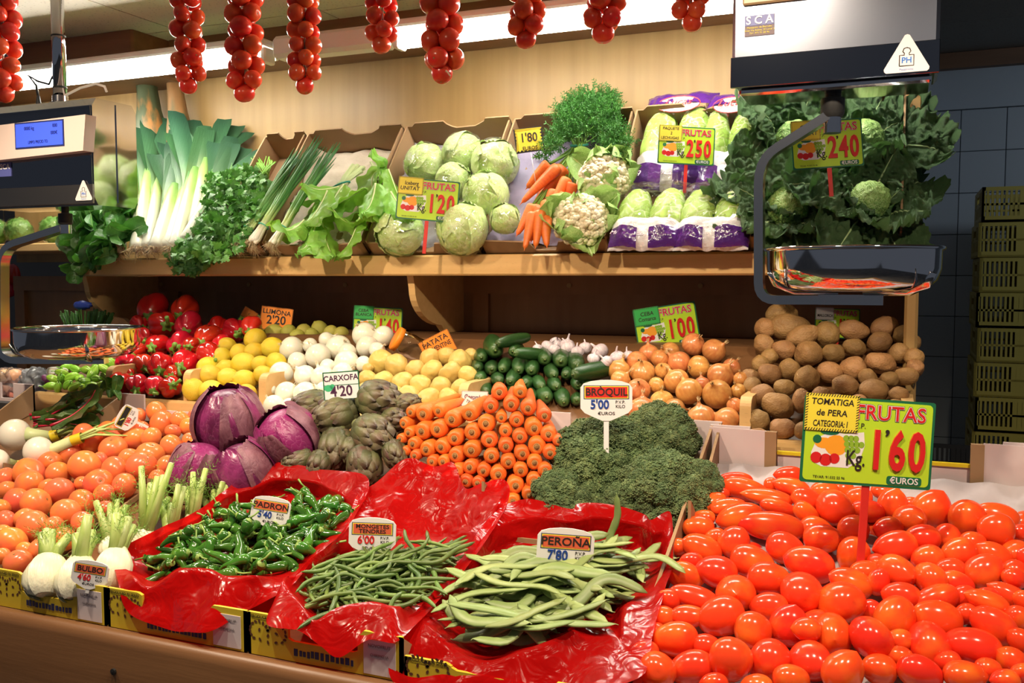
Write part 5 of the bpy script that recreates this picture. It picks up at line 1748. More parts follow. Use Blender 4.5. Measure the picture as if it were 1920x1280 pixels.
def zone(x, y, poly):
    xs = [p[0] for p in poly]; ys = [p[1] for p in poly]
    u = (x - min(xs)) / (max(xs) - min(xs)); v = (y - min(ys)) / (max(ys) - min(ys))
    return ('left' if u < .34 else 'right' if u > .66 else 'middle'), ('back' if v < .34 else 'front' if v > .66 else 'centre')


def beans(kinds, name, poly, n, layers, size, angf, desc, cat, grp, seed, shrink=.9):
    random.seed(seed)
    gx = sum(q[0] for q in poly) / len(poly); gy = sum(q[1] for q in poly) / len(poly)
    poly = [(gx + (x - gx) * shrink, gy + (y - gy) * shrink - 6) for x, y in poly]
    pts = scatter(poly, n)
    labs = rowlabels(pts, (max(p[1] for p in poly) - min(p[1] for p in poly)) / 9.)
    order = sorted(range(n), key=lambda i: rnd(0, 1))
    for r_, i in enumerate(order):
        x, y = pts[i]
        p, t = hp(x, y, FRONT, layers[0] + (layers[1] - layers[0]) * r_ / n)
        nrm = Vector((0, -.31, .95))
        ax = angf()
        ax = (ax - nrm * ax.dot(nrm)).normalized() + nrm * rnd(-.10, .10)
        s = rnd(*size)
        kind = random.choice(kinds)
        z = ax.normalized(); x_ = nrm.cross(z).normalized(); y_ = z.cross(x_)
        M = Matrix.Translation(p) @ Matrix((x_, y_, z)).transposed().to_4x4() @ Matrix.Rotation(rnd(-.5, .5) + (math.pi if rnd(0, 1) < .5 else 0), 4, 'Z') @ Matrix.Scale(s, 4)
        inst(kind, name, M, label=desc + labs[i], cat=cat, group=grp)


polyB = [(560, 1110), (590, 1072), (650, 1035), (720, 1022), (830, 1012), (872, 1040), (850, 1075), (815, 1115), (775, 1142), (715, 1165), (640, 1172), (600, 1160), (572, 1135)]
beans(GB, 'green_bean', polyB, 250, (-.035, .04), (.085, .135), lambda: (rgt * rnd(-1, 1) + Vector((0, 1, .3)) * rnd(-.75, .75)), 'slim green bean in tangled heap, ', 'bean', 'slim green beans in the middle red-lined box', 86)
polyC = [(860, 1110), (885, 1075), (920, 1030), (970, 1012), (1110, 1000), (1190, 1020), (1240, 1045), (1215, 1085), (1160, 1130), (1145, 1170), (1100, 1175), (1000, 1205), (920, 1225), (875, 1195), (860, 1150)]
beans(FB, 'flat_bean', polyC, 120, (-.03, .05), (.13, .175), lambda: (rgt * random.choice((-1, 1)) + Vector((0, 1, .3)) * rnd(-.8, .5)), 'broad flat green bean, ', 'bean', 'flat green beans in the right red-lined box', 87, .82)
p, t = hp(1150, 985, FRONT, .03)
inst(FB[0], 'flat_bean', TM(p, imgdir(80, .1), 1.0, .12), label='flat green bean standing upright at the back of its box', cat='bean', group='flat green beans in the right red-lined box')

# red cellophane linings
cel_m = film('red_cellophane', (.85, .02, .015), body=(.56, .006, .006), fac=.76, gloss=.2, bump=.14, bscale=22., fres=.075)


def catmull(L, n):
    m = len(L); out = []
    for i in range(n):
        f = i / n * m; k = int(f); u = f - k
        p0, p1, p2, p3 = (L[(k + q - 1) % m] for q in range(4))
        out.append(.5 * ((2 * p1) + (-p0 + p2) * u + (2 * p0 - 5 * p1 + 4 * p2 - p3) * u * u + (-p0 + 3 * p1 - 3 * p2 + p3) * u ** 3) if SMOOTH else p1 * (1 - u) + p2 * u)
    return out


SMOOTH = True


def sheet(label, stations, seed, n=150):
    """stations round the box: (outer edge px, py, Y), (crest px, py, Y), (inner px, py); the inner edge runs under the heap"""
    rings = [[], [], [], []]
    cen = Vector((0, 0, 0))
    for (o_, c_, i_) in stations:
        if o_[2] < 1.345: c_ = (c_[0], c_[1], c_[2] - .04)
        if o_[2] >= 1.345:
            o_ = (o_[0], o_[1], min(o_[2], hp(o_[0], o_[1])[0].y - .03)); c_ = (c_[0], c_[1], min(c_[2], hp(c_[0], c_[1])[0].y - .012))
        po, _ = onY(o_[0], o_[1], o_[2]); pc, _ = onY(c_[0], c_[1], c_[2]); pi_, _ = hp(i_[0], i_[1], FRONT, -.035)
        rings[0].append(po); rings[1].append(pc); rings[2].append(pi_); cen += pi_
    cen /= len(stations)
    rings[3] = [cen + (q - cen) * .35 + Vector((0, 0, -.002)) for q in rings[2]]
    R = [catmull(r_, n) for r_ in rings]
    steps = [9, 8, 3]
    cols = []
    for i in range(n):
        col = []
        for s in range(3):
            for q in range(steps[s]):
                f = q / steps[s]
                p = R[s][i].lerp(R[s + 1][i], f)
                a = .013 if s < 2 else .0
                w = p * 8 + Vector((seed, 0, 0))
                fold = abs(noise.noise(w)) * 1.6 + abs(noise.noise(w * 1.9)) * .9 - .55
                p = p + (-fwd * .8 + UP * .4) * (a * fold)
                col.append(p)
        col.append(R[3][i])
        cols.append(col)
    P = np.array([[v[:] for v in c] for c in cols])
    b = MB().grid(P, 0, True)
    me = b.mesh('cellophane', cel_m, True)
    return O('cellophane_sheet', me, None, None, label=label, cat='cellophane', group='red cellophane linings of the front boxes')


sheet('crumpled red cellophane lining the box of small green peppers', [
    ((216, 1033, 1.42), (232, 1048, 1.42), (292, 1085)), ((300, 992, 1.53), (305, 1005, 1.53), (312, 1030)), ((365, 958, 1.62), (368, 972, 1.62), (375, 992)), ((430, 912, 1.70), (428, 930, 1.69), (440, 955)),
    ((453, 880, 1.76), (470, 915, 1.74), (500, 935)), ((510, 866, 1.78), (520, 900, 1.76), (540, 925)), ((590, 876, 1.78), (590, 905, 1.75), (590, 930)), ((596, 879, 1.78), (615, 915, 1.74), (625, 945)), ((690, 896, 1.74), (660, 945, 1.70), (640, 965)),
    ((655, 985, 1.62), (640, 985, 1.62), (620, 990)), ((585, 1050, 1.49), (575, 1045, 1.50), (565, 1040)), ((545, 1100, 1.41), (520, 1080, 1.43), (500, 1070)), ((470, 1140, 1.335), (476, 1078, 1.40), (455, 1078)), ((400, 1185, 1.29), (430, 1082, 1.385), (410, 1072)),
    ((350, 1185, 1.285), (392, 1066, 1.39), (375, 1080)), ((310, 1178, 1.285), (338, 1068, 1.38), (345, 1062)), ((240, 1148, 1.29), (283, 1103, 1.36), (318, 1075)), ((222, 1090, 1.32), (250, 1080, 1.37), (300, 1085))], 3.)
sheet('crumpled red cellophane lining the box of slim green beans', [
    ((640, 1000, 1.60), (640, 1015, 1.59), (660, 1035)), ((668, 930, 1.70), (690, 960, 1.68), (710, 1020)), ((705, 905, 1.75), (730, 950, 1.71), (750, 1018)), ((745, 868, 1.79), (760, 930, 1.74), (780, 1015)), ((775, 860, 1.80), (790, 930, 1.74), (800, 1012)),
    ((815, 874, 1.79), (825, 940, 1.73), (825, 1012)), ((850, 868, 1.80), (855, 950, 1.72), (845, 1018)), ((872, 915, 1.75), (880, 960, 1.71), (860, 1025)), ((905, 906, 1.76), (905, 960, 1.70), (868, 1035)), ((948, 900, 1.76), (930, 950, 1.70), (868, 1045)),
    ((952, 940, 1.72), (915, 985, 1.66), (860, 1058)), ((900, 1030, 1.57), (880, 1040, 1.57), (840, 1085)), ((840, 1105, 1.46), (830, 1100, 1.47), (805, 1115)), ((785, 1165, 1.36), (786, 1130, 1.42), (775, 1135)), ((742, 1205, 1.30), (740, 1136, 1.39), (725, 1150)),
    ((690, 1198, 1.29), (696, 1127, 1.39), (690, 1160)), ((637, 1233, 1.283), (632, 1138, 1.37), (650, 1165)), ((600, 1210, 1.283), (588, 1162, 1.34), (615, 1155)), ((560, 1182, 1.285), (560, 1128, 1.37), (590, 1130)), ((500, 1165, 1.29), (530, 1085, 1.41), (580, 1105)), ((555, 1075, 1.46), (575, 1072, 1.47), (600, 1075))], 8.)
sheet('crumpled red cellophane lining the box of flat beans', [
    ((790, 1135, 1.42), (815, 1125, 1.43), (875, 1105)), ((870, 1040, 1.57), (875, 1050, 1.56), (905, 1060)), ((905, 985, 1.66), (915, 1000, 1.64), (940, 1025)), ((955, 942, 1.73), (965, 975, 1.70), (985, 1012)), ((1010, 937, 1.75), (1020, 970, 1.72), (1030, 1008)), ((1070, 955, 1.74), (1070, 980, 1.71), (1070, 1006)),
    ((1086, 944, 1.76), (1110, 970, 1.73), (1120, 1004)), ((1150, 948, 1.77), (1160, 975, 1.74), (1160, 1014)), ((1205, 962, 1.76), (1205, 985, 1.73), (1195, 1022)), ((1220, 976, 1.75), (1225, 1000, 1.72), (1218, 1035)), ((1257, 962, 1.77), (1250, 1000, 1.72), (1232, 1045)), ((1262, 1050, 1.66), (1250, 1055, 1.65), (1228, 1065)),
    ((1248, 1100, 1.59), (1215, 1105, 1.58), (1195, 1090)), ((1225, 1185, 1.48), (1170, 1140, 1.54), (1160, 1125)), ((1215, 1235, 1.42), (1160, 1200, 1.45), (1140, 1165)), ((1190, 1275, 1.37), (1118, 1142, 1.50), (1100, 1172)), ((1050, 1310, 1.30), (1075, 1180, 1.43), (1060, 1185)), ((950, 1320, 1.285), (985, 1218, 1.38), (990, 1200)),
    ((850, 1310, 1.285), (905, 1242, 1.36), (930, 1215)), ((760, 1295, 1.285), (850, 1215, 1.38), (890, 1190)), ((728, 1250, 1.30), (800, 1172, 1.40), (875, 1150)), ((760, 1165, 1.37), (795, 1150, 1.41), (870, 1125))], 14.)

# printed cardboard boxes
yel_m = mat('yellow_printed_card', (.62, .47, .03), .45)
whc_m = mat('pinkish_white_card', (.70, .58, .58), .55, c2=(.64, .52, .53), nscale=6)
seed_m = mat('brown_seed_print', (.10, .035, .015), .6)
nav_m = mat('navy_print', (.02, .03, .12), .5)
pap_m = mat('paper_label', (.62, .55, .58), .7)


def zf(Y, up=-.04):
    return FRONT[1] + up + FRONT[2] * (Y - FRONT[0])


def fruit_box(x0, x1, y0, y1, label, front_m, back_h=.05, corner=.075, low=.035, prints=True, backm=None, group='open cardboard boxes on the counter', frontwall=True):
    o = E('cardboard_box', Matrix.Translation((x0, y0, zf(y0))), label, 'cardboard box', group)
    w, L = x1 - x0, y1 - y0
    t = .006
    k = .085
    if frontwall:
        pol = [(0, 0), (w, 0), (w, corner), (w - k + .012, corner), (w - k, corner - .012), (w - k, low + .004), (w - k - .01, low), (k + .01, low), (k, low + .004), (k, corner - .004), (k - .01, corner), (0, corner)]
        f = O('front_panel', MB().prism(pol, 0, t, M=Matrix(((1, 0, 0, 0), (0, 0, 1, 0), (0, 1, 0, 0), (0, 0, 0, 1)))).mesh('front_panel', front_m, False), o)
        if prints:
            fm = Matrix(((1, 0, 0, 0), (0, 0, 1, -.0005), (0, 1, 0, 0), (0, 0, 0, 1)))
            em = MB()
            cx, cz, r = k * .5, corner * .42, .020
            loop = [(cx - .019 + .019 * math.cos(a), cz + .012 + .017 * math.sin(a)) for a in np.linspace(.2, 4.1, 10)] + [(cx + .019 - .019 * math.cos(a), cz + .012 + .017 * math.sin(a)) for a in np.linspace(.2, 4.1, 10)] + \
                   [(cx - .018, cz + .014), (cx - .017, cz - .003), (cx + .018, cz + .012), (cx + .017, cz - .004), (cx, cz + .006), (cx, cz - .006)]
            for q, (ex, ez) in enumerate(loop):
                c_, s_ = math.cos(q * .7), math.sin(q * .7)
                em.add([(ex, ez, 0)] + [(ex + .0038 * math.cos(a) * c_ - .0024 * math.sin(a) * s_, ez + .0038 * math.cos(a) * s_ + .0024 * math.sin(a) * c_, 0) for a in np.linspace(0, 6.283, 9)[:-1]], [(0, i + 1, (i + 1) % 8 + 1) for i in range(8)], M=fm)
            O('seed_emblem', em.mesh('seed_emblem', seed_m, False), f)
            tx = text('PRODUCED IN SPAIN', .0075, blk, f, 0, 0, 0)
            tx.matrix_basis = Matrix(((1, 0, 0, k * .5), (0, 0, 1, -.0008), (0, 1, 0, corner * .92), (0, 0, 0, 1)))
            O('address_label', MB().box((w - k + .012, -.0012, .004), (w - .012, 0, corner - .012)).mesh('address_label', pap_m, False), f)
            for j, (s, sz) in enumerate((('NOVOFRUT', .008), ('CHIRIMOYA', .0065))):
                tx = text(s, sz, mat('grey_print', (.2, .17, .18), .6), f, 0, 0, 0)
                tx.matrix_basis = Matrix(((1, 0, 0, w - k * .5), (0, 0, 1, -.0018), (0, 1, 0, corner - .022 - .016 * j), (0, 0, 0, 1)))
            mk = MB()
            random.seed(int(x0 * 100))
            xx = k + .012
            while xx < w - k - .01:       # a worn, unreadable line of dark print
                ww = rnd(.004, .008)
                mk.box((xx, -.0008, .010 + rnd(0, .002)), (xx + ww, 0, .022 + rnd(-.002, .002))); xx += ww + rnd(.0015, .004)
            O('worn_print', mk.mesh('worn_print', nav_m, False), f)
    sp = [(0, 0), (L, FRONT[2] * L), (L, FRONT[2] * L + back_h), (.06, FRONT[2] * .06 + min(back_h, .03)), (0, corner if frontwall else back_h)]
    for x in (0, w - t):
        O('side_panel', MB().prism(sp, x, x + t, M=Matrix(((0, 0, 1, 0), (1, 0, 0, 0), (0, 1, 0, 0), (0, 0, 0, 1)))).mesh('side_panel', card_m, False), o)
    bh = back_h
    pol = [(0, 0), (w, 0), (w, bh), (w - k, bh), (w - k, bh * .45), (k, bh * .45), (k, bh), (0, bh)]
    bp = O('back_panel', MB().prism(pol, -t, 0, M=Matrix(((1, 0, 0, 0), (0, 0, 1, L), (0, 1, 0, FRONT[2] * L), (0, 0, 0, 1)))).mesh('back_panel', backm or card_m, False), o)
    return o, bp


BXS = [(-1.692, -1.384, 'yellow printed cardboard box in front of the fennel, at left edge'), (-1.380, -1.056, 'yellow printed cardboard box under the small green peppers'), (-1.052, -.742, 'yellow printed cardboard box under the slim green beans'), (-.738, -.400, 'yellow printed cardboard box under the flat beans')]
for x0, x1, lab in BXS:
    fruit_box(x0, x1, 1.302, 1.70, lab, yel_m, back_h=.012, corner=.045 if 'flat' in lab else .075)
fruit_box(-2.02, -1.70, 1.302, 1.62, 'yellow printed cardboard box under round tomatoes at picture edge', yel_m, back_h=.03)
o, bp = fruit_box(-.385, .27, 1.302, 2.045, 'wide box with white and yellow inside holding plum tomatoes', yel_m, back_h=.095, corner=.05, prints=False, backm=whc_m)
ye = mat('yellow_box_trim', (.75, .58, .02), .4)
w = .655
O('yellow_edge', MB().box((.085, .733, .2452 + .040), (w - .085, .744, .2452 + .047)).mesh('yellow_edge', ye, False), o)
for xx in (.0, w - .12):
    O('corner_fold', MB().prism([(xx, 0), (xx + .12, 0), (xx + .12, .09), (xx, .092)], 0, .004, M=Matrix(((1, 0, 0, 0), (0, 0, 1, .725), (0, 1, 0, .2452), (0, 0, 0, 1)))).mesh('corner_fold', whc_m, False), o)
    O('corner_post', MB().box((xx + (.118 if xx == 0 else -.022), .722, .2452), (xx + (.142 if xx == 0 else .002), .738, .2452 + .089)).mesh('corner_post', card_m, False), o)
n1, n2 = 40, 46
P = np.zeros((n1, n2, 3))
for i in range(n1):
    for j in range(n2):
        u, v = i / (n1 - 1), j / (n2 - 1)
        P[i, j] = (.012 + u * (w - .024), .01 + v * .70, .012 + FRONT[2] * (.01 + v * .70) + .010 * math.sin(u * 50) * math.sin(v * 50) + .02 * max(0, v - .9) * 8)
O('moulded_liner', MB().grid(P).mesh('moulded_liner', mat('grey_moulded_pulp', (.42, .38, .40), .8, c2=(.35, .31, .33), nscale=12)), o)
for (pa, pb, lab) in ((1292, 1352, 'white carton corner behind the broccoli'), ):
    xa, xb = onY(pa, 850, 2.05)[0].x, onY(pb, 850, 2.05)[0].x
    o, bp = fruit_box(-.80, xb, 1.74, 2.06, 'white-lined carton holding the broccoli', whc_m, back_h=.095, frontwall=False, backm=whc_m)
o, bp = fruit_box(-1.18, -.81, 1.80, 2.06, 'carton under the stacked carrots', whc_m, back_h=.03, frontwall=False)
o, bp = fruit_box(-2.10, -1.62, 1.66, 2.06, 'pinkish carton behind the round tomatoes', whc_m, back_h=.075, frontwall=False, backm=whc_m)
xa = onY(-30, 760, 2.06)[0].x; xb = onY(66, 760, 2.06)[0].x
o, bp = fruit_box(xa, xb, 1.74, 2.06, 'pinkish carton at far left behind the white spring onion bulbs', whc_m, back_h=.085, frontwall=False, backm=whc_m)

# fennel
fen_m = mat('fennel_bulb', (.80, .80, .58), .35, sss=.1, sssr=.02, stretch=(60, 60, 1), bump=.15, bscale=3, grad=('Z', [(-.04, (.84, .82, .64)), (.03, (.80, .82, .56)), (.07, (.60, .70, .28)), (.2, (.38, .54, .12))]))
fst_m = mat('fennel_stalk', (.40, .56, .13), .35, val=.12, c2=(.54, .66, .25), nscale=8, stretch=(6, 6, .6))
fcut_m = mat('fennel_cut', (.72, .78, .48), .6)
ffr_m = mat('fennel_frond', (.20, .40, .06), .5, val=.1)
FE = [((88, 1080), 74, [(80, 998), (88, 992), (97, 995), (130, 1004)], 'fennel bulb at front left above the box label'), ((146, 1085), 72, [(143, 1000), (165, 965), (178, 1008), (158, 1010)], 'fennel bulb behind the BULBO tag'),
      ((212, 1066), 66, [(218, 962), (226, 966), (242, 970), (250, 985)], 'fennel bulb right of the BULBO tag with thick stalks'), ((200, 1005), 54, [(180, 940), (206, 945), (220, 938), (236, 948)], 'fennel with short upright stalks behind the front bulbs'),
      ((262, 990), 56, [(265, 874), (295, 893), (322, 868), (300, 950)], 'fennel with the longest leaning stalks, beside round tomatoes'), ((312, 985), 52, [(335, 908), (346, 912), (320, 945), (300, 935)], 'fennel in the middle of the row along red film'),
      ((352, 962), 50, [(362, 885), (386, 878), (374, 905), (350, 915)], 'fennel whose stalks reach the magenta cabbage'), ((392, 948), 48, [(418, 903), (427, 909), (400, 920), (376, 930)], 'fennel at the far right end against red film')]
for n, ((bx, by), bw, tips, lab) in enumerate(FE):
    random.seed(900 + n)
    if n >= 3: bx, by = bx + 8, by + 22
    p, t = hp(bx, by, FRONT, .02 if n < 3 else -.04)
    d = bw * t * (1.12 if n < 3 else .8)
    tips = tips + [((tips[j][0] + tips[(j + 1) % 4][0]) / 2 + rnd(-6, 6), (tips[j][1] + tips[(j + 1) % 4][1]) / 2 + rnd(2, 25)) for j in range(3)]
    tp_ = [onY(x, y, p.y + .03 + .012 * j)[0] for j, (x, y) in enumerate(tips)]
    ax = sum((q - p for q in tp_), Vector()) / 7
    M = TM(p, ax.normalized() - fwd * .15, 0, 1)
    x_ = M.to_3x3() @ Vector((1, 0, 0))
    o = E('fennel', M, lab, 'fennel', 'fennel bulbs with cut stalks')
    k = d / .09
    b = MB().lathe([(.001, -.042 * k), (.016 * k, -.042 * k), (.034 * k, -.034 * k), (.045 * k, -.012 * k), (.045 * k, .01 * k), (.036 * k, .03 * k), (.022 * k, .05 * k), (.014 * k, .065 * k)], 26, rad=lambda a, z: (1 - .28 * abs(math.sin(a))) * (1 + .03 * math.cos(7 * a)))
    O('bulb', b.mesh('bulb', fen_m), o)
    for j in range(3):
        P = shell_pts(1, .9, .95, n * 3 + j, 13, 13, lift=.03, ruffle=.0, bot=-1.1)
        O('layer', MB().grid(P, M=Matrix.Rotation(math.pi * j + .25, 4, 'Z') @ Matrix.Diagonal((.046 * k, .0345 * k, .05 * k, 1)) @ Matrix.Scale(1 + .02 * j, 4)).mesh('layer', fen_m), o)
    Mi = M.inverted()
    fb = MB()
    for j, q in enumerate(tp_):
        e = Mi @ q
        s0 = Vector((e.x * .18, e.y * .1, .038 * k))
        r0 = .0125 * k * (1 if n < 3 else 1.25)
        sb = MB().tube([s0, s0.lerp(e, .5) + Vector((0, 0, .004)), e], [r0 * 1.5, r0 * 1.05, r0 * .85], 10, flat=(1, .8))
        sk = O('stalk', sb.mesh('stalk', fst_m), o)
        dd = (e - s0).normalized()
        O('cut_end', MB().tube([e - dd * .0002, e + dd * .0012], [r0 * .70, r0 * .62], 9, flat=(1, .8)).mesh('cut_end', fcut_m), sk)
        for z in range(3):
            frond(fb, s0.lerp(e, rnd(.35, .95)), dd + rdir() * .7, rnd(.03, .06), 6, .016, w=.0006)
    O('fronds', fb.mesh('fronds', ffr_m, False), o)

# white spring onion bulbs with stalks, and beet chard
sp_m = mat('spring_bulb', (.84, .80, .68), .3, sss=.15, sssr=.03, coat=.1)
for n, (cx, cy, dd, pth, lab) in enumerate((((28), 815, 60, [(62, 815), (95, 818), (130, 806), (190, 795)], 'big round white spring onion bulb at left edge'), (72, 846, 56, [(100, 842), (135, 826), (180, 812), (225, 800)], 'round white spring onion bulb next to the round tomatoes'),
                                            (-8, 866, 50, [(10, 866), (30, 872), (60, 870), (90, 862)], 'spring onion with yellow band cut by the picture edge'))):
    random.seed(930 + n)
    p, t = hp(cx, cy, FRONT, .03)
    d = dd * t
    o = E('spring_onion', Matrix.Translation(p), lab, 'spring onion', 'large white spring onions')
    O('bulb', MB().lathe(superprof(16, d / 2, d * .47, .95), 24, M=TM((0, 0, 0), rgt + UP * .2)).mesh('bulb', sp_m), o)
    q = [onY(x, y, p.y + .02 + .03 * j)[0] - p for j, (x, y) in enumerate(pth)]
    O('neck', MB().tube([q[0] * .7, q[0], q[1]], [d * .26, d * .20, d * .17], 12).mesh('neck', let_r), o)
    for j in range(5):
        O('stalk', MB().tube([q[1] * .95 + Vector((0, 0, rnd(-.006, .006))), q[2] + Vector((rnd(-.01, .01), rnd(-.01, .02), rnd(-.012, .014))), q[3] + Vector((rnd(-.03, .03), rnd(-.02, .03), rnd(-.03, .03)))], [.008, .007, .003], 8, flat=(1, .6)).mesh('stalk', fst_m), o)
    O('paper_band', MB().tube([q[1].lerp(q[2], .0), q[1].lerp(q[2], .42)], [d * .185, d * .19], 14, caps=False).mesh('paper_band', ye), o)
random.seed(77)
p0, _ = hp(70, 800, FRONT, .03)
o = E('chard_bunch', Matrix.Translation(p0), 'bunch of chard with crimson stalks and dark wilted leaves', 'chard')
for k in range(17):
    x, y = (rnd(55, 95), rnd(775, 805))
    p, t = hp(x, y, FRONT, rnd(.0, .05))
    d = imgdir(rnd(2, 38), rnd(-.5, .1))
    O('leaf', CHDL[k % 3], o, Matrix.Translation(-p0) @ TM(p, d, rnd(0, 6.28), rnd(.55, .8)))
for (x, y) in ((205, 745), (215, 735), (190, 735), (222, 750), (200, 730)):
    p, t = onY(x, y, 1.99)
    O('leaf', SPIL[1], o, Matrix.Translation(-p0) @ TM(p, UP + rdir() * .6, rnd(0, 6), .6))
# ================================================================== signs, scales and the rest
lime = mat('lime_board', (.47, .72, .03), .35)
dgreen = mat('dark_green_board', (.015, .14, .06), .35)
redt = mat('red_numerals', (.62, .02, .02), .3)
red_st = mat('red_stake', (.62, .03, .02), .35)
yelc = mat('yellow_card', (.80, .68, .05), .5)
orac = mat('orange_card', (.88, .26, .015), .5)
grnc = mat('green_card', (.03, .42, .08), .5)
ink = mat('marker_ink', (.02, .012, .01), .6)
inkp = mat('purple_ink', (.06, .01, .05), .6)
blut = mat('blue_numerals', (.02, .06, .30), .3)
grape = mat('printed_grape', (.25, .45, .03), .5)
orang = mat('printed_orange', (.85, .35, .02), .5)


def disc(b, x, y, r, z, m=0, sx=1., sy=1., n=14):
    b.add([(x, y, z)] + [(x + r * sx * math.cos(a), y + r * sy * math.sin(a), z) for a in np.linspace(0, 6.2832, n + 1)[:-1]], [(0, i + 1, (i + 1) % n + 1) for i in range(n)], m)


def roundrect(w, h, r, n=5):
    out = []
    for cx, cy, a0 in ((w / 2 - r, h / 2 - r, 0), (-w / 2 + r, h / 2 - r, 90), (-w / 2 + r, -h / 2 + r, 180), (w / 2 - r, -h / 2 + r, 270)):
        for k in range(n):
            a = math.radians(a0 + 90 * k / (n - 1))
            out.append((cx + r * math.cos(a), cy + r * math.sin(a)))
    return out


def stake(o, x, y0, length, w=.05, m=None, lean=0.):
    O('stake', MB().box((x - w / 2, y0 - length, -.035), (x + w / 2, y0, -.012), bev=.004).mesh('stake', m or red_st, False), o)


def hatch(w, h, z, m, step=.03):
    """short slanted strokes round a card's rim"""
    b = MB(); k = .028
    n = int(w / step)
    for i in range(n):
        x = -w / 2 + (i + .2) * w / n
        for y in (-h / 2, h / 2 - k):
            b.add([(x, y, z), (x + step * .4, y, z), (x + step * .9, y + k, z), (x + step * .5, y + k, z)], [(0, 1, 2, 3)])
    n = int(h / step)
    for i in range(n):
        y = -h / 2 + (i + .2) * h / n
        for x in (-w / 2, w / 2 - k):
            b.add([(x, y, z), (x + k, y + step * .5, z), (x + k, y + step * .9, z), (x, y + step * .4, z)], [(0, 1, 2, 3)])
    return b.mesh('hatching', m, False)


def frutas(px, py, wpx, Y, price, lines, label, roll=0., yaw=0., cardm=None, slen=.5, tilt=0., clip=False):
    p, t = onY(px, py, Y)
    o = E('price_board', TV(p, roll, yaw, tilt, wpx * t / 1.5), label, 'price sign', 'green fruit price boards')
    O('board', MB().prism(roundrect(1.5, 1.0, .03), -.012, 0).mesh('board', dgreen, False), o)
    O('face', MB().prism(roundrect(1.44, .94, .05), 0, .003).mesh('face', lime, False), o)
    z = .006
    text('FRUTAS', .235, ink, o, .24, .335, z, bold=.055, sx=.98, ext=.003)
    text('FRUTAS', .235, white_m, o, .24, .335, z + .003, bold=.035, sx=.98, ext=.003)
    text('FRUTAS', .235, redt, o, .24, .335, z + .006, bold=.010, sx=.98, ext=.003)
    a, c = price.split("'")
    if a: text(a, .62, redt, o, .10, -.10, z + .012, bold=.026, sx=.64, ext=.02, name='numeral')
    for i, ch in enumerate(c):
        text(ch, .62, redt, o, .335 + .225 * i, -.10, z + .012, bold=.026, sx=.62, ext=.02, name='numeral')
    text(',', .26, ink, o, .215, .20, z + .004, bold=.02)
    text('P.V.P.', .085, ink, o, -.13, .18, z)
    text('Kg.', .25, ink, o, -.13, -.20, z, sx=.7, bold=.01)
    O('euros_badge', MB().prism([(x + .44, y - .415) for x, y in roundrect(.40, .10, .03)], .003, .006).mesh('badge', dgreen, False), o)
    text('\u20acUROS', .10, white_m, o, .44, -.417, .009, bold=.012)
    text('TEVAR: 91:532 55 96', .042, ink, o, -.42, -.43, .006)
    b = MB()
    b.add([(-.64 + x * .62, -.30 + y * .42, .0045) for x, y in ((.02, .1), (0, .35), (.1, .75), (.35, .95), (.6, .9), (.95, .98), (.98, .6), (.9, .2), (.7, -.02), (.2, -.02))], [tuple(range(10))], 4)
    for (x, y, r) in ((-.58, -.21, .065), (-.47, -.23, .07), (-.37, -.21, .06)): disc(b, x, y, r, .007, 0)
    disc(b, -.36, -.06, .12, .0055, 1, 1.1, 1.0)
    disc(b, -.50, -.04, .09, .0058, 1, 1.2, .7)
    for r_ in range(5):
        for q in range(4 - abs(r_ - 1) if r_ else 3): disc(b, -.25 + .055 * q + .012 * r_, .03 - .065 * r_, .036, .0072, 2)
    disc(b, -.44, .09, .06, .0065, 3, 1.8, .6); disc(b, -.58, .0, .05, .006, 3)
    O('fruit_picture', b.mesh('fruit_picture', [redt, orang, grape, dgreen, white_m], False), o)
    cm = cardm or yelc
    c_ = O('name_card', MB().box((-.74, .10, .008), (-.13, .52, .016)).mesh('name_card', cm, False), o)
    O('hatching', hatch(.61, .42, .0, ink), c_, Matrix.Translation((-.435, .31, .0168)))
    n = len(lines)
    for i, s in enumerate(lines):
        if s: text(s, .13 if n < 3 else .10, ink, c_, -.435 + rnd(-.02, .02), .31 + (n - 1) * .06 - i * .125, .0172, bold=.012, shear=.1, sx=min(1., 7.2 / max(len(s), 1) * (.85 if n < 3 else 1.05)), name='handwriting')
    if slen: stake(o, .02, -.5, slen, .09)
    return o


random.seed(9)
frutas(1627, 829, 246, 1.69, "1'60", ['TOMATIGA', 'de PERA', 'CATEGORIA: I'], 'large lime FRUTAS price board reading 1,60 above the plum tomatoes', roll=-4, slen=.9)
Yt = lambda x, y, l: tp(x, y, l)[0].y
frutas(802, 375, 116, Yt(802, 375, .17), "1'20", ['Iceberg', 'UNITAT'], 'lime FRUTAS price board reading 1,20 among iceberg lettuces', roll=-5, slen=.8)
frutas(1287, 273, 106, Yt(1287, 273, .12), "2'50", ['PAQUETE', '2', 'LECHUGAS'], 'lime FRUTAS price board reading 2,50 on lettuce packs', roll=-3, slen=.75)
frutas(1551, 270, 134, Yt(1551, 270, .20), "2'40", ['COL', 'UNITAT'], 'lime FRUTAS price board reading 2,40 among savoy cabbages', roll=4, slen=.6)
frutas(708, 606, 92, 2.62, "1'40", ['CEBA', 'BLANCA'], 'shaded FRUTAS price board reading 1,40 behind white onions', roll=-3, cardm=grnc, slen=.35)
frutas(1250, 612, 118, 2.55, "1'00", ['CEBA', 'Comarca'], 'shaded tilted FRUTAS price board reading 1,00 behind brown onions', roll=9, cardm=grnc, slen=.35)
frutas(1570, 606, 84, 2.62, "1'10", ['', 'MALLORCA'], 'shaded FRUTAS price board reading 1,10 behind brown potatoes', roll=-2, cardm=white_m, slen=.35)
frutas(478, 612, 70, 2.60, "'", ['K'], 'dark tilted price board lying behind the lemons', roll=-30, cardm=orac, slen=.0)


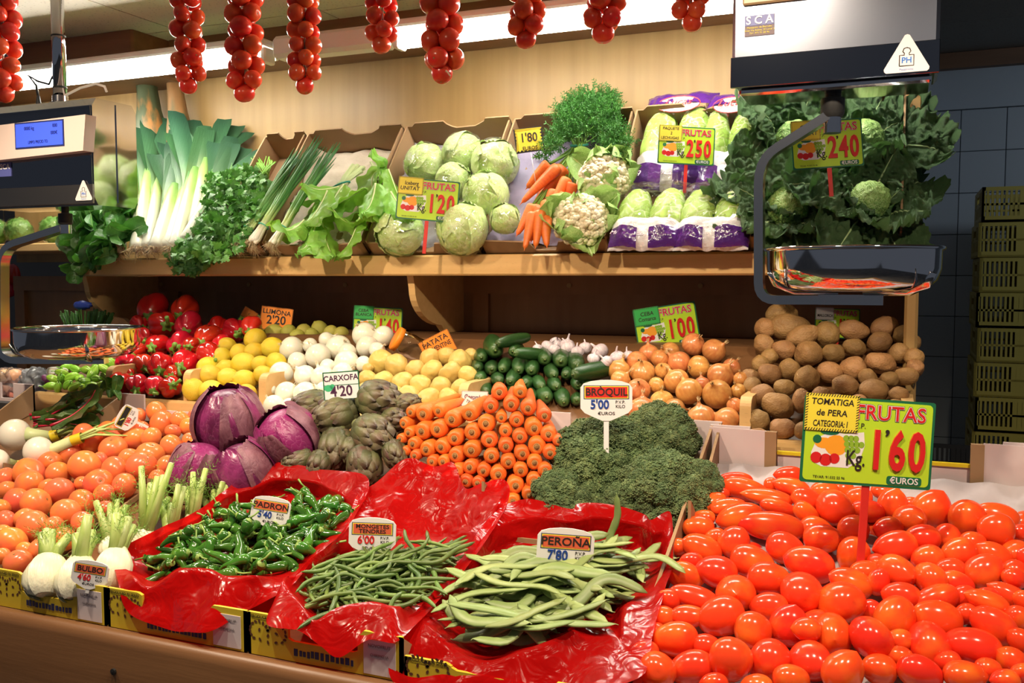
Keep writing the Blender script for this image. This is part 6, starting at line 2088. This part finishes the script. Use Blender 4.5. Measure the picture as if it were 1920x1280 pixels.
def card(px, py, wpx, hpx, Y, m, lines, label, roll=0., rim=None, inkm=None, name='price_card', stick=.4, yaw=0., stickm=None, zig=False):
    p, t = onY(px, py, Y)
    h = hpx / wpx
    o = E(name, TV(p, roll, yaw, 0, wpx * t), label, 'price sign', 'handwritten price cards')
    O('card', MB().box((-.5, -h / 2, -.012), (.5, h / 2, 0)).mesh('card', rim or m, False), o)
    if zig:
        pol = []
        n = 15
        for k in range(4):
            for i in range(n):
                f = i / n; e = .11 if i % 2 else .04
                x, y = ((-.5 + f, -h / 2 + e), (.5 - e, -h / 2 + f * h), (.5 - f, h / 2 - e), (-.5 + e, h / 2 - f * h))[k]
                pol.append((min(max(x, -.49), .49), min(max(y, -h / 2 + .01), h / 2 - .01)))
        O('face', MB().prism(pol, 0, .004).mesh('face', m, False), o)
    else:
        O('face', MB().box((-.49, -h / 2 + .01, 0), (.49, h / 2 - .01, .003)).mesh('face', m, False), o)
        O('hatching', hatch(1, h, .0, ink, .045), o, Matrix.Translation((0, 0, .0035)))
    for (s, y, sz) in lines:
        text(s, sz, inkm or ink, o, rnd(-.01, .01), y * h, .006, bold=.014, sx=min(1., 1.45 / (len(s) * sz)), rot=rnd(-2, 2), name='handwriting')
    if stick:
        O('stick', MB().tube([(0, -h / 2 + .02, -.02), (.03, -h / 2 - stick, -.03)], .012, 6).mesh('stick', stickm or mat('wire', (.6, .58, .55), .4)), o)
    return o


card(518, 598, 60, 44, 2.52, orac, [('LLIMONA', .28, .21), ("2'20", -.06, .38), ('EUR.', -.36, .13)], 'orange hatched card reading LLIMONA 2\'20 above the lemons', roll=-7)
card(822, 652, 62, 50, 2.385, orac, [('PATATA', .28, .22), ('PARMENTINE', .02, .2), ("1'50", -.30, .30)], 'orange hatched card for yellow potatoes, tilted upwards', roll=27)
card(992, 262, 54, 46, Yt(992, 262, .15), yelc, [("1'80", .08, .44), ('EUROS', -.34, .17)], 'yellow and black jagged card reading 1\'80 at the carrot bunch', roll=8, rim=blk, zig=True, stick=1.6)
o = card(640, 722, 68, 52, 1.90, white_m, [('CARXOFA', .26, .22), ("4'20", -.22, .40)], 'white green-framed card reading CARXOFA 4\'20 over the artichokes', roll=4, rim=dgreen, inkm=inkp, zig=False)
for c in list(o.children):
    if c.name.startswith('hatching'): bpy.data.objects.remove(c)
h = 52 / 68
O('frame_line', MB().box((-.5, .0, .003), (.5, .02, .005)).box((-.5, -h / 2, .003), (-.47, h / 2, .005)).box((.47, -h / 2, .003), (.5, h / 2, .005)).box((-.5, h / 2 - .03, .003), (.5, h / 2, .005)).mesh('frame_line', dgreen, False), o)
b = MB(); disc(b, -.36, -.06, .12, .006, 0, 1., .8); disc(b, -.25, -.02, .07, .006, 0)
O('leaf_print', b.mesh('leaf_print', mat('pale_green_print', (.05, .45, .2), .5), False), o)
o = card(890, 750, 50, 34, 2.02, white_m, [('Cogombre', .16, .24)], 'white card reading Cogombre below the cucumbers', roll=-2, inkm=inkp, stick=.3)
o = card(893, 765, 56, 22, 1.99, white_m, [('TESTA NEGRA', .1, .14)], 'small card with red print tilted behind the loose carrots', roll=-32, rim=redt, stick=.2)


def pvp(px, py, wpx, Y, name_lines, price, label, nm=None, roll=0., yaw=0., tilt=0., panel=None, long_=.5):
    p, t = onY(px, py, Y)
    o = E('price_tag', TV(p, roll, yaw, tilt, wpx * t), label, 'price tag', 'white plastic price tags')
    pol = [(-.5, -.18), (-.5, .22), (-.44, .30), (-.3, .345), (-.1, .37), (.1, .37), (.3, .345), (.44, .30), (.5, .22), (.5, -.18), (.42, -.27), (.22, -.36), (.08, -.42), (-.08, -.42), (-.22, -.36), (-.42, -.27)]
    O('plate', MB().prism(pol, -.05, 0).mesh('plate', white_m, False), o)
    O('name_frame', MB().box((-.44, .0, 0), (.44, .265, .004)).mesh('name_frame', mat('navy_frame', (.02, .03, .14), .4), False), o)
    O('name_line', MB().box((-.425, .013, .004), (.425, .252, .006)).mesh('name_line', yelc, False), o)
    O('name_panel', MB().box((-.405, .03, .006), (.405, .235, .009)).mesh('name_panel', panel or mat('salmon_panel', (.70, .13, .06), .4), False), o)
    n = len(name_lines)
    for i, s in enumerate(name_lines):
        if s: text(s, .20 if n == 1 else .12, ink, o, 0, .132 + (.052 if n > 1 else 0) - .105 * i, .011, bold=.016, sx=min(1.15, .74 / (len(s) * (.11 if n == 1 else .068))), name='handwriting')
    text(price, .24, nm or blut, o, -.13, -.11, .006, bold=.02, sx=.9, ext=.04, name='numeral')
    text('P.V.P.', .085, ink, o, .27, -.06, .004, bold=.01); text('KILO', .085, ink, o, .27, -.145, .004, bold=.01)
    text('\u20acUROS', .085, ink, o, .0, -.28, .004, bold=.012, sx=1.2)
    O('stem', MB().box((-.05, -.42 - long_, -.045), (.05, -.38, -.012), bev=.004).mesh('stem', white_m, False), o)
    return o


HY = lambda x, y, u: onH(x, y, FRONT, u)[0].y
pvp(507, 958, 73, HY(507, 958, .05), ['PADRON'], "5'40", 'white price tag reading PADRON 5\'40 in the small peppers', roll=-9)
pvp(698, 1003, 88, HY(698, 1003, .045), ['MONGETES', 'TENDRES'], "6'00", 'white price tag reading MONGETES TENDRES 6\'00 in the slim beans', nm=redt, roll=-2)
pvp(1060, 1030, 107, HY(1060, 1030, .06), ['PERO\u00d1A'], "7'80", 'white price tag reading PERO\u00d1A 7\'80 in the flat beans', roll=-4)
pvp(168, 1076, 68, 1.2995, ['BULBO'], "4'60", 'white price tag reading BULBO 4\'60 in front of the fennel', nm=redt, roll=-9, panel=mat('salmon_panel', (.70, .13, .06), .4), long_=.12)
pvp(1137, 748, 97, 1.84, ['BR\u00d2QUIL'], "5'00", 'white price tag reading BR\u00d2QUIL 5\'00 above the broccoli', panel=mat('red_panel', (.62, .03, .02), .4), long_=.8)
pvp(238, 783, 46, 1.86, [''], "1'80", 'white price tag seen aslant among the round tomatoes', nm=redt, roll=62, yaw=25, panel=blk)
pvp(107, 702, 40, 2.16, [''], "1'80", 'white price tag in shade beneath the left scale pan', nm=redt, roll=-3, panel=white_m)

# ------------------------------------------------------------------ hanging scales
warm_lit_p = mat('warm_lit_plastic', (.72, .58, .52), .35)  # pink cast of the warm light put into the plastic's colour
lcd = mat('blue_lcd', (.05, .10, .75), .3, emit=.7)
lcd_t = mat('lcd_segments', (.01, .015, .12), .5)
stick_b = mat('sticker_blue', (.10, .12, .38), .4)
navy_steel = mat('dark_polished_panel', (.22, .23, .26), .10, metal=1.)


def bar(pxs, Y, w, th, m, Yb=None):
    """flat bent bar following picture points in the plane Y"""
    P = [onY(x, y, Y)[0] for x, y in pxs]
    n = len(P)
    b = MB()
    V = np.zeros((4, n, 3))
    for j in range(n):
        d = (P[min(j + 1, n - 1)] - P[max(j - 1, 0)]); d.y = 0; d.normalize()
        s = Vector((-d.z, 0, d.x))
        for q, (a, c) in enumerate(((1, 1), (1, -1), (-1, -1), (-1, 1))):
            V[q, j] = P[j] + s * (w / 2 * a) + Vector((0, th / 2 * c, 0))
    b.grid(V, 0, True)
    k = n
    b.f += [(0, k, 2 * k, 3 * k), (3 * k + k - 1, 2 * k + k - 1, k + k - 1, k - 1)]; b.mi += [0, 0]
    return sharp(b.mesh('bar', m, True), 50)


def corner(a, b_, c, n=6):
    """rounded corner points a -> c with control b_"""
    return [((1 - u) ** 2 * a[0] + 2 * u * (1 - u) * b_[0] + u * u * c[0], (1 - u) ** 2 * a[1] + 2 * u * (1 - u) * b_[1] + u * u * c[1]) for u in np.linspace(0, 1, n)]


def pan(px, py, wpx, Y, o, deep):
    p, t = onY(px, py, Y)
    r = wpx * t / 2
    d = deep * t
    pr = [(r * 1.0, 0), (r * 1.012, .003), (r * 1.0, .006), (r * .985, .004), (r * .975, -.002), (r * .97, -d * .45), (r * .93, -d * .72), (r * .84, -d * .90), (r * .68, -d * .985), (r * .4, -d), (.001, -d)]
    inner = [(x * .985 if i > 3 else x, z + (.002 if i > 3 else 0)) for i, (x, z) in enumerate(pr)]
    b = MB().lathe(pr, 64).lathe(list(reversed(inner[4:])), 64)
    q = O('pan', b.mesh('pan', chrome), o, Matrix.Translation(p))
    return p, r, d


def ph_logo(o, p, s, flip=1):
    """triangular badge: weight outline with PH"""
    M = Matrix.Translation(p) @ Matrix(((1, 0, 0, 0), (0, 0, -1, 0), (0, 1, 0, 0), (0, 0, 0, 1))) @ Matrix.Scale(s, 4)
    tri = []
    for k in range(3):
        a = math.radians(90 + 120 * k)
        c = Vector((math.cos(a) * .46, math.sin(a) * .46))
        for q in (-40, 0, 40):
            tri.append((c.x + .08 * math.cos(a + math.radians(q)), c.y + .08 * math.sin(a + math.radians(q))))
    e = O('badge', MB().prism(tri, 0, .01).mesh('badge', mat('badge_white', (.75, .70, .70), .4), False), o, M)
    b = MB()
    loop = [(-.15, -.16), (.15, -.16), (.15, .08), (.05, .08), (.05, .12), (.085, .16), (.06, .225), (0, .245), (-.06, .225), (-.085, .16), (-.05, .12), (-.05, .08), (-.15, .08), (-.15, -.16)]
    b.tube([(x, y, .012) for x, y in loop], .011, 5)
    O('weight_outline', b.mesh('outline', ink, False), e)
    bl = mat('badge_blue', (.03, .16, .55), .4)
    text('PH', .18, bl, e, 0, -.04, .013, bold=.02)
    text('Pesatronic', .07, bl, e, 0, -.24, .013)
    return e


FY = Matrix(((1, 0, 0, 0), (0, 0, -1, 0), (0, 1, 0, 0), (0, 0, 0, 1)))


def ftext(s, size, m, o, x, y, z, **kw):
    q = text(s, size, m, o, **kw)
    q.matrix_basis = Matrix.Translation((x, y, z)) @ FY @ q.matrix_basis
    return q


# right scale
YS = 1.75
pl_, t = onY(1371, 162, YS); pr_, _ = onY(1760, 141, YS)
x0, x1 = pl_.x, pr_.x
zb = (pl_.z + pr_.z) / 2
zm = onY(1560, 92, YS)[0].z
ztop = zb + .30
o = E('hanging_scale', Matrix.Translation((0, 0, 0)), 'large steel hanging scale at right with round pan below', 'scale', 'steel hanging scales')
cxs = (x0 + x1) / 2
body = MB().box((x0, YS, zb + .004), (x1, YS + .13, ztop), bev=.006)
O('housing', sharp(body.mesh('housing', steel_h, True), 30), o)
O('lower_panel', MB().box((x0 - .001, YS - .004, zb), (x1 + .001, YS + .002, zm), bev=.001).mesh('lower_panel', navy_steel, False), o)
O('base_plate', sharp(MB().box((x0 + .012, YS + .012, zb - .012), (x1 - .01, YS + .12, zb + .002), bev=.004).mesh('base_plate', chrome, True), 30), o)
a_, _ = onY(1393, 12, YS); c_, _ = onY(1757, -8, YS)
O('display_surround', MB().box((a_.x, YS - .007, a_.z), (x1 - .004, YS, ztop - .02), bev=.003).mesh('surround', mat('warm_cream_panel', (.62, .42, .22), .3), False), o)
q, _ = onY(1424, 47, YS - .002)
O('maker_sticker', MB().box((q.x - .026, YS - .0015, q.z - .018), (q.x + .026, YS, q.z + .018)).mesh('maker_sticker', mat('sticker_brown', (.10, .05, .07), .4), False), o)
O('sticker_band', MB().box((q.x - .0255, YS - .0022, q.z + .000), (q.x + .0255, YS - .0012, q.z + .0175)).mesh('sticker_band', stick_b, False), o)
ftext('S C A', .020, white_m, o, q.x, YS - .0028, q.z + .0085, bold=.02)
for k in range(3):
    ftext(('Mantenim. de Bascules', 'Gran Via Asima, 20 Local 3', 'TLF. 971 91 00 96')[k], .0048, yelc, o, q.x, YS - .0024, q.z - .0035 - .005 * k)
q, _ = onY(1700, 110, YS - .004)
ph_logo(o, q + Vector((0, -.001, 0)), .075)
cen, _ = onY(1562, 165, YS + .06)
cx_ = cen.x
O('swivel', MB().lathe([(.001, zb - .010), (.014, zb - .010), (.015, zb - .018), (.021, zb - .020), (.021, zb - .047), (.017, zb - .054), (.001, zb - .054)], 20, M=Matrix.Translation((cx_, YS + .06, 0))).mesh('swivel', blk), o)
O('collar', MB().lathe([(.001, zb - .054), (.0155, zb - .054), (.0155, zb - .082), (.001, zb - .082)], 20, M=Matrix.Translation((cx_, YS + .06, 0))).mesh('collar', chrome), o)
path = [(1556, 216), (1500, 252)] + corner((1460, 277), (1424, 298), (1424, 345)) + [(1424, 440), (1424, 510)] + corner((1424, 530), (1424, 562), (1456, 562)) + [(1540, 562), (1656, 562)]
O('arm', bar(path, YS + .06, .0165, .030, steel), o)
p, r, d = pan(1598, 470, 318, YS + .06, o, 76)
q0, _ = onY(1535, 556, YS + .045); q1, _ = onY(1656, 572, YS + .045)
O('pan_bracket', MB().box((q0.x, YS + .035, q1.z), (q1.x, YS + .042, q0.z + .004)).mesh('pan_bracket', steel, False), o)
for sx in (-1, 1):
    pts_ = [(p.x + sx * r * .15, YS + .03, p.z - d - .004), (p.x + sx * r * .62, YS + .0, p.z - d - .003), (p.x + sx * r * .80, YS - .03, p.z - d * .85), (p.x + sx * r * .86, YS - .045, p.z - d * .55)]
    O('prong', MB().tube(pts_, [.008, .008, .008, .006], 8, flat=(1, .3)).mesh('prong', chrome), o)
O('column', MB().tube([(cx_, YS + .065, ztop), (cx_, YS + .065, ZC)], .016, 14).mesh('column', chrome), o)

# left scale
YS = 1.85
pr_, t = onY(178, 384, YS); x1 = pr_.x; zb = pr_.z; ztop = onY(178, 181, YS)[0].z; x0 = x1 - .40
o = E('hanging_scale', Matrix.Translation((0, 0, 0)), 'steel hanging scale at left with blue display and round pan', 'scale', 'steel hanging scales')
dp = .125
for k in range(40):
    if onY(0, 0, 1)[0] and (lambda v: 960 + F * (v.dot(rgt)) / v.dot(fwd))(Vector((x1, YS + .05 + k * .005, ztop)) - CAM) > 253: dp = .05 + k * .005; break
pol = [(0, zb + .02), (.012, zb), (dp - .012, zb), (dp, zb + .02), (dp, ztop - .02), (dp - .014, ztop), (.014, ztop), (0, ztop - .02)]
body = MB().prism(pol, x0, x1, M=Matrix(((0, 0, 1, 0), (1, 0, 0, YS), (0, 1, 0, 0), (0, 0, 0, 1))))
O('housing', body.mesh('housing', chrome, False), o)
O('side_seam', MB().box((x1, YS + dp * .52, zb + .01), (x1 + .003, YS + dp * .58, ztop - .008)).mesh('side_seam', chrome, False), o)
O('front_panel', MB().box((x0 + .005, YS - .004, zb + .02), (x1 - .003, YS, ztop - .022)).mesh('front_panel', navy_steel, False), o)
zl = onY(178, 345, YS)[0].z
O('lower_band', MB().box((x0, YS - .006, zb + .004), (x1, YS, zl), bev=.001).mesh('lower_band', mat('dull_steel_band', (.25, .23, .21), .35, metal=1.), False), o)
d0, _ = onY(-40, 305, YS - .03); d1, _ = onY(163, 212, YS - .03)
sp_ = [(d0.x, d0.z), (d1.x - .012, d0.z + .012), (d1.x, d1.z - .004), (d0.x, d1.z - .014)]
O('display_case', MB().prism(sp_, -.035, 0, M=Matrix(((1, 0, 0, 0), (0, 0, 1, YS), (0, 1, 0, 0), (0, 0, 0, 1)))).mesh('display_case', warm_lit_p, False), o)
l0, _ = onY(31, 277, YS - .036); l1, _ = onY(117, 226, YS - .036)
O('display_frame', MB().box((l0.x - .004, YS - .0365, l0.z - .004), (l1.x + .004, YS - .034, l1.z + .004)).mesh('display_frame', mat('navy_frame', (.02, .03, .14), .4), False), o)
O('display_screen', MB().box((l0.x, YS - .0375, l0.z), (l1.x, YS - .036, l1.z)).mesh('display_screen', lcd, False), o)
lw_, lh = l1.x - l0.x, l1.z - l0.z
for s, fx, fz, sz in (('0000 kg', .30, .78, .22), ('000', .85, .82, .22), ('000\u20ac', .83, .52, .22), ('LIMPO PRECIO TO', .48, .18, .19)):
    ftext(s, lh * sz, lcd_t, o, l0.x + lw_ * fx, YS - .0382, l0.z + lh * fz, sx=.85 if 'PRECIO' not in s else .75)
q, _ = onY(157, 362, YS - .008); ph_logo(o, q, .062)
q, _ = onY(10, 317, YS - .006)
O('maker_sticker', MB().box((q.x - .022, YS - .0065, q.z - .02), (q.x + .022, YS - .004, q.z + .018)).mesh('maker_sticker', stick_b, False), o)
ftext('SCA', .02, white_m, o, q.x, YS - .0072, q.z + .006, bold=.02)
ym = YS + dp * .5
c0, _ = onY(113, 184, ym)
O('column', MB().tube([(c0.x, ym, ztop - .002), (c0.x, ym, ZC)], .0175, 18).mesh('column', chrome), o)
O('socket', MB().lathe([(.03, 0), (.03, .01), (.021, .014), (.021, .03)], 18, M=Matrix.Translation((c0.x, ym, ztop))).mesh('socket', steel), o)
for zz in (.05, .19):
    O('cable_tie', MB().lathe([(.018, 0), (.019, .0), (.019, .004), (.018, .004)], 14, M=Matrix.Translation((c0.x, ym, ztop + zz))).mesh('cable_tie', blk), o)
wire_pts = [onY(x, y, ym)[0] for x, y in ((72, 184), (68, 160), (52, 140), (70, 152), (92, 158), (100, 140), (100, 60), (100, -30))]
O('black_cable', MB().tube(wire_pts, .0035, 7).mesh('black_cable', blk), o)
O('strain_relief', MB().lathe([(.008, 0), (.007, .02), (.004, .04)], 10, M=Matrix.Translation((wire_pts[0].x, ym, ztop - .003))).mesh('strain_relief', blk), o)
wire2 = [onY(x, y, ym)[0] for x, y in ((105, 160), (107, 175), (120, 180), (150, 165), (180, 157), (196, 162), (200, 172))]
O('white_cable', MB().tube(wire2, .0035, 7).mesh('white_cable', mat('clear_cable', (.7, .62, .55), .3)), o)
s0, _ = onY(122, 388, ym)
O('swivel', MB().lathe([(.001, 0), (.010, 0), (.010, -.012), (.019, -.014), (.019, -.040), (.015, -.044), (.001, -.044)], 18, M=Matrix.Translation((s0.x, ym, zb + .001))).mesh('swivel', blk), o)
O('collar', MB().lathe([(.001, -.044), (.015, -.044), (.015, -.068), (.001, -.068)], 18, M=Matrix.Translation((s0.x, ym, zb))).mesh('collar', chrome), o)
path = [(120, 428), (70, 444)] + corner((32, 456), (5, 466), (5, 500)) + [(5, 560), (6, 630)] + corner((6, 650), (8, 675), (38, 675)) + [(100, 675), (196, 675)]
O('arm', bar(path, ym, .019, .030, steel), o)
p, r, d = pan(147, 617, 224, ym, o, 52)
q0, _ = onY(101, 671, ym - .02); q1, _ = onY(196, 682, ym - .02)
O('pan_bracket', MB().box((q0.x, ym - .022, q1.z), (q1.x, ym - .015, q0.z + .004)).mesh('pan_bracket', steel, False), o)
for sx in (-1, 1):
    pts_ = [(p.x + sx * r * .15, ym - .03, p.z - d - .004), (p.x + sx * r * .62, ym - .06, p.z - d - .003), (p.x + sx * r * .80, ym - .09, p.z - d * .85), (p.x + sx * r * .86, ym - .105, p.z - d * .5)]
    O('prong', MB().tube(pts_, [.008, .008, .008, .006], 8, flat=(1, .3)).mesh('prong', chrome), o)

for q in bpy.data.meshes:
    if q.name.split('.')[0] in ('swivel', 'collar', 'socket', 'lid'): sharp(q, 35)
# ------------------------------------------------------------------ squashes, jar, far-left things
sq_m = mat('mottled_squash_skin', (.06, .08, .035), .45, c2=(.34, .15, .04), nscale=9, namt=(.50, .62), stretch=(3, 3, .7))
sq2_m = mat('orange_squash_skin', (.26, .13, .045), .45, c2=(.12, .10, .04), nscale=7, namt=(.52, .7), stretch=(3, 3, .7))
for n, (x, y0, y1, wpx, m, lab) in enumerate(((284, 262, 128, 62, sq_m, 'long mottled green squash standing behind the leeks'), (338, 262, 140, 50, sq2_m, 'long orange-brown squash behind the leeks, right of green squash'))):
    pb, t = onY(x, y0, 2.76); pt, _ = onY(x - 12, y1, 2.78)
    h = (pt - pb).length; r = wpx * t / 2
    o = E('squash', TM(pb, pt - pb), lab, 'squash', 'long squashes behind the leeks')
    O('body', MB().lathe([(.001, -.12), (r * .6, -.115), (r * .98, -.07), (r * 1.05, -.02), (r * .92, h * .18), (r * .72, h * .4), (r * .62, h * .65), (r * .60, h * .85), (r * .45, h * .95), (.012, h * .985)], 22, rad=lambda a, z: 1 + .03 * math.cos(7 * a)).mesh('squash', m), o)
    O('stalk', MB().tube([(0, 0, h * .97), (.01, 0, h * 1.06)], [.012, .009], 8).mesh('stalk', ast_m), o)
jar_p, t = onY(775, 652, 2.37)
o = E('glass_jar', TM(jar_p, imgdir(150, .3), 0, 1), 'overturned clear jar with orange lid behind the yellow potatoes', 'jar')
O('lid', MB().lathe([(.001, .062), (.034, .062), (.036, .058), (.036, .046), (.032, .046)], 24).mesh('lid', orac), o)
O('glass', MB().lathe([(.030, .046), (.034, .035), (.036, .02), (.036, -.07), (.032, -.078), (.001, -.076)], 24).mesh('glass', film('clear_glass', (.92, .95, .93), gloss=.03, bump=.1)), o)

# bagged salads on the side shelf
sal_m = wilt(mat('bagged_salad', (.14, .34, .05), .45, c2=(.32, .5, .14), nscale=25, namt=(.4, .6), bump=.6, bscale=40), (.3, .6, .1), .2)
for n, (x, y, w_, lab) in enumerate(((-10, 425, 62, 'bag of green salad at picture edge, left of its neighbours'), (35, 425, 60, 'bag of green salad in the middle of the side shelf'), (100, 426, 62, 'bag of green salad beside the scale\'s black swivel'))):
    p, t = onY(x, y, 2.68)
    p.z = 1.684 + .055
    o = E('salad_bag', Matrix.Translation(p), lab, 'bagged salad', 'bagged salads on the side shelf')
    O('salad', blob(.055, n, .22, 5, 4, (w_ * t / .11 * .9, .7, .92)).mesh('salad', sal_m), o)
    O('bag', blob(.058, n + 5, .12, 4, 4, (w_ * t / .11, .8, .95)).mesh('bag', wrap_m), o)

# dark leaf bundle with a blue label
random.seed(55)
p0, t = onH(160, 640, LOW, .0); p0 = onY(160, 625, 2.42)[0]
o = E('chive_bundle', Matrix.Translation(p0), 'bundle of dark green chives with cut tops behind the left pan', 'chives')
for k in range(70):
    x = rnd(112, 210); top = onY(x + rnd(-6, 6), 575 + rnd(0, 14) + abs(x - 160) * .12, 2.42 + rnd(-.04, .04))[0]
    bot = onY(160 + (x - 160) * .55, 640, 2.42)[0]
    O('blade', MB().tube([bot - p0, bot.lerp(top, .5) - p0, top - p0], [.004, .0055, .005], 5, flat=(1, .35)).mesh('blade', spi_m), o)
lb = blob(.022, 4, .35, 4, 3, (1.9, .5, .7)).mesh('blue_label', mat('blue_plastic', (.03, .06, .35), .3))
O('blue_label', lb, o, Matrix.Translation(onY(155, 572, 2.44)[0] - p0))

# bagged fruit on the left of the lower shelf
gb = film('cloudy_bag', (.92, .90, .90), body=(.75, .70, .72), fac=.28, gloss=.10, bump=1., bscale=9.)
gb2 = film('grey_bag', (.75, .78, .80), body=(.42, .45, .48), fac=.55, gloss=.10, bump=1., bscale=9.)
aub_m = mat('purple_onion_skin', (.16, .03, .11), .25, val=.2)
pk_m = mat('pink_apple_skin', (.75, .30, .22), .3, hue=.02, c2=(.72, .55, .25), nscale=2)
for n, (cx, cy, w_, h_, fm, bm_, items, lab) in enumerate(((22, 722, 84, 60, pk_m, gb, [(5, 735, 34), (28, 705, 30), (30, 738, 30), (8, 705, 30)], 'cloudy plastic bag of pinkish fruit at left edge'),
                                                    (72, 718, 70, 54, aub_m, gb2, [(48, 730, 32), (75, 735, 26), (85, 712, 24)], 'grey plastic bag with purple onions beside green peppers'))):
    p, t = onY(cx, cy, 2.16)
    o = E('produce_bag', Matrix.Translation(p), lab, 'produce bag', 'bags of produce at the left')
    for (x, y, d) in items:
        q, tt = onY(x, y, 2.15)
        O('fruit', MB().lathe(superprof(12, .5, .46, .95), 18, M=Matrix.Translation(q - p) @ Matrix.Scale(d * tt, 4)).mesh('fruit', fm), o)
    O('bag', blob(.5, n + 3, .25, 3.5, 5, (w_ * t, .10, h_ * t * 1.1)).mesh('bag', bm_), o)
thing_mesh('support_crate', MB().box((-3.2, 2.02, .9), (onY(72, 745, 2.09)[0].x - .004, 2.35, onY(30, 745, 2.1)[0].z - .005)), mat('dark_box', (.03, .03, .032), .6), 'dark crate under the bagged produce at far left', 'crate')
q, t = onY(12, 540, 4.2)
o = E('red_pepper_string', Matrix.Translation(q), 'dim red vegetables hanging far behind the left scale arm', 'hanging vegetables')
for dx, dz in ((0, 0), (-.06, .08), (.05, .09)):
    O('pepper', PEP[0][0][1], o, TM((dx, 0, dz), UP + rgt * dx * 4, 0, .13))
O('cord', MB().tube([(0, 0, 0), (0, 0, 3.0 - q.z)], .004, 6).mesh('cord', ln_m), o)
